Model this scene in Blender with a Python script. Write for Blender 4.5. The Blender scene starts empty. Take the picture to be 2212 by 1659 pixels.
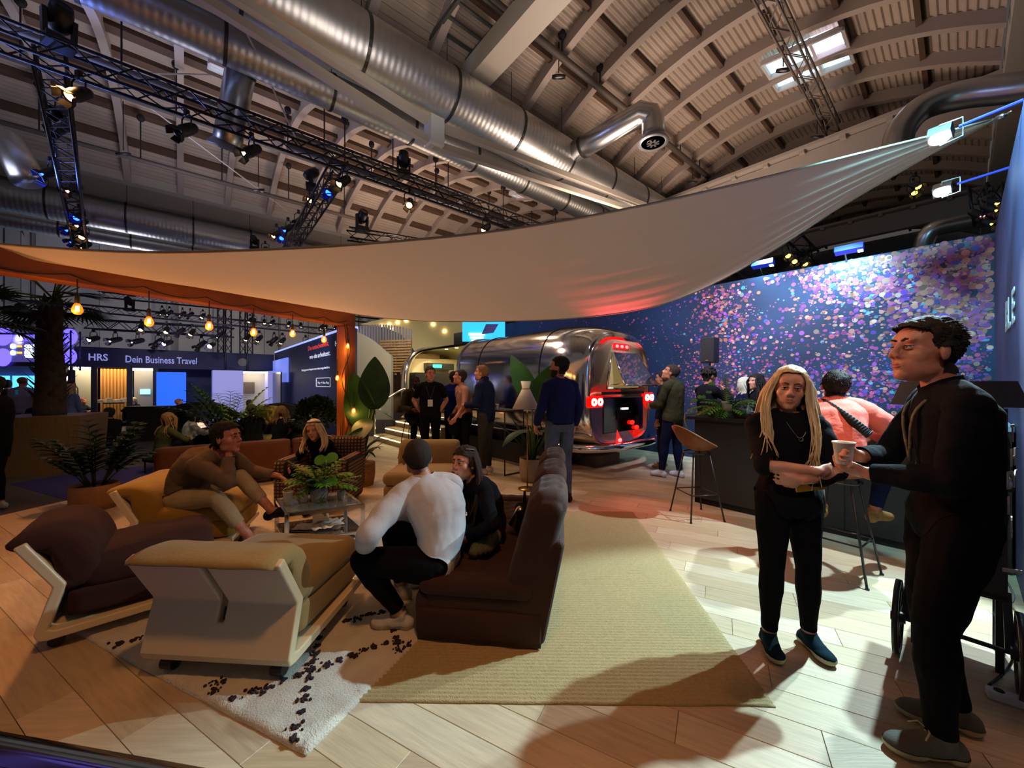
import bpy, bmesh, math, random
import numpy as np
from mathutils import Vector, Matrix, Euler, noise
rnd = random.Random(11)
COL = bpy.context.scene.collection
SC = bpy.context.scene
PI = math.pi
F, CX, CY, H = 830.0, 1106.0, 829.5, 1.52
def P(px, py, Y): return Vector(((px-CX)/F*Y, Y, H+(CY-py)/F*Y))
def G(px, py, z=0.0):
    Y = F*(H-z)/(py-CY); return Vector(((px-CX)/F*Y, Y, z))
U = Vector((.76, .65, 0)); V = Vector((-.65, .76, 0)); Z = Vector((0, 0, 1))
def AB(a, b, z=0.0): return U*a+V*b+Vector((0, 0, z))
YU = math.atan2(.65, .76)          # heading of the hall's long axis

# ------------------------------------------------ camera, world, lights, exposure
cam = bpy.data.cameras.new('camera'); camo = bpy.data.objects.new('camera', cam); COL.objects.link(camo)
camo.location = (0, 0, H); camo.rotation_euler = (PI/2, 0, 0)
cam.sensor_width = 36; cam.lens = 36*F/2212; cam.clip_end = 200
SC.camera = camo
w = bpy.data.worlds.new('hall_air'); SC.world = w; w.use_nodes = True
w.node_tree.nodes['Background'].inputs[0].default_value = (.78, .69, .64, 1)
w.node_tree.nodes['Background'].inputs[1].default_value = .085
SC.view_settings.view_transform = 'Standard'; SC.view_settings.look = 'None'
SC.view_settings.gamma = 1; SC.view_settings.use_curve_mapping = False
SC.view_settings.exposure = 0.0
cy = SC.cycles; cy.max_bounces = 6; cy.diffuse_bounces = 3; cy.glossy_bounces = 3; cy.transmission_bounces = 6; cy.transparent_max_bounces = 6; cy.adaptive_threshold = .03; cy.sample_clamp_indirect = 6
def lamp(name, kind, loc, energy, color, aim=None, size=.1, angle=60, blend=.4, sy=None):
    l = bpy.data.lights.new(name, kind); o = bpy.data.objects.new(name, l); COL.objects.link(o)
    l.energy = energy; l.color = color; o.location = loc
    if kind == 'SPOT':
        l.spot_size = math.radians(angle); l.spot_blend = blend; l.shadow_soft_size = size
    elif kind == 'AREA':
        l.size = size
        if sy: l.shape = 'RECTANGLE'; l.size_y = sy
    else: l.shadow_soft_size = size
    if aim is not None:
        o.rotation_euler = (Vector(aim)-Vector(loc)).to_track_quat('-Z', 'Y').to_euler()
    return o
WHITE = (.86, .95, 1.0); WARM = (1, .58, .24); AMBER = (1, .42, .1); CYAN = (.35, .8, 1.0)
# two bright stand spots on arms over the lettered wall
SP1 = Vector((3.36, 3.02, 3.45)); SP2 = Vector((4.34, 3.88, 3.46))
lamp('stand_spot_light', 'SPOT', SP1+Vector((-.12, -.05, -.06)), 1050, (.54, .86, 1), (1.7, 1.5, 0), .03, 64, .3)
lamp('stand_spot_light', 'SPOT', SP2+Vector((-.13, -.09, -.06)), 680, (.70, .92, 1), (1.2, 2.5, 0), .03, 60, .4)
# wash lights above the printed wall, the last three added without fixtures
for px, py, e in ((1645, 565, 170), (1800, 535, 85)):
    p = P(px, py, 7.2 if px < 1700 else 5.95)
    lamp('wall_wash_light', 'SPOT', p+Vector((-.1, -.3, .1)), e*3.2, (.30, .76, 1), p+Vector((.35, .42, -1.0)), .08, 120, .9)
lamp('wall_wash_light', 'SPOT', (2.0, 4.6, 4.2), 760, (.88, .82, 1), (3.9, 7.4, 1.8), .2, 84, .9)
lamp('wall_wash_light', 'SPOT', (2.75, 2.75, 4.1), 520, (.30, .80, 1), (4.3, 3.35, 3.0), .15, 120, .8)
lamp('wall_wash_light', 'SPOT', AB(5.5, 8.5, 5), 110, (.35, .35, 1), AB(8.2, 7.6, 2), .3, 90, .8)
# warm truss spots over the lounge
lamp('truss_spot_light', 'SPOT', AB(-1.4, 8.3, 6.0), 820, (1, .38, .11), (-3.4, 2.4, 0), .15, 80, .9)
lamp('truss_spot_light', 'SPOT', AB(1.8, 8.3, 6.0), 380, (1, .56, .24), (-1.2, 5.0, 0), .15, 60, .7)
lamp('truss_spot_light', 'SPOT', (.2, .3, 5.2), 300, (1, .44, .15), (-1.7, 1.9, 0), .15, 70, .8)
lamp('truss_spot_light', 'SPOT', (2.6, 1.4, 4.6), 100, (1, .36, .12), (2.0, 3.6, 0), .1, 70, .8)
lamp('truss_spot_light', 'SPOT', AB(5.5, 8.3, 6.0), 340, (1, .66, .36), (1.2, 6.0, 0), .15, 50, .7)
lamp('sail_fill_light', 'SPOT', AB(2.8, 7.9, 6.1), 500, (1, .72, .58), (.2, 4.2, 2.6), .4, 80, .8)  # added lamps that brighten the sail from above
lamp('sail_fill_light', 'SPOT', AB(0.2, 7.9, 6.1), 260, (1, .66, .42), (-1.8, 4.2, 2.6), .4, 80, .8)
# tail light glow of the trailer and red stage spot
lamp('red_stage_light', 'SPOT', P(1330, 800, 5.3), 42, (1, .05, .03), (1.55, 4.2, 0), .1, 70, .9)
lamp('red_stage_light', 'SPOT', P(1345, 770, 6.0), 260, (1, .06, .10), (1.2, 4.2, 2.9), .1, 60, .9)
# added uplights without fixtures that brighten the vaults
for a, b, z, e, c in ((8.5, 6.0, 5.0, 800, (1, .74, .58)), (13, 5.2, 5.2, 520, (1, .72, .54)), (2.5, 4.5, 5.5, 240, (1, .84, .72)),
                      (7, 14, 5.6, 1000, (1, .72, .54)), (0.5, 14, 5.8, 420, (.86, .80, .92)), (-4, 13, 5.6, 200, (.7, .72, 1)), (6, 24, 6, 900, (1, .8, .65)), (-2, 24, 5, 420, (.8, .8, 1))):
    lamp('vault_fill_light', 'SPOT', AB(a, b, z), e, c, AB(a+.3, b-.2, 12), 1.0, 150, .6)
lamp('duct_fill_light', 'SPOT', AB(-3, 13.5, 5.5), 700, (.12, .22, 1), AB(-1, 9.6, 8), .2, 90, .7)  # added fill lights on the ducts, no fixtures
lamp('duct_fill_light', 'SPOT', AB(-6, 11.5, 4.5), 600, (.5, .55, 1), AB(-1, 8.5, 8), .4, 100, .7)
# added fill on the hall wall, then booth lights
for a, e, c in ((-3, 900, (.86, .86, 1)), (4, 900, (1, .88, .74)), (11, 700, (1, .84, .6))):
    lamp('hall_wall_fill', 'SPOT', AB(a, 22, 7.0), e, c, AB(a, 29.5, 4.5), .5, 120, .7)
for px in (202, 297, 457): lamp('booth_light', 'SPOT', P(px, 735, 14.3)+Vector((.3, -2.4, -.2)), 150, (.72, .66, 1), P(px, 790, 15.2), .1, 110, .7)
lamp('palm_light', 'SPOT', (-5.2, 7.0, 3.4), 120, (1, .80, .35), (-5.9, 8.0, 1.0), .1, 60, .7)
lamp('palm_light', 'SPOT', (-4.4, 5.6, 3.4), 170, (1, .78, .4), (-6.0, 7.6, .9), .1, 80, .7)
_e = PO_ = Vector((-2.0, 1.58, -.035)); lamp('carpet_fill_light', 'AREA', _e, 7, (.12, .13, 1), _e+Vector((-.25, -1, -.45)), 2.6, sy=.02)  # blue strip added under the nosing to tint the carpet
lamp('group_fill_light', 'SPOT', (.2, 4.6, 2.1), 60, (1, .74, .46), (-1.0, 7.2, 1.2), .2, 60, .8)  # added warm fill on the standing group
lamp('booth_light', 'SPOT', (-6.0, 9.6, 4.2), 420, (.66, .72, 1), (-7.2, 13.4, 1.8), .2, 80, .7)  # added fill for the dark booth side, no fixture
lamp('gallery_light', 'SPOT', (-2.2, 9.6, 4.5), 420, (1, .86, .62), (-4.2, 12.4, 2.2), .2, 70, .7)
lamp('face_fill_light', 'SPOT', (-.4, -.8, 4.2), 200, (1, .72, .52), (1.45, 2.2, 1.4), .15, 24, .7)  # added fill on the blonde woman's face, no fixture
lamp('orange_fill_light', 'SPOT', (-.2, 4.4, 2.05), 260, (1, .30, .12), (1.6, 2.3, 1.5), .1, 30, .7)  # added orange fill on her hair, no fixture
lamp('orange_fill_light', 'SPOT', (.6, 1.2, 3.9), 150, (1, .36, .12), (2.7, 3.1, 1.2), .1, 24, .7)  # added orange fill on the man on the stool

# ------------------------------------------------ materials
def lin(c):
    if isinstance(c, str):
        c = [int(c[i:i+2], 16)/255 for i in (0, 2, 4)]
        return tuple(x/12.92 if x <= .04045 else ((x+.055)/1.055)**2.4 for x in c)
    return tuple(c[:3])
_M = {}
def mat(name, col, rough=.6, metal=0., emit=0., var=0., vs=6., bump=0., bs=40., grain=None, col2=None, trans=0., alpha=1., sheen=0., ecol=None, coat=0., sss=0.):
    if name in _M: return _M[name]
    m = bpy.data.materials.new(name); m.use_nodes = True; _M[name] = m
    n, l = m.node_tree.nodes, m.node_tree.links; b = n['Principled BSDF']
    c = lin(col); b.inputs['Base Color'].default_value = (*c, 1)
    b.inputs['Roughness'].default_value = rough; b.inputs['Metallic'].default_value = metal
    if coat: b.inputs['Coat Weight'].default_value = coat
    if sheen: b.inputs['Sheen Weight'].default_value = sheen; b.inputs['Sheen Roughness'].default_value = .4
    if trans: b.inputs['Transmission Weight'].default_value = trans
    if sss: b.inputs['Subsurface Weight'].default_value = sss; b.inputs['Subsurface Radius'].default_value = (.02, .008, .004)
    if emit:
        b.inputs['Emission Color'].default_value = (*lin(ecol or col), 1); b.inputs['Emission Strength'].default_value = emit
    if var or bump or grain:
        tc = n.new('ShaderNodeTexCoord'); mp = n.new('ShaderNodeMapping'); l.new(tc.outputs['Object'], mp.inputs[0])
        if grain: mp.inputs['Scale'].default_value = grain
    if var or col2:
        nz = n.new('ShaderNodeTexNoise'); nz.inputs['Scale'].default_value = vs; nz.inputs['Detail'].default_value = 6
        l.new(mp.outputs[0], nz.inputs['Vector'])
        mx = n.new('ShaderNodeMix'); mx.data_type = 'RGBA'
        c2 = lin(col2) if col2 else tuple(x*(1-var) for x in c)
        mx.inputs[6].default_value = (*c, 1); mx.inputs[7].default_value = (*c2, 1)
        rp = n.new('ShaderNodeValToRGB'); rp.color_ramp.elements[0].position = .35; rp.color_ramp.elements[1].position = .68
        l.new(nz.outputs[0], rp.inputs[0]); l.new(rp.outputs[0], mx.inputs[0]); l.new(mx.outputs[2], b.inputs['Base Color'])
    if bump:
        n2 = n.new('ShaderNodeTexNoise'); n2.inputs['Scale'].default_value = bs; n2.inputs['Detail'].default_value = 4
        l.new(mp.outputs[0], n2.inputs['Vector'])
        bp = n.new('ShaderNodeBump'); bp.inputs['Strength'].default_value = bump; bp.inputs['Distance'].default_value = .01
        l.new(n2.outputs[0], bp.inputs['Height']); l.new(bp.outputs[0], b.inputs['Normal'])
    return m
def vcmat(name, rough=.7, emit=0.):
    if name in _M: return _M[name]
    m = bpy.data.materials.new(name); m.use_nodes = True; _M[name] = m
    n, l = m.node_tree.nodes, m.node_tree.links; b = n['Principled BSDF']
    a = n.new('ShaderNodeVertexColor'); a.layer_name = 'Col'; l.new(a.outputs[0], b.inputs['Base Color'])
    b.inputs['Roughness'].default_value = rough
    return m

# ------------------------------------------------ mesh helpers
class MB:
    def __init__(s): s.v, s.f, s.m = [], [], []; s.mi = 0
    def add(s, vs, fs):
        o = len(s.v); s.v += [tuple(x) for x in vs]; s.f += [tuple(i+o for i in f) for f in fs]; s.m += [s.mi]*len(fs); return s
    def box(s, c, d, rot=None, taper=1.0):
        x, y, z = d[0]/2, d[1]/2, d[2]/2; t = taper
        vs = [Vector(q) for q in ((-x,-y,-z),(x,-y,-z),(x,y,-z),(-x,y,-z),(-x*t,-y*t,z),(x*t,-y*t,z),(x*t,y*t,z),(-x*t,y*t,z))]
        if rot is not None: vs = [rot@q for q in vs]
        c = Vector(c)
        return s.add([q+c for q in vs], [(3,2,1,0),(4,5,6,7),(0,1,5,4),(1,2,6,5),(2,3,7,6),(3,0,4,7)])
    def bar(s, p0, p1, wd, ht):           # rectangular bar between two points
        p0, p1 = Vector(p0), Vector(p1); d = p1-p0; L = d.length
        q = d.to_track_quat('X', 'Z').to_matrix()
        return s.box((p0+p1)/2, (L, wd, ht), q)
    def tube(s, pts, rad, seg=8, cap=True, flat=1.0):
        pts = [Vector(p) for p in pts]; n = len(pts)
        if not hasattr(rad, '__len__'): rad = [rad]*n
        vs, fs = [], []; up = None
        for i in range(n):
            t = (pts[min(i+1, n-1)]-pts[max(i-1, 0)]); t = t.normalized() if t.length > 1e-9 else Vector((0, 0, 1))
            if up is None:
                up = Vector((0, 0, 1)) if abs(t.z) < .9 else Vector((1, 0, 0))
            a = up.cross(t); a = a.normalized() if a.length > 1e-6 else Vector((1, 0, 0)); b2 = t.cross(a); up = b2
            for k in range(seg):
                an = 2*PI*k/seg
                vs.append(pts[i]+a*math.cos(an)*rad[i]+b2*math.sin(an)*rad[i]*flat)
        for i in range(n-1):
            for k in range(seg):
                k2 = (k+1) % seg
                fs.append((i*seg+k, i*seg+k2, (i+1)*seg+k2, (i+1)*seg+k))
        if cap: fs += [tuple(range(seg-1, -1, -1)), tuple((n-1)*seg+k for k in range(seg))]
        return s.add(vs, fs)
    def cyl(s, p0, p1, r0, r1=None, seg=16, cap=True): return s.tube([p0, p1], [r0, r0 if r1 is None else r1], seg, cap)
    def lathe(s, prof, c=(0, 0, 0), seg=24, rot=None, closed=False):
        c = Vector(c); vs, fs = [], []; n = len(prof)
        for r, z in prof:
            for k in range(seg):
                an = 2*PI*k/seg; q = Vector((r*math.cos(an), r*math.sin(an), z))
                if rot is not None: q = rot@q
                vs.append(q+c)
        for i in range(n-1 if not closed else n):
            j = (i+1) % n
            for k in range(seg):
                k2 = (k+1) % seg; fs.append((i*seg+k, i*seg+k2, j*seg+k2, j*seg+k))
        if not closed:
            if prof[0][0] > 1e-4: fs.append(tuple(range(seg-1, -1, -1)))
            if prof[-1][0] > 1e-4: fs.append(tuple((n-1)*seg+k for k in range(seg)))
        return s.add(vs, fs)
    def prism(s, poly, x0, x1, fr=None):   # 2-D outline (y,z) swept along local x from x0 to x1
        n = len(poly); vs = [Vector((x0, p[0], p[1])) for p in poly]+[Vector((x1, p[0], p[1])) for p in poly]
        if fr is not None: vs = [fr@q for q in vs]
        fs = [tuple(range(n-1, -1, -1)), tuple(range(n, 2*n))]+[(i, (i+1) % n, n+(i+1) % n, n+i) for i in range(n)]
        return s.add(vs, fs)
    def ell(s, c, r, seg=14, rings=9, rot=None):
        c = Vector(c); r = (r, r, r) if not hasattr(r, '__len__') else r
        vs, fs = [], []
        for i in range(rings+1):
            th = PI*i/rings
            for k in range(seg):
                ph = 2*PI*k/seg; q = Vector((r[0]*math.sin(th)*math.cos(ph), r[1]*math.sin(th)*math.sin(ph), -r[2]*math.cos(th)))
                if rot is not None: q = rot@q
                vs.append(c+q)
        for i in range(rings):
            for k in range(seg):
                k2 = (k+1) % seg; fs.append((i*seg+k, i*seg+k2, (i+1)*seg+k2, (i+1)*seg+k))
        return s.add(vs, fs)
    def build(s, name, m, parent=None, smooth=False, loc=None):
        me = bpy.data.meshes.new(name); me.from_pydata(s.v, [], s.f); me.update()
        ms = m if isinstance(m, (list, tuple)) else [m]
        for q in ms: me.materials.append(q)
        if len(ms) > 1: me.polygons.foreach_set('material_index', s.m)
        if smooth: me.polygons.foreach_set('use_smooth', [True]*len(me.polygons))
        return link(name, me, parent, loc)
def link(name, me, parent=None, loc=None):
    o = bpy.data.objects.new(name, me); COL.objects.link(o)
    if parent is not None: o.parent = parent
    if loc is not None: o.location = loc
    return o
def tag(o, label=None, cat=None, group=None, kind=None):
    if label: o['label'] = label
    if cat: o['category'] = cat
    if group: o['group'] = group
    if kind: o['kind'] = kind
    return o
def thing(name, label, cat, loc=(0, 0, 0), rz=0., group=None):
    if cat in ('person', 'plant', 'planter', 'chair', 'stool', 'seat', 'counter') and abs(loc[2]) < 1e-6 and not inplat(Vector((loc[0], loc[1], 0))): loc = (loc[0], loc[1], -.108)
    o = bpy.data.objects.new(name, None); COL.objects.link(o); o.location = loc; o.rotation_euler = (0, 0, rz)
    o.empty_display_size = .1
    return tag(o, label, cat, group)
def struct(name, mb, m, parent=None, smooth=False):
    o = mb.build(name, m, parent, smooth)
    if parent is None: o['kind'] = 'structure'
    return o
def dup(o, parent=None):
    c = o.copy(); COL.objects.link(c); c.parent = parent
    for ch in list(o.children): dup(ch, c)
    return c
def mod(o, kind, **k):
    m = o.modifiers.new(kind.lower(), kind)
    for a, b in k.items(): setattr(m, a, b)
    return m
def bevel(o, wd, seg=2): mod(o, 'BEVEL', width=wd, segments=seg, limit_method='ANGLE', angle_limit=.6); return o
def subd(o, n=2):
    mod(o, 'SUBSURF', levels=n, render_levels=n)
    o.data.polygons.foreach_set('use_smooth', [True]*len(o.data.polygons)); return o
def soft(name, size, r, m, parent, loc=(0, 0, 0), div=10, fn=None, rot=None):
    """rounded upholstery block: a gridded box pulled to a rounded box; fn displaces (p,n,uvw) -> p"""
    bm = bmesh.new(); bmesh.ops.create_cube(bm, size=2)
    bmesh.ops.subdivide_edges(bm, edges=bm.edges[:], cuts=div, use_grid_fill=True)
    hs = Vector(size)/2
    for v in bm.verts:
        q = v.co.copy(); p = Vector([q[i]*hs[i] for i in range(3)])
        inner = Vector([max(-hs[i]+r, min(hs[i]-r, p[i])) for i in range(3)])
        d = p-inner; n = d.normalized() if d.length > 1e-6 else Vector((0, 0, 1))
        p2 = inner+n*r if d.length > 1e-6 else p
        if fn: p2 = fn(p2, n, q)
        v.co = p2
    me = bpy.data.meshes.new(name); bm.to_mesh(me); bm.free(); me.materials.append(m)
    me.polygons.foreach_set('use_smooth', [True]*len(me.polygons))
    o = link(name, me, parent, loc)
    if rot: o.rotation_euler = rot
    return o
def text(name, s, size, m, mtx, parent=None, ext=.004, bold=0., align='LEFT', sx=1.):
    cu = bpy.data.curves.new(name, 'FONT'); cu.body = s; cu.size = size; cu.extrude = ext; cu.offset = bold; cu.align_x = align
    cu.resolution_u = 3
    o = bpy.data.objects.new(name, cu); COL.objects.link(o); cu.materials.append(m)
    dg = bpy.context.evaluated_depsgraph_get(); me = bpy.data.meshes.new_from_object(o.evaluated_get(dg))
    bpy.data.objects.remove(o); 
    if not me.materials: me.materials.append(m)
    me.transform(mtx@Matrix.Diagonal((sx, 1, 1, 1)))
    return link(name, me, parent)
def wallframe(o, xdir, ydir=Z):
    x = Vector(xdir).normalized(); y = Vector(ydir).normalized(); z = x.cross(y)
    return Matrix(((x.x, y.x, z.x, o[0]), (x.y, y.y, z.y, o[1]), (x.z, y.z, z.z, o[2]), (0, 0, 0, 1)))
# ================================================================ HALL: floor, vaults, walls
M_carpet = mat('aisle_carpet', '33246e', .9, bump=.5, bs=200, var=.3, vs=30)
M_chrome = mat('chrome', (.8, .8, .82), .12, 1.)
M_steel = mat('brushed_steel', (.6, .6, .6), .3, 1.)
M_black = mat('black_paint', (.012, .012, .014), .45)
M_blackmatte = mat('black_matte', (.01, .01, .011), .8)
M_white = mat('white_paint', (.75, .74, .70), .5)
M_cream = mat('cream_paint', 'e6dcc0', .5)
fl = MB().box((0, 12, -.16), (70, 60, .1)); fl = struct('floor', fl, mat('hall_floor', '51463f', .7, var=.15, vs=2))
def runner(q):
    q = [Vector((a.x, a.y, -.106)) for a in q]; n = len(q)
    MB().add([p-Z*.004 for p in q]+q, [tuple(range(n, 2*n))]+[(i, (i+1) % n, n+(i+1) % n, n+i) for i in range(n)]).build('carpet_runner', M_carpet, fl)
runner([Vector((-9, 2.55, 0)), Vector((-9, -3, 0)), Vector((8, -3, 0)), Vector((8, -.1, 0))])
runner([G(20, 1046, -.11), G(170, 1088, -.11), G(330, 1075, -.11), G(330, 1005, -.11), G(160, 1022, -.11)])
# platform with single planks
PO = Vector((-2.196, 1.648, 0)); PD = Vector((.988, -.155, 0)); PN = Vector((.155, .988, 0))
def plat(s, t): return PO+PD*s+PN*t
pl = MB(); pl.prism([(0, -.11), (14.5, -.11), (14.5, -.02), (0, -.02)], -4.1, 11,
    Matrix(((PD.x, PN.x, 0, PO.x), (PD.y, PN.y, 0, PO.y), (0, 0, 1, 0), (0, 0, 0, 1))))
platform = struct('floor', pl, mat('platform_core', '8a7050', .8))
def plankmat(i):
    base = ['cbb694', 'c6b08c', 'd0bc9c', 'c2aa86', 'ceb898', 'c8b290', 'd3c0a2', 'c0a888'][i]
    m = mat('oak_plank_%d' % i, base, .46, var=.22, vs=3.2, grain=(1.2, 14, 14), bump=.12, bs=9)
    return m
PM = [plankmat(i) for i in range(8)]
GD = Vector((.88, -.475, 0)).normalized(); GN = Vector((.475, .88, 0)).normalized()
pw, plen = .185, 1.28
def inplat(p):
    d = p-PO; s = d.dot(PD); t = d.dot(PN); return -4.08 < s < 10.98 and .01 < t < 14.4
cand = []
for j in range(-60, 130):
    off = (j*.437) % 1*plen
    for i in range(-14, 14):
        c = GD*(i*plen+off)+GN*(j*pw)
        if not (inplat(c-GD*.55) or inplat(c+GD*.55) or inplat(c)): continue
        vis = c.y > .9 and abs(c.x) < c.y*1.45+.6
        cand.append((0 if vis else 1, c.y*c.y+.3*c.x*c.x, c))
cand.sort(key=lambda q: (q[0], q[1]))
# only planks lying wholly on the platform are single boards; the boundary is closed by the mass below
shared = {}
mass = MB()
def plank_poly(c):
    """clip a board to the platform outline"""
    q = [c-GD*(plen/2-.002)-GN*(pw/2-.0015), c+GD*(plen/2-.002)-GN*(pw/2-.0015), c+GD*(plen/2-.002)+GN*(pw/2-.0015), c-GD*(plen/2-.002)+GN*(pw/2-.0015)]
    for n, o in ((PN, 0.0), (-PN, -14.4), (PD, -4.1), (-PD, -11)):
        out = []
        for a, b in zip(q, q[1:]+q[:1]):
            da, db = (a-PO).dot(n)-o, (b-PO).dot(n)-o
            if da >= 0: out.append(a)
            if (da >= 0) != (db >= 0): out.append(a+(b-a)*(da/(da-db)))
        q = out
        if len(q) < 3: return None
    return q
for idx, (vs_, dd, c) in enumerate(cand):
    q = plank_poly(c)
    if not q: continue
    full = len(q) == 4 and (q[0]-q[1]).length > plen-.01 and (q[0]-q[3]).length > pw-.01
    k = rnd.randrange(8); n = len(q)
    if idx < 300:
        if full:
            if k not in shared:
                me = bpy.data.meshes.new('plank')
                hx, hy = plen/2-.001, pw/2-.0008; b = .0018
                me.from_pydata([(-hx,-hy,-.018),(hx,-hy,-.018),(hx,hy,-.018),(-hx,hy,-.018),(-hx,-hy,-b),(hx,-hy,-b),(hx,hy,-b),(-hx,hy,-b),(-hx+b,-hy+b,0),(hx-b,-hy+b,0),(hx-b,hy-b,0),(-hx+b,hy-b,0)], [],
                    [(8,9,10,11),(4,5,9,8),(5,6,10,9),(6,7,11,10),(7,4,8,11),(0,1,5,4),(1,2,6,5),(2,3,7,6),(3,0,4,7)])
                me.materials.append(PM[k]); shared[k] = me
            o = link('plank', shared[k], platform, c); o.rotation_euler = (0, 0, math.atan2(GD.y, GD.x)+(PI if rnd.random() < .5 else 0))
        else:
            z0, z1 = -.018, 0
            MB().add([p+Z*z0 for p in q]+[p+Z*z1 for p in q], [tuple(range(n, 2*n))]+[(i, (i+1) % n, n+(i+1) % n, n+i) for i in range(n)]).build('plank', PM[k], platform)
    else:
        mass.mi = k
        mass.add([p-Z*.018 for p in q]+list(q), [tuple(range(n, 2*n))]+[(i, (i+1) % n, n+(i+1) % n, n+i) for i in range(n)])
o = mass.build('plank_field', PM, platform); o['kind'] = 'stuff'
# bright metal nosing along the platform edge
tr = MB(); tr.tube([plat(-4.1, -.012)+Z*-.012, plat(11, -.012)+Z*-.012], .014, 10)
tr.bar(plat(-4.1, .006)+Z*.002, plat(11, .006)+Z*.002, .034, .006)
tr.bar(plat(-4.1, -.006)-Z*.06, plat(11, -.006)-Z*.06, .012, .09)
struct('trim_1', tr, M_chrome, None, True)

# ---- vaulted roof
M_roof = mat('roof_sheet_paint', 'a8998c', .6, var=.12, vs=2)
M_rib = mat('rib_paint', '9d9088', .55)
M_purl = mat('purlin_wood', '5c4638', .7, var=.2, vs=3)
M_beam = mat('beam_white', 'b9b2a6', .5)
ceiling = MB(); 
def arc(b, b0, b1, zs, rise):
    h = (b1-b0)/2; R = (h*h+rise*rise)/(2*rise); x = b-(b0+b1)/2
    return zs+rise-R+math.sqrt(max(R*R-x*x, 0))
BAYS = [(-.6, 8.0, 9.2, 1.25, -6, 31), (10.6, 19.2, 9.0, 1.25, -9, 31), (21.0, 29.5, 9.0, 1.2, -9, 31), (-10.4, -1.8, 9.2, 1.25, 2, 31)]
ceil_root = None
for bi, (b0, b1, zs, rise, a0, a1) in enumerate(BAYS):
    mb = MB(); n = int((b1-b0)/.14)*4; vs = []
    for i in range(n+1):
        b = b0+(b1-b0)*i/n; z = arc(b, b0, b1, zs, rise)+(.035 if (i % 4) in (1, 2) else 0)
        vs += [AB(a0, b, z), AB(a1, b, z)]
    mb.add(vs, [(2*i, 2*i+1, 2*i+3, 2*i+2) for i in range(n)])
    if ceil_root is None:
        ceil_root = struct('ceiling', mb, M_roof)
    else: mb.build('roof_sheet', M_roof, ceil_root)
    # ribs
    rb = MB(); N = 18; pts = []
    for i in range(N+1):
        b = b0+(b1-b0)*i/N; pts.append((b, arc(b, b0, b1, zs, rise)))
    vs = []; dep, hw = .30, .09
    for b, z in pts:
        for da, dz in ((-hw, .02), (hw, .02), (hw, -dep), (-hw, -dep)):
            vs.append(U*da+V*b+Z*(z+dz))
    fs = []
    for i in range(N):
        for k in range(4):
            k2 = (k+1) % 4; fs.append((i*4+k, i*4+k2, (i+1)*4+k2, (i+1)*4+k))
    rb.add(vs, fs); first = None
    a = a0+.4
    while a < min(a1, 24 if bi else 31):
        if first is None: first = rb.build('rib', M_rib, ceil_root); o = first
        else: o = link('rib', first.data, ceil_root)
        o.location = U*a; a += 1.42
    for k in range(1, 7):
        b = b0+(b1-b0)*k/7; z = arc(b, b0, b1, zs, rise)
        mb = MB(); wid = .10 if bi in (0, 3) else .30
        mb.bar(AB(a0, b, z-.07), AB(a1, b, z-.07), wid, .14); mb.build('purlin', M_purl, ceil_root)
    # wall strips between spring lines
for b, z, hh, t in ((8.25, 9.0, .5, .45), (10.4, 8.9, .5, .4), (19.4, 9.1, .8, .4), (20.8, 8.8, .8, .4), (-.9, 9.0, .6, .5)):
    mb = MB().bar(AB(-9 if b > 0 else 2, b, z), AB(31, b, z), t, hh); mb.build('spring_beam', M_beam, ceil_root)
# flat strip of roof over the duct lane
mb = MB().bar(AB(-9, 9.3, 10.1), AB(31, 9.3, 10.1), 2.6, .1); mb.build('lane_roof', mat('lane_roof', '6f6a62', .7), ceil_root)
mb = MB().bar(AB(-9, 20.1, 9.9), AB(31, 20.1, 9.9), 2.0, .1); mb.build('lane_roof', mat('lane_roof', '6f6a62'), ceil_root)
for a in np.arange(-8, 30, .6):
    MB().bar(AB(a, 8.3, 9.95), AB(a, 10.5, 9.95), .05, .12).build('lane_joist', M_rib, ceil_root)
# gable beams across the bays
for a in (15.3, 23.5):
    for b0, b1 in ((-10.4, 8.1), ):
        mb = MB().bar(AB(a, b0, 8.55), AB(a, b1, 8.55), .35, .75); mb.bar(AB(a-.3, b0, 9.0), AB(a-.3, b1, 9.0), .3, .1)
        for b in np.arange(b0+.7, b1, 1.0): mb.box(AB(a-.3, b, 8.93), (.18, .14, .16), Matrix.Rotation(YU, 3, 'Z'))
        mb.build('gable_beam', mat('gable_paint', 'a89f98', .5), ceil_root)
# steel cross beam with cladding between camera bay and lane (upper middle)
mb = MB().bar(AB(5.4, 8.0, 9.0), AB(5.4, -.6, 9.4), .55, .5); mb.build('cross_beam', M_beam, ceil_root)
mb = MB()
for k in range(22): mb.box(AB(4.72, 7.9-.4*k, 9.35), (1.0, .06, .05), Matrix.Rotation(YU, 3, 'Z'))
mb.bar(AB(4.25, 8, 9.35), AB(4.25, -.6, 9.35), .06, .1); mb.bar(AB(5.2, 8, 9.35), AB(5.2, -.6, 9.35), .06, .1)
mb.build('cable_tray', mat('tray_zinc', '5e6460', .5, .6), ceil_root)
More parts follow.
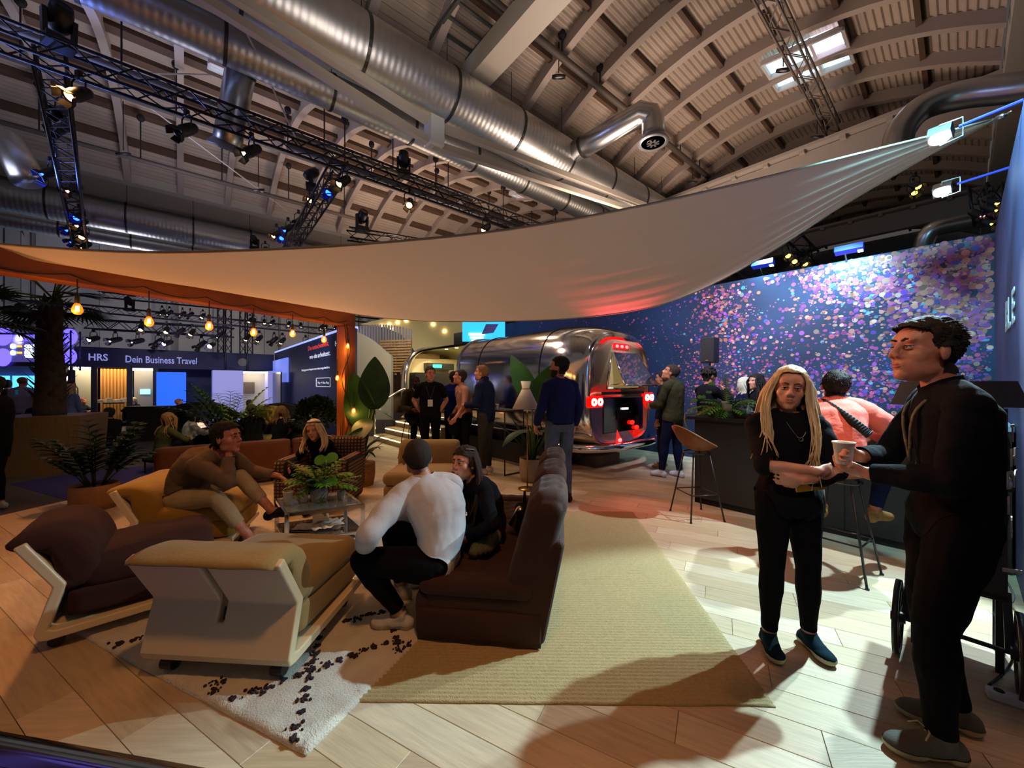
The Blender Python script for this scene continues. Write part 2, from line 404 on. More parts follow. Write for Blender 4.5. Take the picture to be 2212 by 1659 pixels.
# end walls of the hall
mb = MB().bar(AB(-14, 29.7, 4.9), AB(32, 29.7, 4.9), .3, 10.4); wall_back = struct('wall_back', mb, mat('hall_plaster', '8f8d90', .8, var=.1, vs=1))
for k in range(16):
    MB().bar(AB(-9+2.6*k, 29.45, 4.9), AB(-8.55+2.6*k, 29.45, 4.9), .25, 10).build('pilaster', mat('pilaster', '7d7b80', .8), wall_back)
    if k % 2: MB().bar(AB(-8.2+2.6*k, 29.4, 4.9), AB(-8.1+2.6*k, 29.4, 4.9), .2, 10).build('downpipe', mat('pipe_grey', '5c5a60', .6), wall_back)
mb = MB().bar(AB(31.5, -12, 4.9), AB(31.5, 30, 4.9), .3, 10.4); struct('wall_end', mb, mat('hall_plaster', '8f8d90'))

# ---- skylight: daylight through a roof light of six panes
b0, b1, zs, rise, *_ = BAYS[0]
sky = MB(); 
def skyp(a, b, d=-.10): return AB(a, b, arc(b, *SKB)+d)
def skylight(name, ac, bc, wa, wb, bay):
    global SKB; SKB = BAYS[bay][:4]
    fr = MB(); bb = [bc-wb/2, bc-wb*.12, bc+wb/2]; aa = [ac-wa/2, ac, ac+wa/2]
    for a in aa: fr.bar(skyp(a, bb[0], -.16), skyp(a, bb[2], -.16), .06, .14)
    for b in bb: fr.bar(skyp(aa[0], b, -.16), skyp(aa[2], b, -.16), .06, .14)
    o = fr.build(name, mat('skylight_frame', 'c9c6c8', .4)); o['kind'] = 'structure'
    Mg = mat('skylight_glass', 'cfe6ee', .3, emit=1.3, ecol='bfe0ee'); Mg2 = mat('skylight_bright', 'ffffff', .3, emit=2.2, ecol='e9e4ff')
    for i in range(2):
        for j in range(2):
            q = [skyp(aa[i], bb[j]), skyp(aa[i+1], bb[j]), skyp(aa[i+1], bb[j+1]), skyp(aa[i], bb[j+1])]
            MB().add(q+[x+Z*.02 for x in q], [(0,1,2,3),(7,6,5,4)]).build('pane', Mg2 if (i, j) == (0, 0) else Mg, o)
    return o
skylight('window_1', 12.75, 2.7, 1.45, 1.7, 0); skylight('window_2', 11.2, 12.5, .9, .5, 1); skylight('window_3', .9, 12.5, .8, .5, 1)
for k, (p0, p1) in enumerate(((P(240, 156, 9), P(505, 163, 11)), (P(310, 222, 10), P(620, 455, 15)), (P(500, 0, 6.5), P(640, 300, 9.5)))):
    tag(MB().cyl(p0, p1, .02, seg=6).build('tie_rod', mat('rod_white', 'a8a4a4', .5)), ['thin white tie rod running level behind the long truss', 'thin white tie rod slanting down across the second vault', 'thin white tie rod dropping steeply between the ducts'][k], 'rod', 'white tie rods')

# ---- round air ducts
def wavebump(m, axis_scale, strength):
    n, l = m.node_tree.nodes, m.node_tree.links; b = n['Principled BSDF']
    tc = n.new('ShaderNodeTexCoord'); wv = n.new('ShaderNodeTexWave'); wv.inputs['Scale'].default_value = axis_scale; wv.inputs['Distortion'].default_value = 0
    bp = n.new('ShaderNodeBump'); bp.inputs['Strength'].default_value = strength; bp.inputs['Distance'].default_value = .02
    l.new(tc.outputs['Object'], wv.inputs['Vector']); l.new(wv.outputs[1], bp.inputs['Height']); l.new(bp.outputs[0], b.inputs['Normal'])
    return m
M_duct = wavebump(mat('galvanised_duct', (.56, .57, .57), .40, .93, var=.10, vs=5), 2.6, .14)
def duct(label, a0, a1, b, z, r, band=1.9):
    t = thing('air_duct', label, 'duct', AB(a0, b, z), YU, 'round ducts under the hall roof')
    L = a1-a0; mb = MB(); n = int(L/.5)
    mb.tube([(L*i/n, 0, 0) for i in range(n+1)], r, 32); mb.build('pipe', M_duct, t, True)
    x = .9; first = None
    while x < L:
        if first is None:
            first = MB().lathe([(r, -.03), (r+.018, -.03), (r+.018, .03), (r, .03)], (0, 0, 0), 32, Matrix.Rotation(PI/2, 3, 'Y'), True).build('clamp_band', mat('band_dark', '4a4c4b', .4, .8), t, False); o = first
        else: o = link('clamp_band', first.data, t)
        o.location = (x, 0, 0); x += band
    hg = MB()
    for k in range(int(L/band)): hg.cyl((.9+band*k, 0, r), (.9+band*k, 0, r+1.2), .008, seg=5)
    hg.build('hanger_rods', M_blackmatte, t)
    return t
duct('thick galvanised duct running from overhead past the elbow branch', -4, 26, 7.5, 8.0, .56)
duct('second galvanised duct behind the white twin beams', -6, 26, 9.1, 8.0, .36)
duct('far galvanised duct below the pale fascia beam over the booths', -12, 26, 20.2, 7.7, .55)
duct('thin far galvanised duct under the fascia beam duct', -12, 20, 21.8, 7.3, .3)
def bend(label, pts, r, flange=True, name='air_duct'):
    t = thing(name, label, 'duct', (0, 0, 0), 0, 'duct branches with outlets')
    mb = MB(); mb.tube(pts, r, 28); mb.build('pipe', mat('branch_duct', (.55, .57, .58), .3, .95, var=.1), t, True)
    for i in (1,):
        q = (Vector(pts[1])-Vector(pts[0])).to_track_quat('Z', 'Y').to_matrix(); c = (Vector(pts[0])+Vector(pts[1]))/2
        MB().lathe([(r, -.025), (r+.015, -.025), (r+.015, .025), (r, .025)], c, 28, q, True).build('clamp_band', mat('band_dark', '4a4c4b'), t)
    if flange:
        e = Vector(pts[-1]); d = (e-Vector(pts[-2])).normalized(); q = d.to_track_quat('Z', 'Y').to_matrix()
        MB().lathe([(r*1.0, -.14), (r*1.32, -.02), (r*1.32, 0), (r*.55, .0), (r*.55, -.1)], e, 28, q).build('outlet_flange', mat('outlet_grey', '8f9298', .4, .6), t, True)
        MB().lathe([(.001, .005), (r*.55, .005)], e, 20, q).build('outlet_mouth', M_blackmatte, t)
        for k in range(8):
            an = k*PI/4; MB().box(e+q@Vector((math.cos(an)*r*.33, math.sin(an)*r*.33, .012)), (r*.42, .05, .02), q@Matrix.Rotation(an, 3, 'Z')).build('vane', M_steel, t)
    return t
e0 = AB(8.3, 7.3, 8.0)
def curve(pts, n=6):
    """Catmull-Rom through points"""
    pts = [Vector(p) for p in pts]; out = []
    for i in range(len(pts)-1):
        p0, p1, p2, p3 = pts[max(i-1, 0)], pts[i], pts[i+1], pts[min(i+2, len(pts)-1)]
        for k in range(n):
            t = k/n; out.append(.5*((2*p1)+(p2-p0)*t+(2*p0-5*p1+4*p2-p3)*t*t+(3*p1-p0-3*p2+p3)*t*t*t))
    out.append(pts[-1]); return out
e1 = P(1388, 244, 9.2)
bend('branch duct whose elbow drops to a round outlet above the sail', [e0, e0.lerp(e1, .5), e1]+[e1+Vector((.16, 0, -.05)), e1+Vector((.24, 0, -.22)), e1+Vector((.25, 0, -.45)), e1+Vector((.25, 0, -.72))], .27)
d0 = P(530, 100, 8.0); d1 = P(489, 322, 8.5)
bend('branch duct dropping straight down to a flanged outlet beside the black truss', [d0, d0.lerp(d1, .5), d0.lerp(d1, .8), d1], .27)
r0 = P(2300, 160, 6.2)
bend('dark branch duct curving down behind the bright stand spot', curve([P(2420, 150, 5.4), P(2230, 185, 6.0), P(2080, 205, 6.6), P(1990, 235, 6.9), P(1945, 285, 7.0), P(1938, 330, 7.0)], 5), .22, False)
bend('lower dark branch duct bending beyond the printed wall', curve([P(2150, 470, 9.5), P(2060, 485, 9.8), P(2010, 500, 10.0), P(1992, 540, 10.2)], 5), .2, False)
bend('pale duct stub with a wide mouth high over the aisle', [P(-60, 270, 9), P(20, 310, 9), P(62, 390, 9)], .3, False)
# ---- white twin beams with bracket block
t = thing('roof_truss_beam', 'white twin steel beams meeting at a square bracket block under the ducts', 'beam', (0, 0, 0))
for y0, y1, n_ in ((0, 252, 0), (0, 300, 1)):
    MB().bar(P(470-75*n_, -30, 5.2), P(935, 268+44*n_, 7.3), .12, .13).build('beam', M_beam, t)
    MB().bar(P(935, 268+44*n_, 7.3), P(1440, 462+16*n_, 13), .12, .13).build('beam', M_beam, t)
MB().box(P(938, 288, 7.3), (.28, .28, .52), Matrix.Rotation(YU, 3, 'Z')).build('bracket_block', mat('bracket_white', 'cfd6d8', .5), t)
# ---- dark service pipes with hangers in the vaults
def pipe(label, p0, p1, r, nh, hang=1.0, lamp_at=()):
    t = thing('service_pipe', label, 'pipe', (0, 0, 0), 0, 'service pipes hung in the vaults'); p0, p1 = Vector(p0), Vector(p1)
    MB().cyl(p0, p1, r, seg=10).build('pipe', mat('pipe_dark', '544c48', .6), t, True)
    for k in range(nh):
        q = p0.lerp(p1, (k+.5)/nh); h = MB().cyl(q, q+Z*hang, .018, seg=6); h.ell(q+Z*hang, (.1, .1, .12), 8, 6); h.build('hanger', M_blackmatte, t)
    return t
pipe('dark pipe with ball hangers running under the ribs above the elbow branch', AB(3.2, 6.3, 9.45), AB(15.3, 6.3, 9.45), .085, 8, .55)
for k, (a0, a1, b, z) in enumerate(((-6, 8, 11.6, 8.2), (-4, 14, 13.4, 8.6), (-8, 6, 16.4, 8.4), (2, 22, 11.2, 7.6))):
    pipe(['slim pipe just beyond the long black truss', 'slim pipe with hangers in the middle of the second vault', 'slim pipe near the fascia beam over the aisle', 'slim pipe with straight hangers beyond the ducts'][k], AB(a0, b, z), AB(a1, b, z), .07, 7, 1.3)
# ring pendants
def ringlamp(p, label, h):
    t = thing('ring_lamp', label, 'lamp', p, 0, 'small hanging ring lamps')
    MB().lathe([(.13, -.03), (.17, -.03), (.17, .03), (.13, .03)], (0, 0, 0), 20, Matrix.Rotation(.5, 3, 'X'), True).build('ring', M_black, t, True)
    MB().lathe([(.001, 0), (.13, 0)], (0, 0, 0), 20, Matrix.Rotation(.5, 3, 'X')).build('diffuser', mat('lamp_dim', 'd8cfc4', .5, emit=.25), t)
    MB().cyl((0, 0, .1), (0, 0, h), .012, seg=5).build('cable', M_blackmatte, t)
for (px, py, Y, h, s) in ((1207, 166, 9.5, 1.0, 'under the dark pipe near the cross beam'), (1692, 152, 10.0, .8, 'in front of the bright roof light'), (1765, 296, 11.5, .9, 'at the foot of the lattice mast'), (1496, 393, 14, .9, 'low beside the gable beam'), (266, 332, 11, 1.5, 'small and dim over the aisle'), (558, 410, 12, 1.5, 'tiny one between the ducts and the truss')):
    ringlamp(P(px, py, Y), 'ring lamp hanging '+s, h)
# ================================================================ printed wall, lettered wall
WC = Vector((6.28, 5.0, 0)); WT = 3.49
def onwall(px, py):
    r = (px-CX)/F; s = (WC.x-r*WC.y)/(.65+.76*r); p = WC+V*s
    return s, H+(CY-py)/F*p.y
M_print = mat('print_navy', '1e3a60', .55, var=.45, vs=.9)
mb = MB().bar(WC+U*.06-V*.1+Z*WT/2, WC+U*.06+V*14+Z*WT/2, .12, WT); wall_r = struct('wall_right', mb, M_print)
fr = wallframe(WC, V)
cols = [('f0a58c', 4), ('e88a86', 4), ('d9668f', 4), ('c452a6', 4), ('b45cc8', 3), ('7d46c6', 2), ('5a6ae0', 1), ('62bde4', 1.0), ('f3c6b4', 2), ('d87a5a', 2)]
def dens(x, y):
    g = lambda cx, cy, sx, sy, a: a*math.exp(-((x-cx)/sx)**2-((y-cy)/sy)**2)
    d = g(1970, 590, 190, 75, 1.0)+g(1780, 590, 120, 55, .8)+g(1560, 665, 55, 55, .9)+g(1590, 745, 60, 70, .55)+g(2060, 700, 130, 110, .8)
    d += g(1900, 830, 210, 60, .95)+g(1560, 840, 70, 45, .8)+g(1500, 830, 45, 60, .6)+g(1760, 690, 130, 70, .30)+g(1400, 760, 140, 90, .28)+.05+g(2080, 520, 80, 40, .5)
    d -= g(1680, 620, 60, 40, .45)+g(1700, 720, 60, 60, .12)+g(1730, 556, 50, 25, .3)
    return max(d, 0)
rr = random.Random(5); vs, fs, vc = [], [], []; cnt = 0
while cnt < 6800:
    x = rr.uniform(1040, 2147); y = rr.uniform(495, 1000)
    if rr.random() > dens(x, y): continue
    s, z = onwall(x, y)
    if z < (.92 if s < 2.95 else .03) or z > WT-.02 or s < .03: continue
    big = 1.0 if y < 740 else .8
    q = rr.random(); rad = (.010+.030*q*q)*big*(1. if x > 1500 else .75)*(1.2 if x > 1900 and y < 720 else 1.)
    wts = [w_ for _, w_ in cols]
    if y > 770 and x > 1700: wts = [2, 2, 4, 6, 6, 4, 2, 1, 1, 1]
    if x < 1480: wts = [1, 1, 2, 4, 5, 6, 3, 1, 0, 1]
    if 1450 < x < 1560 and y > 740: wts = [3, 6, 6, 3, 1, 1, 0, 0, 1, 3]
    c = lin(rr.choices([c_ for c_, _ in cols], wts)[0]); k = rr.uniform(.3, 1.0); c = (c[0]*k, c[1]*k, c[2]*k, 1)
    sq = 1.0 if rr.random() < .6 or y < 640 else rr.uniform(.35, .8)
    o = len(vs); n = 9 if rad > .02 else 6
    for i in range(n):
        an = 2*PI*i/n; vs.append(fr@Vector((s+rad*math.cos(an), z+rad*sq*math.sin(an), -.0015-.0000003*cnt))); vc.append(c)
    fs.append(tuple(range(o, o+n))); cnt += 1
me = bpy.data.meshes.new('printed_dots'); me.from_pydata(vs, [], fs); a = me.color_attributes.new('Col', 'FLOAT_COLOR', 'POINT')
a.data.foreach_set('color', np.array(vc, dtype=np.float32).ravel()); me.materials.append(vcmat('print_ink', .5))
o = link('printed_dots', me, wall_r); o['kind'] = 'stuff'
# cream base ledge below the print
MB().bar(WC-U*.13+Z*.46, WC-U*.13+V*2.9+Z*.46, .26, .92).build('base_ledge', mat('ledge_cream', 'b7ab8c', .6), wall_r)
# lettered wall
mb = MB().bar(WC-V*.06+Z*WT/2, WC-U*5.2-V*.06+Z*WT/2, .12, WT); wall_n = struct('wall_near', mb, mat('letter_wall', '4c5586', .6, var=.4, vs=1.6))
fw = wallframe(WC+V*.004, -U)
text('lettering', 'BL E', .40, mat('letter_white', 'e8f0f4', .5), wallframe(WC-U*2.0+V*.006+Z*2.02, -U), wall_n, .003, .006, sx=1.35)
vs, fs, vc = [], [], []
for k in range(260):
    s = rr.uniform(.1, 4.6); z = rr.uniform(1.2, 3.4); rad = rr.uniform(.008, .035); c = lin(rr.choice(['b45cc8', '8a5ab0', '9fd0e4', 'c46a98'])); o = len(vs)
    for i in range(7):
        an = 2*PI*i/7; vs.append(fw@Vector((s+rad*math.cos(an), z+rad*math.sin(an), -.004-.000004*k))); vc.append((*c, 1))
    fs.append(tuple(range(o, o+7)))
me = bpy.data.meshes.new('printed_specks'); me.from_pydata(vs, [], fs); a = me.color_attributes.new('Col', 'FLOAT_COLOR', 'POINT')
a.data.foreach_set('color', np.array(vc, dtype=np.float32).ravel()); me.materials.append(vcmat('print_ink', .5))
o = link('printed_specks', me, wall_n); o['kind'] = 'stuff'

# ================================================================ trusses and stage lights
M_truss = mat('truss_black', (.016, .015, .02), .4, .3); M_trussg = mat('truss_grey', '3c3844', .45, .5)
def truss(label, p0, p1, sz=.29, m=None, group=None, step=None):
    m = m or M_truss; p0, p1 = Vector(p0), Vector(p1); d = (p1-p0); L = d.length; t = d.normalized()
    sd = t.cross(Z).normalized() if abs(t.z) < .9 else Vector((1, 0, 0)); up = sd.cross(t)
    r = thing('lighting_truss', label, 'truss', (0, 0, 0), 0, group)
    h = sz/2
    for a, b in ((-1, -1), (1, -1), (1, 1), (-1, 1)):
        o_ = sd*a*h+up*b*h; MB().cyl(p0+o_, p1+o_, sz*.085, seg=7).build('chord', m, r, True)
    n = max(2, int(L/(step or sz*1.05))); lac = MB()
    for (a, b, c, e) in ((-1, -1, 1, -1), (1, -1, 1, 1), (1, 1, -1, 1), (-1, 1, -1, -1)):
        for i in range(n):
            q0 = p0+t*(L*i/n)+sd*(a if i % 2 == 0 else c)*h+up*(b if i % 2 == 0 else e)*h
            q1 = p0+t*(L*(i+1)/n)+sd*(c if i % 2 == 0 else a)*h+up*(e if i % 2 == 0 else b)*h
            lac.cyl(q0, q1, sz*.04, seg=5, cap=False)
    o = lac.build('lacing', m, r, True); o['kind'] = 'stuff'
    return r
T1a, T1b = AB(-6.0, 8.37, 6.2), AB(13.5, 8.37, 6.2)
truss('long black lighting truss crossing the hall under the ducts', T1a, T1b, .30)
truss('black lighting truss running back from the middle of the long truss, hung with blue spots', AB(2.54, 8.6, 6.15), AB(2.9, 17.5, 6.2), .30)
Tl0, Tl1 = P(107, 128, 5.55), P(176, 545, 13.2)
truss('black lighting truss running away over the palm, hung with blue and pink spots', Tl0, Tl1, .30)
truss('short black truss end just above the sail edge', P(752, 505, 13), P(900, 528, 14.5), .34)
GT = 'slim trusses before the hall wall'
truss('upper slim truss over the booths with two rows of spots', P(215, 636, 14.5), P(820, 694, 17), .20, M_trussg, GT, .3)
truss('middle slim truss over the booths carrying the large spots', P(150, 662, 13), P(760, 722, 15), .22, M_trussg, GT, .3)
truss('short slim truss holding the violet floodlights', P(192, 700, 14.2), P(500, 718, 14.8), .34, M_trussg, GT, .4)
truss('slim truss tower standing behind the navy fascia', P(485, 655, 17), P(485, 830, 17), .34, M_trussg, GT, .4)
truss('slim truss tower beside the booth corner', P(532, 660, 17.5), P(532, 830, 17.5), .34, M_trussg, GT, .4)
truss('truss portal side of the purple event screen', P(154, 715, 12), P(154, 800, 12), .26, M_trussg, GT, .3)
truss('truss portal top over the purple event screen', P(-80, 713, 11.6), P(154, 715, 12), .2, M_trussg, GT, .3)
truss('dark truss end with three yellow spots behind the sail', P(1715, 528, 8.2), P(1750, 560, 9.0), .3)
truss('lattice mast crossing the bright roof light', AB(5.5, 2.55, 9.35), AB(15.2, 2.55, 9.35), .3, mat('mast_grey', '6b625c', .5), None, .5)
truss('dark truss seen edge on above the corner of the printed wall', P(2128, 400, 7.5), P(2140, 485, 7.6), .3)
_sp = {}
LENS = {'warm': ('ffb060', 16), 'blue': ('1030ff', 24), 'pink': ('ff9a90', 10), 'violet': ('c8b8ff', 30), 'yellow': ('ffc64a', 7), 'off': ('2a2620', 0), 'dim': ('ffdcae', 9.0)}
def spot(kind, p, tilt=.5, yaw=0., label='', scale=1., group='stage spotlights on the trusses'):
    key = kind
    if key not in _sp:
        t = thing('stage_spotlight', label, 'spotlight', (0, 0, 0)); _sp[key] = t; first = True
        rot = Matrix.Rotation(tilt, 3, 'X')
        MB().lathe([(.05, .17), (.075, .12), (.085, -.06), (.075, -.12), (.085, -.15), (.07, -.15), (.06, -.13)], (0, 0, -.26), 16, rot).build('housing', M_black, t, True)
        MB().tube([(-.11, 0, -.24), (-.11, 0, -.08), (-.06, 0, -.04), (.06, 0, -.04), (.11, 0, -.08), (.11, 0, -.24)], .011, 6).build('yoke', M_black, t)
        MB().box((0, 0, 0), (.05, .06, .09)).cyl((0, 0, -.06), (0, 0, .02), .014, seg=6).build('clamp', M_black, t)
        c, e = LENS[kind]
        MB().lathe([(.001, -.125), (.066, -.132)], (0, 0, -.26), 16, rot).build('lens', mat('lens_'+kind, c, .2, emit=e), t)
        bd = MB()
        for k in range(4):
            an = k*PI/2+PI/4; cc = Vector((math.cos(an)*.095, math.sin(an)*.095, -.195))
            MB().box(Vector((0, 0, -.26))+rot@cc, (.012, .12, .09), rot@Matrix.Rotation(an, 3, 'Z')@Matrix.Rotation(-.35, 3, 'Y')).build('barn_door', M_blackmatte, t)
        o = t
    else: o = dup(_sp[key])
    o.location = p; o.rotation_euler = (0, 0, yaw); o.scale = (scale,)*3; o['label'] = label; o['group'] = group; o['category'] = 'spotlight'
    return o
def onT(p0, p1, px):
    """point of a 3-D line that shows at picture column px"""
    p0, p1 = Vector(p0), Vector(p1); r = (px-CX)/F; d = p1-p0
    return p0+d*((r*p0.y-p0.x)/(d.x-r*d.y))
ORD = ['first', 'second', 'third', 'fourth', 'fifth', 'sixth', 'seventh', 'eighth', 'ninth', 'tenth', 'eleventh', 'twelfth', 'thirteenth', 'fourteenth', 'fifteenth']
KN = {'warm': 'warm-lit', 'blue': 'blue-lit', 'pink': 'pink-lit', 'violet': 'violet-white lit', 'yellow': 'yellow-lit', 'off': 'unlit', 'dim': 'softly lit'}
def row(lst, p0, p1, where, scale=1., dz=-.15, tilt=.5):
    for i, (px, k) in enumerate(lst):
        p = onT(p0, p1, px); p.z += dz
        spot(k, p, tilt, PI+rnd.uniform(-.7, .7), f'{KN[k]} black spotlight, {ORD[i]} from the left on {where}', scale)
row([(170, 'warm'), (403, 'off'), (543, 'dim'), (742, 'warm'), (885, 'warm'), (1050, 'warm')], T1a, T1b, 'the long black truss', 1.1, -.17, .8)
T2a, T2b = AB(2.54, 8.6, 6.15), AB(2.9, 17.5, 6.2)
def row2(lst, where, scale=1.):
    cnt = {}
    for (px, py, Y, k) in lst:
        cnt[k] = cnt.get(k, 0)+1
        p = P(px, py, Y)+Z*.26*scale
        spot(k, p, .8, PI+rnd.uniform(-.7, .7), f'{KN[k]} black spotlight, {ORD[cnt[k]-1]} such one {where}', scale)
row2([(676, 428, 10.5, 'warm'), (715, 412, 9.5, 'blue'), (645, 478, 12, 'off'), (622, 493, 12.5, 'blue'), (610, 511, 13.5, 'blue'), (597, 506, 13, 'warm'), (573, 540, 15, 'blue')], 'down the truss behind the long truss', 1.15)
row2([(137, 240, 7.0, 'off'), (138, 276, 7.5, 'off'), (108, 372, 8.5, 'blue'), (160, 408, 9, 'pink'), (171, 467, 10.5, 'blue'), (175, 482, 11, 'warm'), (153, 492, 11.3, 'blue'), (180, 508, 11.6, 'warm'), (163, 518, 12, 'blue'), (184, 531, 12.6, 'warm')], 'down the truss over the palm', 1.1)
row([(350, 'dim'), (366, 'dim'), (394, 'dim'), (411, 'dim'), (438, 'dim'), (540, 'dim'), (549, 'dim'), (571, 'dim'), (588, 'dim'), (624, 'dim'), (650, 'dim'), (695, 'dim'), (704, 'dim'), (724, 'dim')], P(215, 642, 14.5), P(820, 700, 17), 'the upper slim truss', .85, -.13, 1.0)
row([(305, 'dim'), (360, 'dim'), (390, 'off'), (415, 'dim'), (475, 'dim'), (534, 'dim'), (560, 'dim'), (592, 'off'), (610, 'dim'), (660, 'dim')], P(150, 668, 13), P(760, 728, 15), 'the middle slim truss', 1.0, -.14, 1.0)
row([(202, 'violet'), (249, 'violet'), (297, 'violet'), (342, 'off'), (362, 'violet'), (435, 'off'), (457, 'violet')], P(192, 706, 14.2), P(500, 724, 14.8), 'the short slim truss', 1.2, -.12, 1.2)
row2([(1700, 548, 8.3, 'yellow'), (1716, 560, 8.5, 'yellow'), (1736, 566, 8.8, 'yellow'), (1976, 400, 7.5, 'yellow'), (1972, 412, 7.6, 'yellow'), (2141, 434, 6.8, 'yellow'), (2138, 449, 6.8, 'yellow'), (2110, 462, 7.0, 'pink'), (2128, 478, 6.9, 'yellow')], 'behind the sail near the printed wall', .8)
_mh = None
def movinghead(p, yaw, tilt, label, sc=1.):
    global _mh
    if _mh is None:
        t = thing('moving_head', label, 'spotlight'); _mh = t
        MB().box((0, 0, .06), (.3, .26, .12)).build('base', M_black, t)
        for s in (-1, 1): MB().bar((s*.14, 0, .1), (s*.15, 0, .46), .1, .05).build('arm', M_black, t)
        MB().lathe([(.08, -.2), (.13, -.12), (.13, .1), (.105, .2), (.09, .19)], (0, 0, .42), 16, Matrix.Rotation(.9, 3, 'X')).build('head', M_black, t, True); o = t
    else: o = dup(_mh)
    o.location = p; o.rotation_euler = (0, 0, yaw); o.scale = (sc,)*3; o['label'] = label; o['group'] = 'moving heads on the trusses'; o['category'] = 'spotlight'
movinghead(onT(T1a, T1b, 128)+Z*.12, 1.1, .4, 'large dark moving head standing on the near end of the long truss', 1.0)
movinghead(onT(T1a, T1b, 872)+Z*.12, .3, .4, 'dark moving head on the long truss beside the twin beams', .9)
movinghead(P(672, 408, 9.8), 2., .4, 'dark moving head on the truss behind the long truss', .9)
movinghead(P(782, 500, 13.2), .8, .4, 'dark moving head on the short truss above the sail edge', 1.2)
movinghead(P(284, 640, 14.5), .8, .4, 'small moving head on the upper slim truss', .8)
movinghead(P(280, 672, 13.3), .1, .4, 'small moving head on the middle slim truss', .8)
movinghead(P(550, 545, 15.3)+Z*.1, .1, .4, 'moving head at the low end of the blue-lit truss', .9)
movinghead(P(50, 704, 11.9), .5, .4, 'round dark moving head beside the palm crown', 1.1)
# stand spots on arms over the lettered wall (very bright)
for sp, wp, lab in ((SP1, Vector((3.62, 2.72, 3.50)), 'bright white floodlight on a blue arm, the higher of two over the lettered wall'), (SP2, Vector((4.62, 3.57, 3.50)), 'bright white floodlight on a blue arm, the lower of two over the lettered wall')):
    t = thing('arm_floodlight', lab, 'floodlight', (0, 0, 0), 0, 'arm floodlights over the lettered wall')
    aim = (Vector((1.4, 1.9, 0))-sp).normalized(); q = aim.to_track_quat('-Z', 'Y').to_matrix()
    MB().box(sp+aim*-.05, (.13, .10, .10), q).build('housing', M_steel, t)
    MB().ell(sp+aim*.01, (.06, .045, .025), 16, 8, q).build('lens', mat('flood_lens', 'ffffff', .2, emit=30, ecol='d6f4ff'), t, True)
    side = (wp-sp).normalized()
    MB().tube([sp+Vector((0, 0, .07)), sp+Vector((0, 0, .1)), sp+side*.12+Z*.09, sp+side*.12-Z*.05, sp-Z*.06], .007, 6).build('bracket', M_steel, t)
    MB().cyl(sp+side*.1+Z*.03, wp+Z*.03, .013, seg=8).build('arm', mat('arm_blue', '4a50c8', .35, .3), t)
for px, py, Y, n in ((1648, 570, 7.05, 'above the middle of the printed wall'), (1834, 538, 5.98, 'above the brightest part of the printed wall')):
    t = thing('wash_floodlight', 'flat blue-lit floodlight '+n, 'floodlight', P(px, py, Y), YU+PI/2, 'floodlights on the printed wall')
    MB().box((0, 0, 0), (.34, .12, .09), Matrix.Rotation(.35, 3, 'X')).build('housing', mat('flood_blue', '2a34c0', .4, emit=.25), t)
    MB().box((-.13, -.02, -.05), (.06, .06, .02), Matrix.Rotation(.35, 3, 'X')).build('lens', mat('flood_lens2', 'ffffff', .2, emit=12, ecol='b8f0ff'), t)
    MB().tube([(.05, 0, -.02), (.05, -.12, -.14), (.05, -.30, -.20)], .012, 6).build('arm', M_steel, t)

# ================================================================ post, beam, string bulbs, sail
M_wood = mat('orange_timber', 'a8621f', .5, var=.45, vs=3, grain=(1, 1, .12), bump=.15, bs=14, col2='7a3a10')
M_woodb = mat('orange_timber_beam', 'a85e1c', .5, var=.45, vs=4, grain=(.3, .3, 1), bump=.15, bs=14, col2='74340c')
PB = Vector((-2.53, 5.86, 0)); BD = Vector((-1.6, -2.9, 0)); BE = PB+BD*1.4
bz = 2.50
frame = thing('timber_frame', 'orange timber post and beam carrying the sail and its bulbs', 'pergola', PB)
by = math.atan2(BD.y, BD.x)
bevel(MB().box((0, 0, 1.2), (.19, .19, 2.4), Matrix.Rotation(by, 3, 'Z')).build('post', M_wood, frame), .008)
bm_ = MB().bar((-BD.normalized()*.095)+Z*bz, BD*1.4+Z*bz, .19, .20).build('beam', M_woodb, frame); bevel(bm_, .008)
# string lights
M_bulb = mat('bulb_glass', 'ff7a20', .2, emit=1.5, ecol='ff5c10'); M_bulb.node_tree.nodes['Principled BSDF'].inputs['Alpha'].default_value = .62; M_fil = mat('bulb_filament', 'ffe0a0', .3, emit=40, ecol='ffb060')
M_cord = mat('cord_black', (.01, .009, .008), .6)
def bulb(p, top, label, sc=1., up=1):
    t = thing('bulb', label, 'bulb', p, 0, 'amber string bulbs'); s = sc
    MB().lathe([(.001, -.075*s), (.02*s, -.071*s), (.034*s, -.052*s), (.037*s, -.033*s), (.03*s, -.008*s), (.018*s, .018*s), (.014*s, .028*s)], (0, 0, 0), 14).build('glass', M_bulb, t, True)
    MB().tube([(-.008*s, 0, .0), (-.012*s, 0, -.045*s), (0, 0, -.01*s), (.012*s, 0, -.045*s), (.008*s, 0, 0)], .006*s, 6).build('filament', M_fil, t)
    MB().lathe([(.012*s, .1*s), (.017*s, .085*s), (.018*s, .025*s), (.015*s, .02*s)], (0, 0, 0), 10).build('socket', M_cord, t, True)
    if top is not None: MB().tube([Vector((0, 0, .09*s)), Vector(top)-Vector(p)], .005, 5).build('cord', M_cord, t)
    l = bpy.data.lights.new('bulb_light', 'POINT'); lo = bpy.data.objects.new('bulb_light', l); COL.objects.link(lo); l.energy = 3.0; l.color = (1, .46, .12); l.shadow_soft_size = .05; lo.location = Vector(p)-Z*.03
    lo.location += Vector((.0, -.06, -.05))
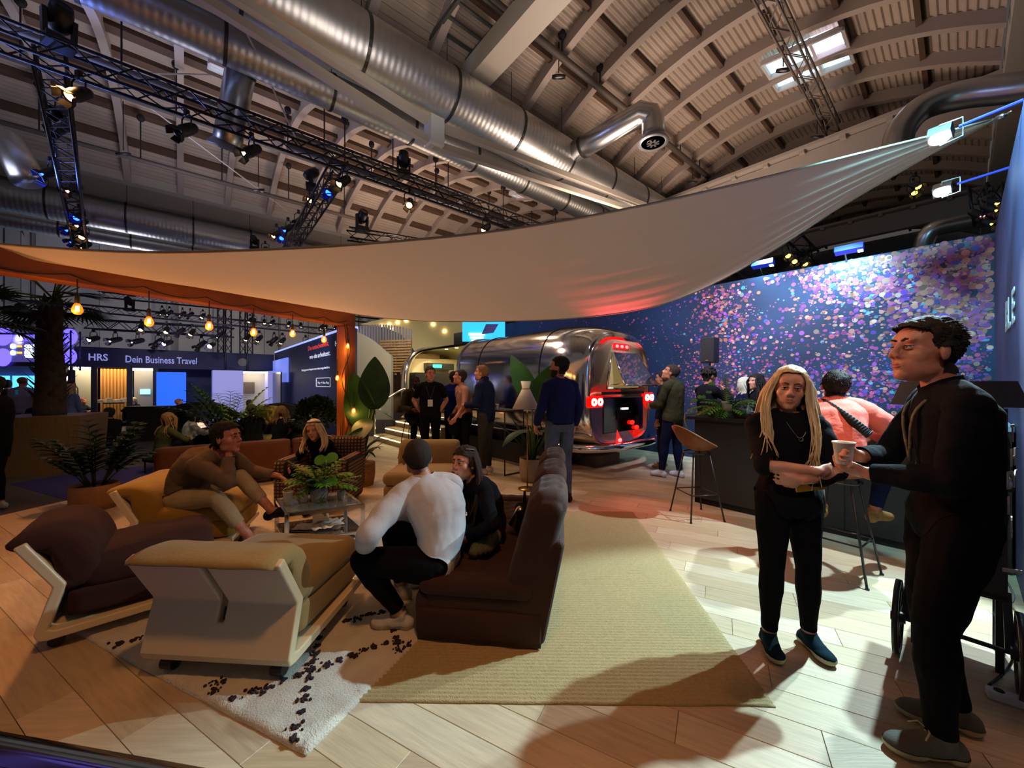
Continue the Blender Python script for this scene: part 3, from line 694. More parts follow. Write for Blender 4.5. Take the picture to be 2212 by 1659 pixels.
for i, (px, py, ty) in enumerate(((-60, 640, 540), (167, 665, 568), (322, 693, 612), (452, 703, 625), (548, 717, 650), (632, 720, 663), (700, 733, 680))):
    q = onT(PB+Z*2.4, PB+BD*1.4+Z*2.4, px); q += Vector((.03, -.1, 0))*1.0
    p = P(px, py-4, q.y)
    bulb(p, Vector((p.x, p.y, 2.43)), 'amber bulb hanging from the timber beam, %s from its outer end' % ORD[i], 1.0)
pf = PB+Vector((.10, -.13, 0))
for i, (px, py) in enumerate(((751, 748), (729, 817), (764, 888), (736, 960), (750, 1003))):
    bulb(P(px, py-4, 5.72), P(px, py-40, 5.74), 'amber bulb strung on the timber post, %s from the top' % ORD[i], .85)
# cord swags along beam and post
sw = MB()
xs = [-60, 167, 322, 452, 548, 632, 700, 748]
for a, b in zip(xs[:-1], xs[1:]):
    q0 = onT(PB+Z*2.47, PB+BD*1.4+Z*2.47, a)+Vector((.05, -.105, 0)); q1 = onT(PB+Z*2.47, PB+BD*1.4+Z*2.47, b)+Vector((.05, -.105, 0))
    sw.tube([q0.lerp(q1, k/6)-Z*.05*4*(k/6)*(1-k/6) for k in range(7)], .006, 5)
sw.tube(curve([P(748, 700, 5.7), P(756, 760, 5.7), P(738, 820, 5.7), P(757, 880, 5.68), P(752, 920, 5.7), P(741, 965, 5.68), P(750, 1010, 5.68)], 4), .006, 5)
sw.tube(curve([P(744, 700, 5.7), P(752, 800, 5.7), P(744, 880, 5.68), P(735, 1000, 5.68)], 4), .005, 5)
tag(sw.build('light_string_cord', M_cord, None, True), 'black light string cord looped along the timber beam and down the post', 'cord', 'string lights')
# sail
near = [(-420, 470, 2.0), (-200, 505, 2.5), (0, 528, 3.0), (300, 545, 3.2), (600, 538, 3.3), (850, 522, 3.4), (1106, 495, 3.5), (1350, 452, 3.55), (1600, 396, 3.55), (1850, 333, 3.5), (2000, 296, 3.48), (2146, 258, 3.44)]
beamtop = lambda t: PB+BD*t+Z*2.61
farp = [beamtop(t) for t in (1.38, 1.05, .7, .35, 0.02)]+[P(*q) for q in ((900, 692, 5.72), (1106, 693, 5.55), (1260, 685, 5.35), (1400, 665, 5.12), (1500, 632, 4.92), (1600, 582, 4.7), (1700, 522, 4.5), (1800, 456, 4.3), (1900, 396, 4.1), (2000, 338, 3.85), (2100, 284, 3.58), (2146, 260, 3.46))]
def resample(pts, n):
    c = curve(pts, 12); L = [0]
    for a, b in zip(c[:-1], c[1:]): L.append(L[-1]+(b-a).length)
    out = []; j = 0
    for i in range(n+1):
        s = L[-1]*i/n
        while j < len(L)-2 and L[j+1] < s: j += 1
        out.append(c[j].lerp(c[j+1], (s-L[j])/max(L[j+1]-L[j], 1e-9)))
    return out
NU, NV = 90, 40
A_ = resample([P(*q) for q in near], NU); B_ = resample(farp, NU)
vs = []
for i in range(NU+1):
    for j in range(NV+1):
        s = j/NV; p = A_[i].lerp(B_[i], s); u = i/NU
        p = p-Z*(.16*4*s*(1-s)*math.sin(PI*min(1, u*1.0))**.8*(1 if u < .8 else (1-u)/.2))
        rp = .016*max(0, (u-.45)/.55)**1.2*(1 if u < .93 else (1-u)/.07)
        p.z += rp*(math.sin(s*44+2*u)+.6*math.sin(s*83+1.3+u*3))*min(1, s*6, (1-s)*6)+.006*noise.noise(Vector((u*20, s*4, 0)))
        vs.append(p)
fs = [(i*(NV+1)+j, (i+1)*(NV+1)+j, (i+1)*(NV+1)+j+1, i*(NV+1)+j+1) for i in range(NU) for j in range(NV)]
M_sail = mat('sail_cloth', 'cdb9a0', .85, bump=.06, bs=60)
n_ = M_sail.node_tree; bs_ = n_.nodes['Principled BSDF']; tl = n_.nodes.new('ShaderNodeBsdfTranslucent'); tl.inputs[0].default_value = (.62, .52, .42, 1)
mxs = n_.nodes.new('ShaderNodeMixShader'); mxs.inputs[0].default_value = .42; n_.links.new(bs_.outputs[0], mxs.inputs[1]); n_.links.new(tl.outputs[0], mxs.inputs[2]); n_.links.new(mxs.outputs[0], n_.nodes['Material Output'].inputs[0])
sail = MB().add(vs, fs).build('shade_sail', M_sail, None, True)
tag(sail, 'cream fabric shade sail stretched from the timber frame up to the lettered wall', 'sail')
hem = MB().tube(A_[::3], .012, 6); hem.tube(B_[::3], .012, 6); hem.build('hem_cord', mat('hem', 'b8a68c', .8), sail, True)
hd = MB(); c0 = P(2146, 259, 3.45); c1 = Vector((3.95, 3.03, 3.49)); c1 = P(2185, 240, 3.2)
hd.tube([c0, c0.lerp(c1, .3)], .012, 8); hd.cyl(c0.lerp(c1, .25), c0.lerp(c1, .6), .02, seg=8); hd.cyl(c0.lerp(c1, .55), c1, .006, seg=6)
hd.build('turnbuckle', M_steel, sail, True)
# ================================================================ rugs
M_rugw = mat('rug_wool', 'd8d0bf', .95, var=.16, vs=9, bump=.9, bs=120, sheen=.3)
M_tuft = mat('rug_dark_wool', '2a1a20', .95)
def slab(name, o, e1, e2, l1, l2, h, m, label, cat, nx=60, ny=80, fn=None):
    e1 = Vector(e1).normalized(); e2 = Vector(e2).normalized(); o = Vector(o); vs = []
    for i in range(nx+1):
        for j in range(ny+1):
            a, b = l1*i/nx, l2*j/ny; ed = min(a, b, l1-a, l2-b)
            z = h*min(1, .35+ed/.02)+(fn(a, b) if fn else 0)
            wob = .008*noise.noise(Vector((a*3, b*3, 1))) if ed < .005 else 0
            vs.append(o+e1*(a+wob)+e2*(b+wob)+Z*z)
    fs = [(i*(ny+1)+j, (i+1)*(ny+1)+j, (i+1)*(ny+1)+j+1, i*(ny+1)+j+1) for i in range(nx) for j in range(ny)]
    rim = [i*(ny+1) for i in range(nx+1)]+[nx*(ny+1)+j for j in range(1, ny+1)]+[i*(ny+1)+ny for i in range(nx-1, -1, -1)]+[j for j in range(ny-1, 0, -1)]
    n0 = len(vs); vs += [Vector((vs[k].x, vs[k].y, .001)) for k in rim]; m_ = len(rim)
    fs += [(rim[k], n0+k, n0+(k+1) % m_, rim[(k+1) % m_]) for k in range(m_)]
    return tag(MB().add(vs, fs).build(name, m, None, True), label, cat)
R0 = Vector((-.84, 1.566, 0)); r1 = Vector((-.92, .39, 0)).normalized(); r2 = Vector((.39, .92, 0)).normalized()
M_jute = mat('jute_weave', 'ac9668', .9, var=.16, vs=60, bump=.6, bs=160)
J0 = Vector((-.80, 1.835, 0)); j1 = Vector((.9985, -.015, 0)); j2 = Vector((.07, .998, 0))
jute = slab('jute_rug', J0, j1, j2, 2.04, 2.75, .012, M_jute, 'beige ribbed jute rug under the dark brown tufted sofa', 'rug', 70, 440, lambda a, b: .0035*math.sin(b/2.75*440*PI*.5)+.0015*noise.noise(Vector((a*30, b*12, 0))))
rug = slab('berber_rug', R0, r1, r2, 2.15, 3.05, .024, M_rugw, 'cream shaggy rug with dark dashed diamond lines under the lounge chairs', 'rug', 120, 160, lambda a, b: .007*noise.noise(Vector((a*22, b*22, 0)))+.003*noise.noise(Vector((a*70, b*70, 3))))
tb = MB(); rq = random.Random(3)
def dash(p, q):
    p, q = Vector((*p, 0)), Vector((*q, 0)); n = max(2, int((q-p).length/.062))
    for k in range(n):
        c = p.lerp(q, (k+.5)/n); sz = rq.uniform(.011, .030)
        c.x += rq.uniform(-.007, .007); c.y += rq.uniform(-.007, .007)
        for _ in range(16):
            a = c.x+rq.gauss(0, sz*.55); b = c.y+rq.gauss(0, sz*.55); r_ = rq.uniform(.005, .011)
            if not (.01 < a < 2.13 and .01 < b < 3.03): continue
            w_ = R0+r1*a+r2*b; tb.ell((w_.x, w_.y, .027), (r_, r_*rq.uniform(.7, 1.5), .006), 6, 3)
def rugc(px, py):
    g = G(px, py, .028)-R0; g.z = 0; return (g.dot(r1), g.dot(r2))
for q in (((630, 1612), (668, 1455)), ((668, 1455), (690, 1385)), ((435, 1530), (560, 1490)), ((560, 1490), (690, 1440)), ((690, 1440), (845, 1385)), ((845, 1385), (900, 1395)),
          ((440, 1528), (475, 1462)), ((290, 1450), (330, 1470)), ((168, 1408), (305, 1378)), ((845, 1355), (868, 1410)), ((730, 1345), (840, 1318)), ((690, 1385), (700, 1340)), ((560, 1205), (600, 1180)), ((640, 1230), (760, 1195))):
    dash(rugc(*q[0]), rugc(*q[1]))
o = tb.build('dark_tufts', M_tuft, rug, True); o['kind'] = 'stuff'

# ================================================================ lounge chairs with moulded shells
M_shell = mat('cream_shell', 'dccba4', .35, coat=.15)
M_caster = mat('caster_black', (.012, .012, .012), .4)
def cr(poly, n=4):
    pts = [Vector((p[0], p[1], 0)) for p in poly]; out = []; N = len(pts)
    for i in range(N):
        p0, p1, p2, p3 = pts[i-1], pts[i], pts[(i+1) % N], pts[(i+2) % N]
        for k in range(n):
            t = k/n; q = .5*((2*p1)+(p2-p0)*t+(2*p0-5*p1+4*p2-p3)*t*t+(3*p1-p0-3*p2+p3)*t*t*t); out.append((q.x, q.y))
    return out
def roll(name, prof, x0, x1, m, parent, rr=.05, fn=None, n=4, nx=14):
    """cushion: closed outline (y,z) swept along x with rounded ends"""
    pr = cr(prof, n); cy = sum(p[0] for p in pr)/len(pr); cz = sum(p[1] for p in pr)/len(pr)
    secs = [(x0, .5), (x0+rr*.1, .75), (x0+rr*.35, .9), (x0+rr, 1)]+[(x0+rr+(x1-x0-2*rr)*k/nx, 1) for k in range(1, nx)]+[(x1-rr, 1), (x1-rr*.35, .9), (x1-rr*.1, .75), (x1, .5)]
    vs = []; N = len(pr)
    hy = max(abs(p[0]-cy) for p in pr); hz = max(abs(p[1]-cz) for p in pr)
    for x, s in secs:
        ins = (1-s)*2*rr
        for y, z in pr:
            d = Vector((y-cy, z-cz)); L = d.length; d2 = d*max(0.05, (L-ins)/L)
            p = Vector((x, cy+d2.x, cz+d2.y))
            if fn: p = fn(p)
            vs.append(p)
    fs = [tuple(range(N-1, -1, -1)), tuple(range((len(secs)-1)*N, len(secs)*N))]
    for i in range(len(secs)-1):
        for k in range(N):
            k2 = (k+1) % N; fs.append((i*N+k, i*N+k2, (i+1)*N+k2, (i+1)*N+k))
    return MB().add(vs, fs).build(name, m, parent, True)
def shell_chair(label, loc, yaw, fab, shell=True):
    loc = (loc[0], loc[1], loc[2]+(.022 if shell else 0)); t = thing('lounge_chair', label, 'armchair', loc, yaw, 'low lounge chairs round the glass table')
    wdt = .40
    outer = [(.80, .082), (.07, .052), (.03, .062), (.018, .10), (.088, .345), (-.055, .60)]
    inner = [(-.008, .622), (.142, .352), (.072, .115), (.095, .10), (.80, .128)]
    if shell:
        oo = [(.80, .082), (.07, .052), (.03, .062), (.018, .10), (.060, .25), (.088, .345), (-.055, .60)]
        ii = [(.80, .128), (.11, .100), (.095, .102), (.072, .115), (.110, .235), (.142, .352), (-.008, .622)]
        xk = (-wdt, -.019, .019, wdt); n = len(oo); s = MB(); vs = []
        for q in (oo, ii):
            for y, z in q: vs += [(x, y, z) for x in xk]
        I = lambda side, j, c: side*n*4+j*4+c; fs = []
        for j in range(n-1):
            for c in range(3):
                if c == 1 and j >= 4: continue
                fs += [(I(0, j, c), I(0, j+1, c), I(0, j+1, c+1), I(0, j, c+1)), (I(1, j, c), I(1, j, c+1), I(1, j+1, c+1), I(1, j+1, c))]
            for c, f in ((0, 0), (3, 1))+(((1, 1), (2, 0)) if j >= 4 else ()):
                q = (I(0, j, c), I(1, j, c), I(1, j+1, c), I(0, j+1, c)); fs.append(q if not f else q[::-1])
        for c in range(3): fs.append((I(0, 0, c), I(0, 0, c+1), I(1, 0, c+1), I(1, 0, c)))
        for c in (0, 2): fs.append((I(0, n-1, c), I(1, n-1, c), I(1, n-1, c+1), I(0, n-1, c+1)))
        fs.append((I(0, 4, 1), I(1, 4, 1), I(1, 4, 2), I(0, 4, 2)))
        o = s.add(vs, fs).build('shell', M_shell, t); bevel(o, .010, 3)
        for x in (-.3, .3):
            for y in (.09, .70):
                c = MB(); c.cyl((x-.032, y, .012), (x+.032, y, .012), .034, seg=14); c.box((x, y, .05), (.05, .05, .02)); c.build('caster', M_caster, t)
    W = wdt-.03
    fold = lambda p: Vector((p.x, p.y, p.z+.006*noise.noise(p*9)))
    soft('seat_base', (2*W, .68, .17), .04, fab, t, (0, .47, .215), 8)
    def pill(p, n, q):
        b = (1-q.x*q.x)*(1-q.y*q.y); p.z += .03*b*(1 if q.z > 0 else -.1)+.008*noise.noise(p*7+Vector((loc[0], 0, 0)))
        if abs(q.x) > .55 and q.z > 0: p.z += .012*math.sin(q.x*14+q.y*3)*b*2
        return p
    soft('seat_cushion', (2*W+.01, .64, .16), .07, fab, t, (0, .50, .345), 14, pill)
    roll('back_cushion', [(.11, .30), (.24, .32), (.27, .42), (.22, .56), (.15, .625), (.04, .648), (-.06, .634), (-.095, .605), (-.06, .59), (.02, .58), (.10, .42)], -W-.01, W+.01, fab, t, .06, fold)
    return t
M_khaki = mat('khaki_cotton', '9a8350', .9, var=.14, vs=5, bump=.25, bs=60, sheen=.2)
M_brownv = mat('rust_velvet', '341008', .95, var=.3, vs=4, bump=.2, bs=60)
M_must = mat('mustard_cotton', '9c7722', .9, var=.18, vs=5, bump=.25, bs=60, sheen=.2)
M_tan = mat('tan_cotton', '8f7444', .9, var=.14, vs=5, bump=.25, bs=60, sheen=.2)
shell_chair('khaki lounge chair turned away, cream moulded shell with a slot in its back', (-1.50, 1.905, .03), math.radians(-4.3), M_khaki)
shell_chair('dark rust velvet lounge chair in a cream shell, turned toward the table', (-2.92, 2.42, .0), math.radians(-50.3), M_brownv)
shell_chair('mustard lounge chair with a thin cream shell edge, the man in beige sitting on it', (-3.37, 3.53, 0), math.radians(-72), M_must)
t = thing('lounge_chair', 'wide tan lounge chair without shell, empty, beyond the glass table', 'armchair', (-1.2, 5.55, 0), PI, 'low lounge chairs round the glass table')
soft('seat_base', (.86, .74, .24), .05, M_tan, t, (0, .36, .12), 8)
soft('seat_cushion', (.88, .78, .17), .08, M_tan, t, (0, .36, .315), 12)
roll('back_cushion', [(-.10, .2), (.06, .2), (.10, .42), (.04, .62), (-.04, .70), (-.14, .70), (-.17, .62), (-.14, .4)], -.43, .43, M_tan, t, .06)
MB().box((0, .085, .52), (.05, .02, .03)).build('button', M_tan, t)

# ================================================================ dark tufted sofa
M_velv = mat('chocolate_velvet', '3a1c0c', .85, var=.3, vs=6, bump=.15, bs=80, sheen=.08)
sofa = thing('tufted_sofa', 'chocolate velvet tufted sofa with high back, seen from its end', 'sofa', (.18, 2.16, 0), math.atan2(-.125, .992))
def tuftfn(us, vs_, depth, axis=2, r=.28):
    def f(p, n, q):
        u, v = (q.x, q.y) if axis == 2 else ((q.y, q.z) if axis == 0 else (q.x, q.z))
        s = q.z if axis == 2 else (q.x if axis == 0 else q.y)
        if (s if axis != 0 else -s) > .9:
            m_ = 0
            for a in us:
                for b in vs_:
                    d2 = ((u-a)**2+(v-b)**2); m_ += math.exp(-d2/(r*r*.18))
            for a in us: m_ += .35*math.exp(-((u-a)/.05)**2)
            for b in vs_: m_ += .35*math.exp(-((v-b)/.05)**2)
            p = p-n*depth*min(m_, 1.2)
        return p
    return f
# local frame: +y runs away along the sofa, the seat faces -x, rear edge at x=0
LEN = 1.72
soft('plinth', (.74, LEN, .20), .02, M_velv, sofa, (-.38, LEN/2, .115), 4)
for k in range(3):
    MB().lathe([(.025, 0), (.03, .02)], (-.1-.28*k, .08, 0), 12).build('foot', M_caster, sofa)
for k in range(3):
    y0 = .10+k*.51
    soft('seat_cushion', (.62, .50, .16), .055, M_velv, sofa, (-.44, y0+.27, .285), 22, tuftfn((-.45, .1, .6), (-.5, 0, .5), .026))
for k in range(3):
    y0 = .0+k*.575
    def bk(p, n, q, _f=tuftfn((-.5, 0, .5), (-.6, -.1, .45), .03, 0)):
        p = _f(p, n, q)
        if q.z > .9:
            m_ = sum(math.exp(-((q.y-a)/.10)**2-((q.x-b)/.2)**2) for a in (-.45, 0, .45) for b in (-.35, .35)); p.z -= .02*min(m_, 1)
            p.z += .02*(1-q.x*q.x)
        if q.z > 0: p.z -= .045*q.z*abs(q.y)**3
        p.x += .17*max(0, (p.z+.27)/.60)-.02
        return p
    soft('back_cushion', (.235, .56, .60), .085, M_velv, sofa, (-.10, y0+.28, .60), 22, bk)
bf = MB(); prof = [(-.215, .03), (.0, .03), (.115, .60), (.10, .64), (-.13, .52)]
bf.add([Vector((x, y, z)) for y in (.012, LEN) for x, z in prof], [(4, 3, 2, 1, 0), (5, 6, 7, 8, 9)]+[(i, (i+1) % 5, 5+(i+1) % 5, 5+i) for i in range(5)])
bevel(bf.build('back_frame', M_velv, sofa), .03, 3)
for y, nm in ((.065, 0), (LEN-.02, 1)):
    soft('arm_panel', (.66, .10, .26), .03, M_velv, sofa, (-.40, y, .17), 6)
    soft('arm_pad', (.68, .14, .115), .05, M_velv, sofa, (-.40, y-.005, .335), 18, tuftfn((-.6, -.2, .2, .6), (0,), .022, 2, .2))
soft('front_rail', (.10, LEN-.02, .27), .04, M_velv, sofa, (-.72, LEN/2, .16), 6)

# ================================================================ glass table
tbl = thing('glass_table', 'square chrome and glass coffee table with a mirrored lower shelf', 'table', (0, 0, 0))
TA, TB_, TC, TD = Vector((-2.05, 3.5, 0)), Vector((-1.46, 3.76, 0)), Vector((-1.82, 4.2, 0)), Vector((-2.41, 3.94, 0))
M_tchr = mat('table_chrome', (.75, .72, .68), .1, 1.)
for q in (TA, TB_, TC, TD): bevel(MB().box(q+Z*.17, (.038, .038, .34), Matrix.Rotation(.41, 3, 'Z')).build('leg', M_tchr, tbl), .003)
for a, b in ((TA, TB_), (TB_, TC), (TC, TD), (TD, TA)):
    MB().bar(a+Z*.33, b+Z*.33, .034, .03).build('top_rail', M_tchr, tbl); MB().bar(a+Z*.075, b+Z*.075, .02, .02).build('shelf_rail', M_tchr, tbl)
def quadslab(q, z, th): return MB().add([p+Z*(z-th) for p in q]+[p+Z*z for p in q], [(3,2,1,0),(4,5,6,7),(0,1,5,4),(1,2,6,5),(2,3,7,6),(3,0,4,7)])
quadslab([TA, TB_, TC, TD], .352, .008).build('glass_top', mat('clear_glass', (.75, .8, .78), .03, trans=.85), tbl)
quadslab([TA, TB_, TC, TD], .09, .006).build('mirror_shelf', mat('shelf_mirror', (.6, .58, .55), .06, .9), tbl)
cenT = (TA+TC)/2
# papers on the shelf
rq = random.Random(9)
for k, (dx, dy, s) in enumerate(((-.10, -.02, .16), (.08, .03, .17), (.02, -.10, .12), (.16, -.06, .13), (-.02, .08, .15))):
    vs, fs = [], []; n = 7
    for i in range(n):
        for j in range(n):
            x, y = (i/(n-1)-.5)*s*1.5, (j/(n-1)-.5)*s
            vs.append((x, y, .02+.012*k+.035*abs(noise.noise(Vector((x*11+k*5, y*13, k))))+.02*noise.noise(Vector((x*25, y*25, k*3)))))
    fs = [(i*n+j, (i+1)*n+j, (i+1)*n+j+1, i*n+j+1) for i in range(n-1) for j in range(n-1)]
    t = MB().add(vs, fs).build('napkin', mat('paper_white', 'e4ddd0', .8), None, True, cenT+Vector((dx, dy, .08))); t.rotation_euler = (0, 0, k*1.3); mod(t, 'SOLIDIFY', thickness=.004)
    tag(t, ['crumpled white napkin lowest of the pile under the glass table', 'broad white napkin second from the bottom under the glass table', 'small white napkin in the middle of the pile under the glass table', 'white napkin at the outer end of the pile under the glass table', 'topmost white napkin of the pile under the glass table'][k], 'napkin', 'napkins under the glass table')
def cup(p, label, h=.1, r=.042, m=None, group=None, n=1):
    t = thing('paper_cup', label, 'cup', p, 0, group)
    MB().lathe([(r*.72, 0), (r, h), (r*1.05, h), (r*1.05, h-.006), (r*.95, h-.004), (r*.7, .006), (.001, .005)], (0, 0, 0), 20).build('body', m or mat('cup_paper', 'e9e2d6', .7), t, True)
    return t
cc = P(622, 1098, 3.72); cup((cc.x, cc.y, .352), 'white paper cup on the glass table, the one nearer the tables edge', .13, .045, None, 'cups on the glass table')
cup((cc.x+.10, cc.y+.10, .352), 'white paper cup on the glass table half behind the bouquet', .13, .045, None, 'cups on the glass table')
MB().lathe([(.001, 0), (.032, 0), (.034, .09), (.033, .09), (.031, .004)], (0, 0, 0), 16)
t = thing('drinking_glass', 'clear drinking glass on the glass table beside the bouquet', 'glass', (-1.72, 3.86, .352))
MB().lathe([(.001, 0), (.032, 0), (.036, .10), (.034, .10), (.030, .005), (.001, .005)], (0, 0, 0), 18).build('bowl', mat('clear_glass', (.75, .8, .78)), t, True)

# ================================================================ plants
def leafmesh(mb, base, d, L, W, droop=.3, fold=.15, n=8, up=None, tip=1.0, wave=0.):
    """one blade: grid of n x 4 around a midrib; d initial direction"""
    base = Vector(base); d = Vector(d).normalized(); up = up or Z
    side = d.cross(up); side = side.normalized() if side.length > 1e-3 else Vector((1, 0, 0))
    p = base.copy(); dd = d.copy(); vs = []
    for i in range(n+1):
        t = i/n; wd = W*.5*(math.sin(PI*min(1, (t*.96+.03))**.75)**.8) if tip == 1 else W*.5*min(1, t*7+.25)*(1-t)**.6
        nrm = side.cross(dd).normalized()
        for s in (-1, -.5, 0, .5, 1):
            vs.append(p+side*s*wd+nrm*(abs(s)*fold*wd+wave*wd*math.sin(t*9+s*2)))
        p = p+dd*(L/n); dd = (dd-Z*droop/n).normalized()
    fs = [(i*5+j, i*5+j+1, (i+1)*5+j+1, (i+1)*5+j) for i in range(n) for j in range(4)]
    mb.add(vs, fs); return p
def leafmat(name, c, c2=None, tr=.25):
    m = mat(name, c, .38, var=.35, vs=6, col2=c2); n, l = m.node_tree.nodes, m.node_tree.links
    if 'tr' not in n:
        tl = n.new('ShaderNodeBsdfTranslucent'); tl.name = 'tr'; tl.inputs[0].default_value = (*[x*1.3 for x in lin(c)], 1)
        mx = n.new('ShaderNodeMixShader'); mx.inputs[0].default_value = tr
        l.new(n['Principled BSDF'].outputs[0], mx.inputs[1]); l.new(tl.outputs[0], mx.inputs[2]); l.new(mx.outputs[0], n['Material Output'].inputs[0])
    return m
ML1 = leafmat('leaf_banana', '2f5a1c', '1f4414'); ML2 = leafmat('leaf_dark', '1d3a16', '10260d'); ML3 = leafmat('leaf_fresh', '6fae3a', '4c8a2a'); ML4 = leafmat('leaf_yellow', '8a9a3a', '5c7a2a'); ML5 = leafmat('leaf_palm', '2d4a20', '1a3012')
M_soil = mat('soil', '1b120c', .95); M_stem = mat('stem_green', '5a6a2c', .6); M_basket = mat('basket_weave', 'b07c3c', .8, var=.4, vs=30, grain=(1, 1, 3), bump=.8, bs=60)
def pot(root, r, h, m=None, ribs=False):
    pr = [(r*.86, 0), (r, h*.3), (r*1.02, h*.75), (r, h), (r*.93, h), (r*.9, h*.88)]
    MB().lathe(pr, (0, 0, 0), 28).build('pot', m or M_basket, root, True)
    if ribs:
        k = 0
        while .012+k*.024 < h:
            z = .012+k*.024; rr_ = r*(.87+.14*min(1, z/h*2.2)); MB().lathe([(rr_, -.011), (rr_+.006, -.006), (rr_+.007, 0), (rr_+.006, .006), (rr_, .011)], (0, 0, z), 28).build('weave_band', m or M_basket, root, True); k += 1
    MB().lathe([(.001, h*.9), (r*.92, h*.89)], (0, 0, 0), 20).build('soil', M_soil, root)
def paddle(root, base, tip0, L, W, tw, m, droop=.5, up=None, name='leaf'):
    """petiole from base to tip0 then a large blade"""
    base, tip0 = Vector(base), Vector(tip0); mid = base.lerp(tip0, .55)+Vector((0, 0, .05))
    c = curve([base, mid, tip0], 5); MB().tube(c, [.016-.008*i/len(c) for i in range(len(c))], 7).build('petiole', M_stem, root, True)
    mb = MB(); leafmesh(mb, tip0, tw, L, W, droop, .12, 12, up, 1, .04); o = mb.build(name, m, root, True)
    mb = MB(); 
    return o
# tall banana-leaf plant beside the timber post
t = thing('potted_banana_plant', 'tall plant with broad paddle leaves in a woven basket beside the timber post', 'plant', (-2.28, 5.82, 0))
pot(t, .19, .33, None, True); toC = Vector((.25, -1, .1)).normalized()
pp = lambda px, py, Y=5.8: P(px, py, Y)-Vector((-2.28, 5.82, 0))
paddle(t, (.02, 0, .3), pp(808, 884), .80, .46, pp(806, 755)-pp(808, 884)+Vector((0, .08, 0)), ML2, -.0, Vector((.3, -1, 0)))
paddle(t, (-.03, 0, .3), pp(786, 925), .86, .44, pp(766, 800)-pp(786, 925)+Vector((0, -.05, 0)), ML1, .05, Vector((.2, -1, 0)))
paddle(t, (0, -.04, .3), pp(793, 905, 5.75), .42, .32, Vector((-.1, -.7, -.6)), ML1, .5)
paddle(t, (.04, 0, .3), pp(800, 880), .5, .34, Vector((.7, .2, -.2)), ML1, .9)
paddle(t, (.03, .03, .3), pp(792, 920), .45, .34, Vector((-.5, -.3, -.1)), ML1, .9)
rq = random.Random(21)
for k in range(16):
    an = rq.uniform(0, 2*PI); mb = MB(); h0 = rq.uniform(.32, .5); leafmesh(mb, (.05*math.cos(an), .05*math.sin(an), h0), (math.cos(an), math.sin(an), rq.uniform(.6, 2.0)), rq.uniform(.35, .65), rq.uniform(.05, .09), 1.2, .3, 7)
    mb.build('leaf', ML2, t, True)
MB().tube([(.03, -.02, .3), (.04, -.02, .8), (.035, 0, 1.15)], [.034, .026, .014], 8).build('stem', mat('cane', 'a88a3c', .6), t, True)
# second paddle plant behind the floor lamp
o0 = Vector((.32, 6.05, 0)); t = thing('potted_banana_plant', 'paddle leaved plant in a pale pot behind the white floor lamp', 'plant', o0)
pot(t, .2, .36, mat('pot_pale', 'a08a70', .8, var=.2)); pp = lambda px, py, Y=6.0: P(px, py, Y)-o0
paddle(t, (0, 0, .3), pp(1150, 868), .80, .36, pp(1108, 775)-pp(1150, 868)+Vector((0, -.1, 0)), ML1, .05, Vector((.2, -1, .3)))
paddle(t, (.03, 0, .3), pp(1156, 880), .72, .36, pp(1186, 788)-pp(1156, 880)+Vector((0, -.1, 0)), ML1, .35, Vector((-.2, -1, .2)))
paddle(t, (-.03, .02, .3), pp(1140, 930), .5, .3, Vector((-.7, -.3, -.1)), ML2, .9)
paddle(t, (.03, .02, .3), pp(1165, 930), .5, .3, Vector((.6, -.4, 0)), ML2, .9)
for k in range(12):
    an = rq.uniform(0, 2*PI); mb = MB(); leafmesh(mb, (.04*math.cos(an), .04*math.sin(an), .32), (math.cos(an), math.sin(an), rq.uniform(1.2, 3.0)), rq.uniform(.5, .9), .09, .9, .3, 7); mb.build('leaf', ML2, t, True)
# arching fronds: leaflets along a rachis, one part per frond
def frond(root, base, d, L, nl, ll, lw, droop, m, name='frond'):
    base = Vector(base); d = Vector(d).normalized(); p = base.copy(); mb = MB(); pts = [p.copy()]; N = nl
    for i in range(N):
        d = (d-Z*droop/N).normalized(); p = p+d*(L/N); pts.append(p.copy())
        if i > N*.12:
            sd = d.cross(Z).normalized() if abs(d.z) < .97 else Vector((1, 0, 0)); f_ = math.sin(PI*(.12+.85*i/N))**.7
            for s in (-1, 1): leafmesh(mb, p, sd*s+d*.75+Z*.1, ll*f_, lw, .8, .25, 4, None, 2)
    mb.tube(pts, [.008*(1-.8*i/len(pts))+.001 for i in range(len(pts))], 5); return mb.build(name, m, root, True)
# leafy palm in a wooden tub (left)
fp = G(205, 1098); t = thing('potted_fern', 'dark leafy plant in a round wooden tub behind the mustard chair', 'plant', (fp.x, fp.y, 0))
pot(t, .22, .30, mat('tub_wood', '8a6440', .7, var=.2, grain=(8, 8, .6)))
for k in range(20):
    an = rq.uniform(0, 2*PI); frond(t, (.08*math.cos(an), .08*math.sin(an), .28), (math.cos(an)*.8, math.sin(an)*.8, rq.uniform(1.0, 3.2)), rq.uniform(.5, .85), 9, .22, .10, .8, ML2)
# kentia palm in mid ground
kp = Vector((-5.9, 8.0, 0)); t = thing('potted_palm', 'feathery palm with lit yellow stems behind the leather benches', 'plant', kp)
pot(t, .25, .4, mat('pot_dark', '2a2420', .7))
for k in range(20):
    an = rq.uniform(0, 2*PI); frond(t, (.05*math.cos(an), .05*math.sin(an), .38), (math.cos(an)*.5, math.sin(an)*.5, rq.uniform(.9, 2.4)), rq.uniform(.9, 1.45), 13, .34, .055, 1.25, ML5 if k % 4 else ML4)
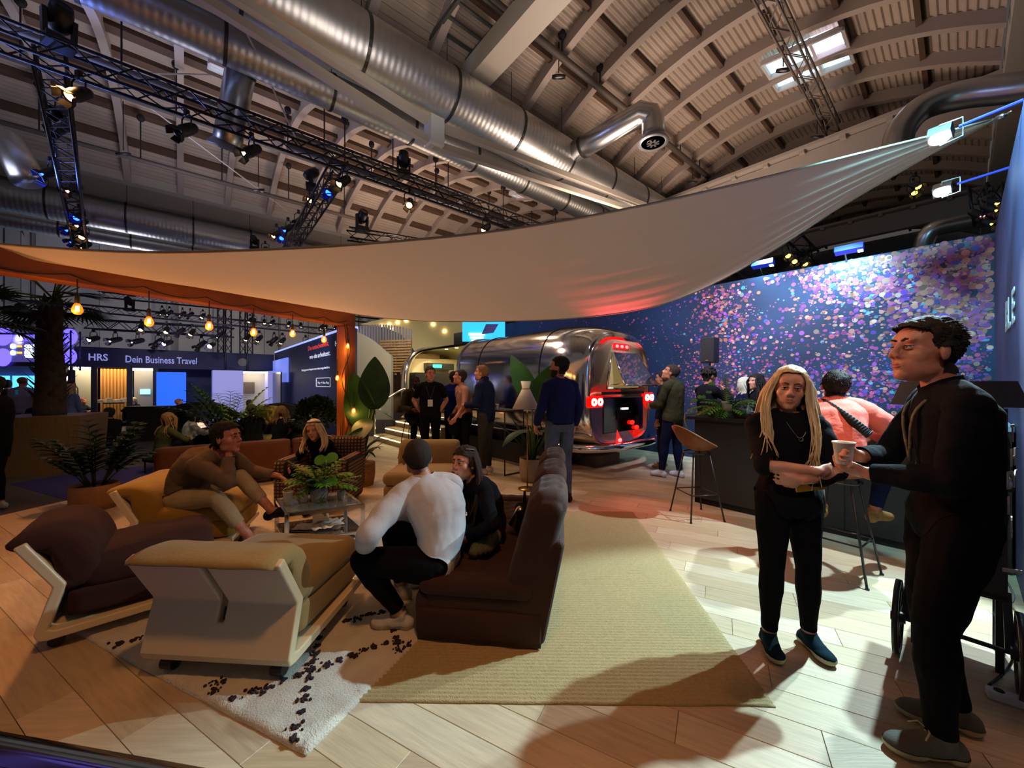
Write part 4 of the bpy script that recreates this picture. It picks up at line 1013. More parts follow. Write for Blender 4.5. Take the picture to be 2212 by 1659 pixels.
# round shrub behind the benches
sp = Vector((-3.75, 7.4, 0)); t = thing('potted_shrub', 'round bushy shrub behind the leather benches near the timber post', 'plant', sp)
pot(t, .24, .4, mat('pot_dark', '2a2420'))
for j in range(5):
    mb = MB()
    for k in range(150):
        th = rq.uniform(0, PI*.62)*rq.uniform(.5, 1); an = 2*PI*(j+rq.random())/5; r_ = .44*rq.uniform(.6, 1.05)
        p = Vector((r_*math.sin(th)*math.cos(an), r_*math.sin(th)*math.sin(an), .78+r_*math.cos(th)*.95)); leafmesh(mb, p, (p-Vector((0, 0, .7)))+Vector((rq.gauss(0, .2), rq.gauss(0, .2), rq.gauss(0, .2))), .13, .08, .5, .2, 3)
    o = mb.build('foliage', leafmat('leaf_shrub', '2c3c16', '151f0a'), t, True); o['kind'] = 'stuff'
for k in range(5): MB().tube([(0, 0, .38), (.06*math.cos(k*1.3), .06*math.sin(k*1.3), .7), (.2*math.cos(k*1.3), .2*math.sin(k*1.3), 1.0)], .012, 6).build('stem', M_stem, t, True)
# fan palm in a tall timber planter
pc = Vector((-8.72, 7.25, 0)); t = thing('wooden_planter', 'big tapered wooden planter box holding the fan palm', 'planter', pc, .5)
MB().box((0, 0, .52), (1.12, 1.12, 1.04), None, 1.09).build('box', mat('planter_wood', '6e5030', .7, var=.25, grain=(10, 10, .5)), t)
MB().box((0, 0, 1.03), (1.19, 1.19, .03)).build('rim', mat('planter_wood', '6e5030'), t)
pt = thing('fan_palm', 'fan palm with shaggy trunk rising from the wooden planter', 'palm', pc+Z*1.04)
tk = [(0, 0, -.1), (.02, 0, .6), (-.02, 0, 1.3), (.03, 0, 1.7), (.05, 0, 2.1)]
MB().tube(curve(tk, 5), [.22-.0045*i for i in range(21)], 14).build('trunk', mat('palm_trunk', '3a2a22', .9, var=.5, vs=20, bump=1, bs=40), pt, True)
for k in range(90):
    z = .1+1.95*k/90; an = k*2.4; r_ = .2-.035*z; mb = MB(); leafmesh(mb, (r_*math.cos(an), r_*math.sin(an), z), (math.cos(an), math.sin(an), 1.1), .2+.1*rq.random(), .09, -.4, .3, 3, None, 2); mb.build('leaf_stub', mat('palm_stub', '3c2c26', .9), pt)
for k in range(22):
    an = k*2.399; el = rq.uniform(-.5, 1.3); d = Vector((math.cos(an)*math.cos(el), math.sin(an)*math.cos(el), math.sin(el))); q = Vector((.05, 0, 2.1)); e = q+d*.55
    MB().tube([q, e], [.015, .01], 5).build('petiole', M_stem, pt, True); mb = MB(); sd = d.cross(Z).normalized(); nn = sd.cross(d)
    for j in range(19):
        a_ = (j/18-.5)*2.9; leafmesh(mb, e, d*math.cos(a_)+sd*math.sin(a_)+nn*.1, .62*(1-.12*abs(a_)), .065, .55, .3, 4, nn, 2)
    mb.build('fan_leaf', leafmat('leaf_fan', '1f3424', '12200f'), pt, True)
pt2 = thing('fan_palm', 'crown of a second fan palm cut by the picture edge', 'palm', (-7.3, 5.2, 0))
MB().tube([(0, 0, 0), (0, 0, 2.55)], [.16, .12], 12).build('trunk', mat('palm_trunk', '3a2a22'), pt2, True)
for k in range(14):
    an = k*2.399; el = rq.uniform(-.6, 1.1); d = Vector((math.cos(an)*math.cos(el), math.sin(an)*math.cos(el), math.sin(el))); q = Vector((0, 0, 2.45)); e = q+d*.4
    MB().tube([q, e], [.015, .01], 5).build('petiole', M_stem, pt2, True); mb = MB(); sd = d.cross(Z).normalized(); nn = sd.cross(d)
    for j in range(17):
        a_ = (j/16-.5)*2.9; leafmesh(mb, e, d*math.cos(a_)+sd*math.sin(a_)+nn*.1, .38*(1-.12*abs(a_)), .06, .6, .3, 4, nn, 2)
    mb.build('fan_leaf', leafmat('leaf_fan', '1f3424'), pt2, True)
# bouquet on the glass table
bq = Vector((-1.93, 3.85, .352)); t = thing('bouquet', 'green bouquet with two large heart shaped leaves in a grey vase on the glass table', 'bouquet', bq)
MB().lathe([(.001, 0), (.07, 0), (.085, .06), (.07, .13), (.06, .135), (.055, .12)], (0, 0, 0), 20).build('vase', mat('vase_grey', 'a8a49c', .5), t, True)
def heart(mb, c, n, up, s):
    n = Vector(n).normalized(); up = Vector(up); x = up.cross(n).normalized(); y = n.cross(x); vs = [Vector(c)]; N = 22
    for i in range(N):
        a = 2*PI*i/N; r_ = s*(.55-.5*math.sin(a)+math.sin(a)*math.sqrt(abs(math.cos(a)))/(math.sin(a)+1.45))
        vs.append(Vector(c)+x*math.cos(a)*r_+y*(math.sin(a)*r_+.2*s)+n*(-.25*abs(math.cos(a))*r_*.6))
    mb.add(vs, [(0, i+1, (i+1) % N+1) for i in range(N)])
for c, n, up, s in ((P(705, 1003, 3.72)-bq, (.15, -1, .35), (-.25, .2, 1), .20), (P(705, 1053, 3.68)-bq, (.2, -1, .2), (-.1, .2, 1), .18)):
    mb = MB(); heart(mb, c, n, up, s); mb.build('heart_leaf', ML3, t, True); mb = MB(); mb.cyl(c+Vector((0, -.005, 0)), c+Vector((.02, -.045, .05)), .006, .003, 6); mb.build('spadix', mat('spadix', 'c8d8a0', .5), t, True)
    MB().tube([(0, 0, .1), Vector(c)*.6+Vector((0, 0, .05)), c], .005, 5).build('stem', M_stem, t)
for k in range(38):
    an = k*2.4; d = Vector((math.cos(an), math.sin(an)*.7, rq.uniform(.35, 2.2))); m_ = (ML3, ML4, ML3, ML1)[k % 4]
    frond(t, (0, 0, .12), d, rq.uniform(.2, .38), 7, .11, .045, .9, m_, 'sprig')
for d, L in (((1.0, -.15, .42), .46), ((-1.0, -.1, .25), .44), ((-.8, 0, .8), .40), ((.3, -.3, -.5), .3)):
    frond(t, (0, 0, .14), d, L, 16, .045, .03, .25, ML4, 'fluffy_spray')
# ================================================================ lamp, benches, high table, stools, bar, cart
lp = Vector((.22, 5.55, 0)); t = thing('floor_lamp', 'white hourglass cone floor lamp with a brass pole, lit warm underneath', 'lamp', lp)
MB().lathe([(.001, 0), (.13, 0), (.13, .015), (.02, .022)], (0, 0, 0), 24).build('base', mat('brass', 'a07840', .3, .9), t, True)
MB().cyl((0, 0, .015), (0, 0, 1.3), .010, seg=10).build('pole', mat('brass', 'a07840'), t, True)
MB().lathe([(.195, 1.165), (.06, 1.445), (.052, 1.46), (.075, 1.56), (.070, 1.56), (.048, 1.462), (.055, 1.44), (.188, 1.165)], (-.02, 0, 0), 32).build('shade', mat('shade_white', 'dcd8d0', .5), t, True)
MB().lathe([(.059, 1.435), (.064, 1.447), (.057, 1.462)], (-.02, 0, 0), 24).build('collar', mat('collar_wood', 'b08a60', .5), t, True)
MB().ell((-.02, 0, 1.27), .035, 12, 8).build('lamp_bulb', mat('lamp_warm', 'ffd080', .3, emit=14, ecol='ffb850'), t, True)
lamp('floor_lamp_light', 'POINT', lp+Vector((-.02, 0, 1.22)), 9, (1, .68, .32), None, .05)
M_leather = mat('cognac_leather', '5c3014', .55, var=.2, vs=6, bump=.15, bs=50)
q0 = Vector((-4.8, 5.14, 0)); qd = Vector((.8, .6, 0)); qn = Vector((-.6, .8, 0)); rzb = math.atan2(.6, .8)
for k, (s0, s1, lab) in enumerate(((0, .86, 'one nearest the wooden tub'), (.87, 1.62, 'middle one'), (1.63, 2.32, 'one ending at the timber post'))):
    t = thing('leather_bench', 'cognac leather bench seen from behind, '+lab, 'bench', q0+qd*s0, rzb, 'cognac benches in a row'); L = s1-s0-.01
    soft('backrest', (L, .17, .62), .05, M_leather, t, (L/2, .085, .34), 8)
    soft('seat', (L, .55, .26), .06, M_leather, t, (L/2, .42, .28), 8)
    for x in (.08, L-.08):
        for y in (.1, .6): MB().cyl((x, y, 0), (x, y, .16), .018, seg=8).build('leg', M_black, t)
t = thing('checked_armchair', 'brown and black checked armchair the blonde woman sits in behind the bouquet', 'armchair', (-2.42, 4.9, 0), PI+.05)
M_check = mat('check_brown', '6a4a30', .9); n_, l_ = M_check.node_tree.nodes, M_check.node_tree.links
tc = n_.new('ShaderNodeTexCoord'); mp_ = n_.new('ShaderNodeMapping'); l_.new(tc.outputs['Object'], mp_.inputs[0]); mxp = None
outs = []
for ax in ('X', 'Z', 'Y'):
    wv = n_.new('ShaderNodeTexWave'); wv.bands_direction = ax; wv.inputs['Scale'].default_value = 7.5; l_.new(mp_.outputs[0], wv.inputs['Vector'])
    gt = n_.new('ShaderNodeMath'); gt.operation = 'GREATER_THAN'; gt.inputs[1].default_value = .72; l_.new(wv.outputs[1], gt.inputs[0]); outs.append(gt)
ad = n_.new('ShaderNodeMath'); ad.operation = 'MAXIMUM'; l_.new(outs[0].outputs[0], ad.inputs[0]); l_.new(outs[1].outputs[0], ad.inputs[1])
mx = n_.new('ShaderNodeMix'); mx.data_type = 'RGBA'; mx.inputs[6].default_value = (*lin('7a5638'), 1); mx.inputs[7].default_value = (*lin('1c120c'), 1)
l_.new(ad.outputs[0], mx.inputs[0]); l_.new(mx.outputs[2], n_['Principled BSDF'].inputs['Base Color'])
soft('seat', (.62, .62, .34), .06, M_check, t, (0, .05, .24), 6)
soft('backrest', (.86, .16, .72), .07, M_check, t, (0, -.30, .46), 6)
for s in (-1, 1):
    soft('armrest', (.15, .66, .58), .06, M_check, t, (s*.36, .02, .33), 6); 
for s in (-1, 1):
    for y in (-.28, .28): MB().cyl((s*.32, y, 0), (s*.32, y, .06), .02, seg=8).build('leg', M_black, t)
# slim black high table by the trailer
t = thing('high_table', 'slim black framed high table between the standing men and the floor lamp', 'table', (0, 0, 0)); hz = 1.08
hA, hB = Vector((-.12, 6.35, 0)), Vector((-.95, 7.05, 0)); hw = U*.42
quadslab([hA, hA+hw, hB+hw, hB], hz, .03).build('tabletop', M_black, t)
for q in (hA, hA+hw, hB, hB+hw): MB().box(q+(hA+hw/2+hB-hA*1-q)*0+Z*(hz-.03)/2, (.022, .022, hz-.03)).build('leg', M_black, t)
for a, b in ((hA, hA+hw), (hB, hB+hw)): MB().bar(a+Z*.012, b+Z*.012, .022, .022).build('foot_bar', M_black, t)
for k, (a, s) in enumerate(((.35, .2), (.6, .25))):
    cup(hA.lerp(hB, a)+U*s+Z*hz, 'small cup on the slim black high table, '+('nearer its lamp end' if k == 0 else 'in its middle'), .09, .035)
def candle(p, lab):
    t = thing('tealight', lab, 'candle', p, 0, 'amber tea lights')
    MB().lathe([(.001, 0), (.03, 0), (.034, .06), (.031, .06), (.028, .004)], (0, 0, 0), 14).build('holder', mat('amber_glass', 'ff9a40', .2, emit=2.5, ecol='ff7a18'), t, True)
    MB().ell((0, 0, .04), (.012, .012, .022), 8, 6).build('flame', mat('flame', 'ffe0a0', .4, emit=50, ecol='ffa840'), t, True)
candle(P(972, 914, 8.0)*1-Z*.04, 'amber tea light held at the black bag between the men')
M_stool = mat('stool_leather', '7d4a22', .42, var=.15, vs=6); 
def stool(label, loc, yaw, m=None, sh=.76, group='leather bar stools'):
    t = thing('bar_stool', label, 'stool', loc, yaw, group); vs = []; n = 26; rings = 10
    # scooped bucket: local +y is the open front, the back lip rises at -y
    for i in range(rings+1):
        r_ = i/rings
        for k in range(n):
            an = 2*PI*k/n; x = .235*r_*math.cos(an); y = .215*r_*math.sin(an); bk_ = .5-.5*math.sin(an)
            lip = (r_**3.2)*(.05+.235*bk_**1.5)
            vs.append(Vector((x*(1+.10*r_*bk_), y-.05*r_**3*bk_, sh+lip)))
    fs = [(i*n+k, i*n+(k+1) % n, (i+1)*n+(k+1) % n, (i+1)*n+k) for i in range(rings) for k in range(n)]
    o = MB().add(vs, fs).build('seat', m or M_stool, t, True); mod(o, 'SOLIDIFY', thickness=.022, offset=-1)
    legs = []
    for a in (45, 135, 225, 315):
        ca, sa = math.cos(math.radians(a)), math.sin(math.radians(a)); p0 = Vector((ca*.13, sa*.13, sh-.01)); p1 = Vector((ca*.30, sa*.28, 0)); legs.append((p0, p1))
        MB().cyl(p0, p1, .009, seg=8).build('leg', M_black, t, True); MB().cyl(p1, p1+Z*.012, .014, seg=8).build('leg_tip', M_caster, t)
    for i in range(4):
        a, b = legs[i], legs[(i+1) % 4]; MB().cyl(a[0].lerp(a[1], .62), b[0].lerp(b[1], .62), .007, seg=6).build('footrest', M_black, t, True)
    MB().tube([Vector((.14*math.cos(2*PI*k/16), .14*math.sin(2*PI*k/16), sh-.022)) for k in range(17)], .008, 6).build('seat_ring', M_black, t)
    return t
stool('brown leather bucket bar stool standing empty before the counter end', (2.12, 4.42, 0), -1.45)
stool('orange lit leather bar stool under the man in the coral sweater', (2.66, 3.12, 0), YU-PI/2-.1, mat('stool_orange_lit', '9a4e12', .45, var=.1))  # orange light put into this stool's leather colour
stool('bar stool the man in the olive jacket perches on', (-2.05, 7.85, 0), YU+PI/2, None, .78)
# bar counter
c0 = Vector((2.34, 4.94, 0)); cd = -V; CL = 2.22
t = thing('bar_counter', 'long black bar counter before the printed wall', 'counter', c0, math.atan2(cd.y, cd.x))
MB().box((CL/2, .30, .535), (CL, .56, 1.07)).build('body', mat('counter_black', (.014, .014, .017), .5), t)
bevel(MB().box((CL/2, .27, 1.09), (CL+.12, .74, .04)).build('worktop', mat('worktop_black', (.012, .012, .014), .3), t), .006)
for k in range(3): MB().box((CL*(k+.5)/3, .014, .55), (CL/3-.01, .012, .96)).build('front_panel', mat('counter_panel', (.017, .017, .02), .5), t)
MB().box((CL/2, .03, .04), (CL, .02, .08)).build('plinth', M_blackmatte, t)
TOPZ = 1.11
def bar(s, d): return c0+cd*s+U*d+Z*TOPZ
# speaker on pole behind the counter
t = thing('loudspeaker', 'black loudspeaker on a pole behind the bar plant', 'speaker', P(1533, 757, 6.4)-Z*0, YU-PI/2)
t.location.z = 0; zc = H+(CY-757)/F*6.4
bevel(MB().box((0, 0, zc), (.22, .2, .42)).build('cabinet', M_black, t), .01)
MB().box((0, -.103, zc), (.19, .006, .38)).build('grille', M_blackmatte, t); MB().cyl((0, 0, .02), (0, 0, zc-.2), .018, seg=8).build('pole', M_black, t)
MB().lathe([(.001, 0), (.2, 0), (.2, .015), (.03, .03)], (0, 0, 0), 20).build('base', M_black, t)
MB().box((0, -.108, zc-.17), (.04, .004, .012)).build('badge', M_steel, t)
# bar plant with trailing stems
pq = bar(.30, .22); t = thing('bar_plant', 'bushy green plant with trailing stems in a low box on the counter end', 'plant', pq)
bevel(MB().box((0, 0, .045), (.30, .18, .09), Matrix.Rotation(math.atan2(cd.y, cd.x), 3, 'Z')).build('box', mat('plant_box', '6a5c50', .7), t), .006)
for k in range(26):
    an = k*2.4; d = Vector((math.cos(an), math.sin(an), rq.uniform(.2, 1.6))); frond(t, (.06*math.cos(an), .06*math.sin(an), .08), d, rq.uniform(.2, .36), 7, .11, .045, 1.0, (ML3, ML4, ML3, ML1)[k % 4], 'sprig')
for px, py, s in ((1538, 833, .085), (1516, 862, .10), (1500, 868, .08), (1532, 850, .07)):
    c = P(px, py, 5.05)-pq; mb = MB(); heart(mb, c, (-.1, -1, .1), (0, 0, 1), s); mb.build('heart_leaf', ML3, t, True)
frond(t, (0, 0, .1), (-.05, -.1, 1), .42, 16, .08, .05, .05, ML4, 'upright_spray'); frond(t, (0, 0, .1), (1, -.3, .45), .42, 16, .05, .03, .3, ML4, 'upright_spray')
for px, y1 in ((1536, 950), (1485, 930), (1551, 935)):
    a = P(px-6, 905, 4.98)-pq; e = P(px, y1, 4.87)-pq; MB().tube([Vector((0, -.02, .09)), a+Vector((0, 0, .06)), a, e], [.008, .012, .014, .006], 6).build('trailing_stem', mat('stem_trail', '7c8440', .6), t, True)
# things on the counter
for k, (px, py, h, r_) in enumerate(((1567, 893, .19, .042), (1574, 866, .16, .04))):
    p = onT(bar(0, .1), bar(2.4, .1), px); cup(p, ['tall stack of white paper cups at the counter edge beside the plant', 'shorter stack of white paper cups behind the tall one'][k], h, r_, None, 'cups on the counter')
p = onT(bar(0, .22), bar(2.4, .22), 1600); t = thing('wire_basket', 'shallow brown basket filled with white napkins on the counter', 'basket', p, YU+PI/2)
MB().add(*(lambda a: (a.v, a.f))(MB().box((0, 0, .03), (.26, .2, .06), None, 1.1))).build('basket', mat('basket_brown', '5a4630', .8, var=.4, vs=40), t)
for k in range(6): MB().box((-.09+.036*k, 0, .075+.006*(k % 2)), (.03, .16, .05), Matrix.Rotation(.2*(k % 3-1), 3, 'X')).build('napkin', mat('paper_white', 'e4ddd0'), t)
for k, px in enumerate((1603, 1617)):
    p = onT(bar(0, .12), bar(2.4, .12), px); t = thing('glass_bottle', 'small clear glass bottle by the basket on the counter, '+('taller' if k else 'shorter')+' one', 'bottle', p)
    MB().lathe([(.001, 0), (.026, 0), (.027, .1+.02*k), (.012, .14+.02*k), (.012, .17+.02*k), (.001, .17+.02*k)], (0, 0, 0), 14).build('body', mat('clear_glass', (.75, .8, .78)), t, True)
    MB().cyl((0, 0, .17+.02*k), (0, 0, .185+.02*k), .013, seg=10).build('cap', M_steel, t)
p = onT(bar(0, .1), bar(2.4, .1), 1630); cup(p, 'single white paper cup on the counter behind the blonde womans shoulder', .09, .042, None, 'cups on the counter')
p = onT(bar(0, .3), bar(2.4, .3), 1560); 
p = bar(1.96, .42); p = P(1890, 905, 4.6); p.z = .925; t = thing('card_holder', 'small dark card holder on the cream ledge under the printed wall', 'holder', onT(WC-U*.12, WC-U*.12+V*6, 1890)+Z*.92, YU+PI/2)
MB().box((0, 0, .05), (.14, .1, .10)).build('box', mat('holder_brown', '3a2418', .6), t); MB().box((0, -.02, .12), (.13, .05, .05), Matrix.Rotation(.4, 3, 'X')).build('cards', mat('cards_blue', '8aa0b4', .5), t)
# snack cart with roof and spoked wheels
ct = thing('snack_cart', 'black vending cart with flared roof and spoked wheels behind the man with the cup', 'cart', (2.56, 2.22, 0), math.atan2(-V.y, -V.x))
Mk = mat('cart_black', (.012, .012, .013), .4)
# local x runs along -V (to the right), local -y toward the camera
MB().box((0, .02, .70), (.36, .34, .60)).build('cabinet', Mk, ct); MB().box((0, .02, .98), (.40, .38, .03)).build('counter_board', Mk, ct)
for x in (-.165, .165):
    for y in (-.135, .175): MB().box((x, y, 1.19), (.03, .03, .40)).build('post', Mk, ct)
MB().box((0, .02, 1.17), (.30, .28, .34)).build('glass_case', mat('case_glass', 'ffd890', .1, emit=.35, ecol='c8943c'), ct)
for x in (-.06, .06): MB().box((x, -.14, 1.17), (.03, .02, .36)).build('mullion', Mk, ct)
MB().box((0, -.142, 1.30), (.34, .03, .14)).build('header', Mk, ct)
rf = MB(); rf.add([(-.25, -.20, 1.40), (.25, -.20, 1.40), (.25, .24, 1.40), (-.25, .24, 1.40), (-.21, -.17, 1.535), (.21, -.17, 1.535), (.21, .20, 1.535), (-.21, .20, 1.535)], [(3,2,1,0),(4,5,6,7),(0,1,5,4),(1,2,6,5),(2,3,7,6),(3,0,4,7)]); rf.build('roof', Mk, ct)
em = MB()
for k in range(3): em.ell((-.10+.03*k, -.160, 1.30+.012*(k % 2)), (.022, .004, .03), 10, 6)
em.build('gold_emblem', mat('gold', 'b8902c', .4, .5), ct, True)
for x in (-.21, .21):
    wq = Matrix.Rotation(PI/2, 3, 'Y'); w_ = MB().lathe([(.18, -.012), (.2, -.012), (.2, .012), (.18, .012)], (x, -.30, .2), 32, wq, True)
    wh = w_.build('wheel', Mk, ct, True)
    for k in range(10): an = k*PI/5; MB().cyl((x, -.30, .2), (x, -.30+.185*math.cos(an), .2+.185*math.sin(an)), .006, seg=5).build('spoke', Mk, wh)
    MB().cyl((x-.03, -.30, .2), (x+.03, -.30, .2), .03, seg=12).build('hub', Mk, wh); MB().bar((x*.85, -.30, .2), (x*.85, -.10, .42), .03, .03).build('wheel_fork', Mk, ct)
MB().cyl((-.21, -.30, .2), (.21, -.30, .2), .012, seg=8).build('axle', Mk, ct)
for x in (-.155, .155):
    for y in (-.12, .16): MB().box((x, y, .21), (.03, .03, .42)).build('cart_leg', Mk, ct)
MB().box((0, .02, .40), (.36, .34, .03)).build('lower_shelf', Mk, ct)
# shallow black cabinet against the lettered wall, cable and power strip
kb = WC-U*2.72+V*.115; t = thing('wall_cabinet', 'narrow black cabinet with a pale top against the lettered wall', 'cabinet', kb, math.atan2(-U.y, -U.x))
MB().box((0, 0, .57), (.62, .19, 1.14)).build('body', Mk, t); MB().box((0, 0, 1.16), (.64, .21, .04)).build('top', mat('cab_top', 'a8c0d0', .4), t); MB().box((0, -.098, .57), (.56, .006, 1.0)).build('door', M_blackmatte, t)
sp_ = G(2187, 1512, .02); t = thing('power_strip', 'white power strip lying on the planks at the cart wheel', 'power strip', (sp_.x, sp_.y, 0), .9)
bevel(MB().box((0, 0, .022), (.05, .16, .044)).build('housing', mat('strip_white', 'c8ccd4', .4), t), .006)
for k in range(2): MB().cyl((0, -.04+.08*k, .044), (0, -.04+.08*k, .047), .018, seg=12).build('socket', M_blackmatte, t)
pts = [P(2188, 1215, 3.1), P(2195, 1260, 2.7), P(2150, 1312, 2.45)]; pts[2].z = .25
cb = MB().tube(curve([WC-U*2.9+V*.22+Z*.25, P(2188, 1280, 2.55), P(2148, 1322, 2.2), P(2192, 1385, 2.0), G(2180, 1440, .01), Vector((sp_.x, sp_.y+.09, .02))], 8), .006, 6)
tag(cb.build('power_cable', M_cord, None, True), 'dark power cable looping from the cabinet down to the power strip', 'cable')
bt = G(1480, 1124, .006); tag(MB().lathe([(.001, 0), (.012, 0), (.012, .006), (.001, .007)], bt-Z*.006, 12).build('bottle_cap', mat('cap_white', 'e8e8e8', .5)), 'tiny white bottle cap lying on the planks near the empty stool', 'bottle cap')
# ================================================================ silver travel trailer
M_alu = mat('polished_aluminium', (.88, .87, .86), .13, 1.); M_alud = mat('dull_aluminium', (.55, .55, .57), .25, 1.)
n_, l_ = M_alu.node_tree.nodes, M_alu.node_tree.links; tc = n_.new('ShaderNodeTexCoord'); nz = n_.new('ShaderNodeTexNoise'); nz.inputs['Scale'].default_value = 1.1; nz.inputs['Detail'].default_value = 1
bp = n_.new('ShaderNodeBump'); bp.inputs['Strength'].default_value = .28; bp.inputs['Distance'].default_value = .08
l_.new(tc.outputs['Object'], nz.inputs['Vector']); l_.new(nz.outputs[0], bp.inputs['Height']); l_.new(bp.outputs[0], n_['Principled BSDF'].inputs['Normal'])
TL = Vector((1.116, 6.2, 0)); TLEN = 7.6; TW = 2.3
tr_ = thing('travel_trailer', 'polished silver travel trailer with red tail lights and an open serving side', 'trailer', TL, math.atan2(V.y, V.x))
# local: x along the length (0 = rear), y = -U (the lounge side is y=0, the far side y=-TW), z up
def sect(k, n):
    """rounded section, angle measured from the lounge-side sill upwards over the roof"""
    a = 2*PI*k/n; c, s = math.cos(a), math.sin(a); e = .62 if s > 0 else .5
    y = abs(c)**e*(1 if c > 0 else -1); z = abs(s)**e*(1 if s > 0 else -1)
    return y, z
ZC, ZU, ZD = 1.35, 1.26, .92
def tpt(x, k, n, off=0.):
    d = min(x, TLEN-x); E = .9 if x < TLEN/2 else 1.25; mn = .80 if x < TLEN/2 else .45
    s = 1 if d >= E else mn+(1-mn)*(1-(1-d/E)**2.3)**(1/2.0)
    y, z = sect(k, n); hz = (ZU if z > 0 else ZD)-off
    sz = s if z > 0 else .75+.25*s
    return Vector((x, -TW/2+y*(TW/2-off)*s, ZC+z*hz*sz))
xs_ = [0, .02, .06, .12, .2, .3, .42, .56, .75, 1.0]+[1.0+.2*k for k in range(1, 27)]+[6.35, 6.6, 6.8, 7.0, 7.2, 7.35, 7.48, 7.56, 7.6]; NS = 64
OX0, OX1 = 3.75, 6.45
def is_open(x, p): return OX0 < x < OX1 and p.y > -.75 and p.z > .68
def trshell(off, flip):
    vs = [tpt(x, k, NS, off) for x in xs_ for k in range(NS)]; fs = []
    for i in range(len(xs_)-1):
        for k in range(NS):
            k2 = (k+1) % NS; q = (i*NS+k, i*NS+k2, (i+1)*NS+k2, (i+1)*NS+k); c = sum((vs[j] for j in q), Vector())/4
            if is_open(c.x, c): continue
            fs.append(q if not flip else q[::-1])
    for i in (0, len(xs_)-1): fs.append(tuple(range(i*NS, (i+1)*NS)))
    return vs, fs
MB().add(*trshell(0, False)).build('body_shell', M_alu, tr_, True)
MB().add(*trshell(.06, True)).build('liner', mat('trailer_liner', 'e0d2a4', .5), tr_, True)
for x in (.98, 2.9, 3.72, 6.48): # panel joints
    c = [tpt(x, k, NS, -.006) for k in range(NS+1)]; c = c if x not in (3.72, 6.48) else c
    MB().tube(c, .008 if x in (.98, 2.9) else .035, 6, False).build('panel_seam' if x in (.98, 2.9) else 'opening_rim', mat('seam_dark', (.05, .05, .055), .4, .6) if x in (.98, 2.9) else M_chrome, tr_, True)
MB().tube([(3.75, 0.0, .66), (6.45, 0.0, .66)], .03, 8).build('opening_sill', M_chrome, tr_, True)
for z in (1.02, .62): # rub rails along the lounge side and round the rear
    pts = [Vector((x, tpt(x, 0, NS).y+.012, z)) for x in xs_ if x <= 3.7 and x >= .3]; MB().tube(pts, .016, 6).build('rub_rail', M_chrome, tr_, True)
# rear face fittings
rx = -.03
def rear(y, z, dx=0): return Vector((rx+dx, -y, z))
win = MB()
WT_, WB_ = (.72, 1.58, 2.02), (.62, 1.74, 1.46)
fr0 = [rear(.66, 1.44), rear(1.66, 1.44), rear(1.54, 2.06), rear(.78, 2.06)]
MB().tube(fr0+[fr0[0]], .022, 6).build('window_frame', M_chrome, tr_, True)
MB().add([rear(.67, 1.45, -.005), rear(1.65, 1.45, -.005), rear(1.53, 2.05, -.005), rear(.79, 2.05, -.005)], [(0, 1, 2, 3)]).build('window_opening', mat('window_cream', 'cdbb84', .4, emit=.35, ecol='b8a060'), tr_)
sh = [rear(.66, 1.50, -.36), rear(1.66, 1.50, -.36), rear(1.54, 2.07, -.03), rear(.78, 2.07, -.03)]
wp = MB().add([Vector(q) for q in sh]+[Vector(q)+Vector((-.01, 0, .006)) for q in sh], [(0,1,2,3),(7,6,5,4)]).build('window_pane', mat('dark_glass', (.02, .022, .03), .06, .0, coat=1.), tr_)
MB().tube(sh+[sh[0]], .018, 6).build('pane_rim', M_chrome, wp, True)
for y in (.72, 1.6): MB().cyl(rear(y, 1.5), rear(y, 1.53, -.30), .008, seg=6).build('window_stay', M_chrome, tr_)
M_red = mat('tail_red', 'ff1408', .25, emit=7, ecol='ff1006'); M_redh = mat('tail_lens', 'a00808', .2, emit=1.6, ecol='ff0a04'); M_ringw = mat('tail_ring', 'fff0e0', .3, emit=14, ecol='ffd0b0')
hb = MB().box(rear(1.1, 2.20, .03), (.06, .46, .09)).build('high_light_bar', M_redh, tr_)
for k in range(3): MB().ell(rear(.95+.15*k, 2.19, -.005), (.02, .045, .03), 10, 6).build('red_lamp_and_glint', mat('tail_hot', 'ff5050', .3, emit=16, ecol='ff3030'), hb, True)
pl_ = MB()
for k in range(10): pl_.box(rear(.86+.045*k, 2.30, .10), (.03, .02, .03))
o = pl_.build('violet_reflection_strip', mat('violet_reflection', '8a50ff', .3, emit=3), tr_); o['kind'] = 'stuff'  # glowing boxes stand in for a violet reflection
def cluster(y, z, dx):
    h = MB().box(rear(y, z, dx), (.10, .36, .19)).build('tail_light', M_redh, tr_); bevel(h, .03)
    for k in (-1, 1):
        MB().lathe([(.036, -.012), (.062, -.012), (.062, .012), (.036, .012)], rear(y+k*.085, z, dx-.052), 20, Matrix.Rotation(PI/2, 3, 'Y'), True).build('ring_lamp_glow', M_ringw, h, True)
        MB().ell(rear(y+k*.085, z, dx-.048), (.012, .035, .035), 12, 6).build('red_centre', M_red, h, True)
cluster(.34, 1.22, .02); cluster(1.98, 1.26, .02)
o = MB().box(rear(1.15, .98, -.006), (.03, 1.25, .62)).build('rear_dark_plate', mat('dark_chrome', (.10, .10, .12), .16, 1.), tr_); bevel(o, .02)  # plate added to darken the lower rear face
MB().box(rear(1.15, 1.36, -.01), (.03, 1.3, .05)).build('black_trim', M_black, tr_)
MB().box(rear(1.15, .98, -.02), (.03, .5, .16)).build('number_plate_recess', mat('plate_dark', (.03, .03, .035), .2, .6), tr_)
MB().box(rear(1.15, 1.08, -.035), (.03, .16, .03)).build('plate_lamp', mat('plate_lamp', 'ffe8d0', .3, emit=8), tr_)
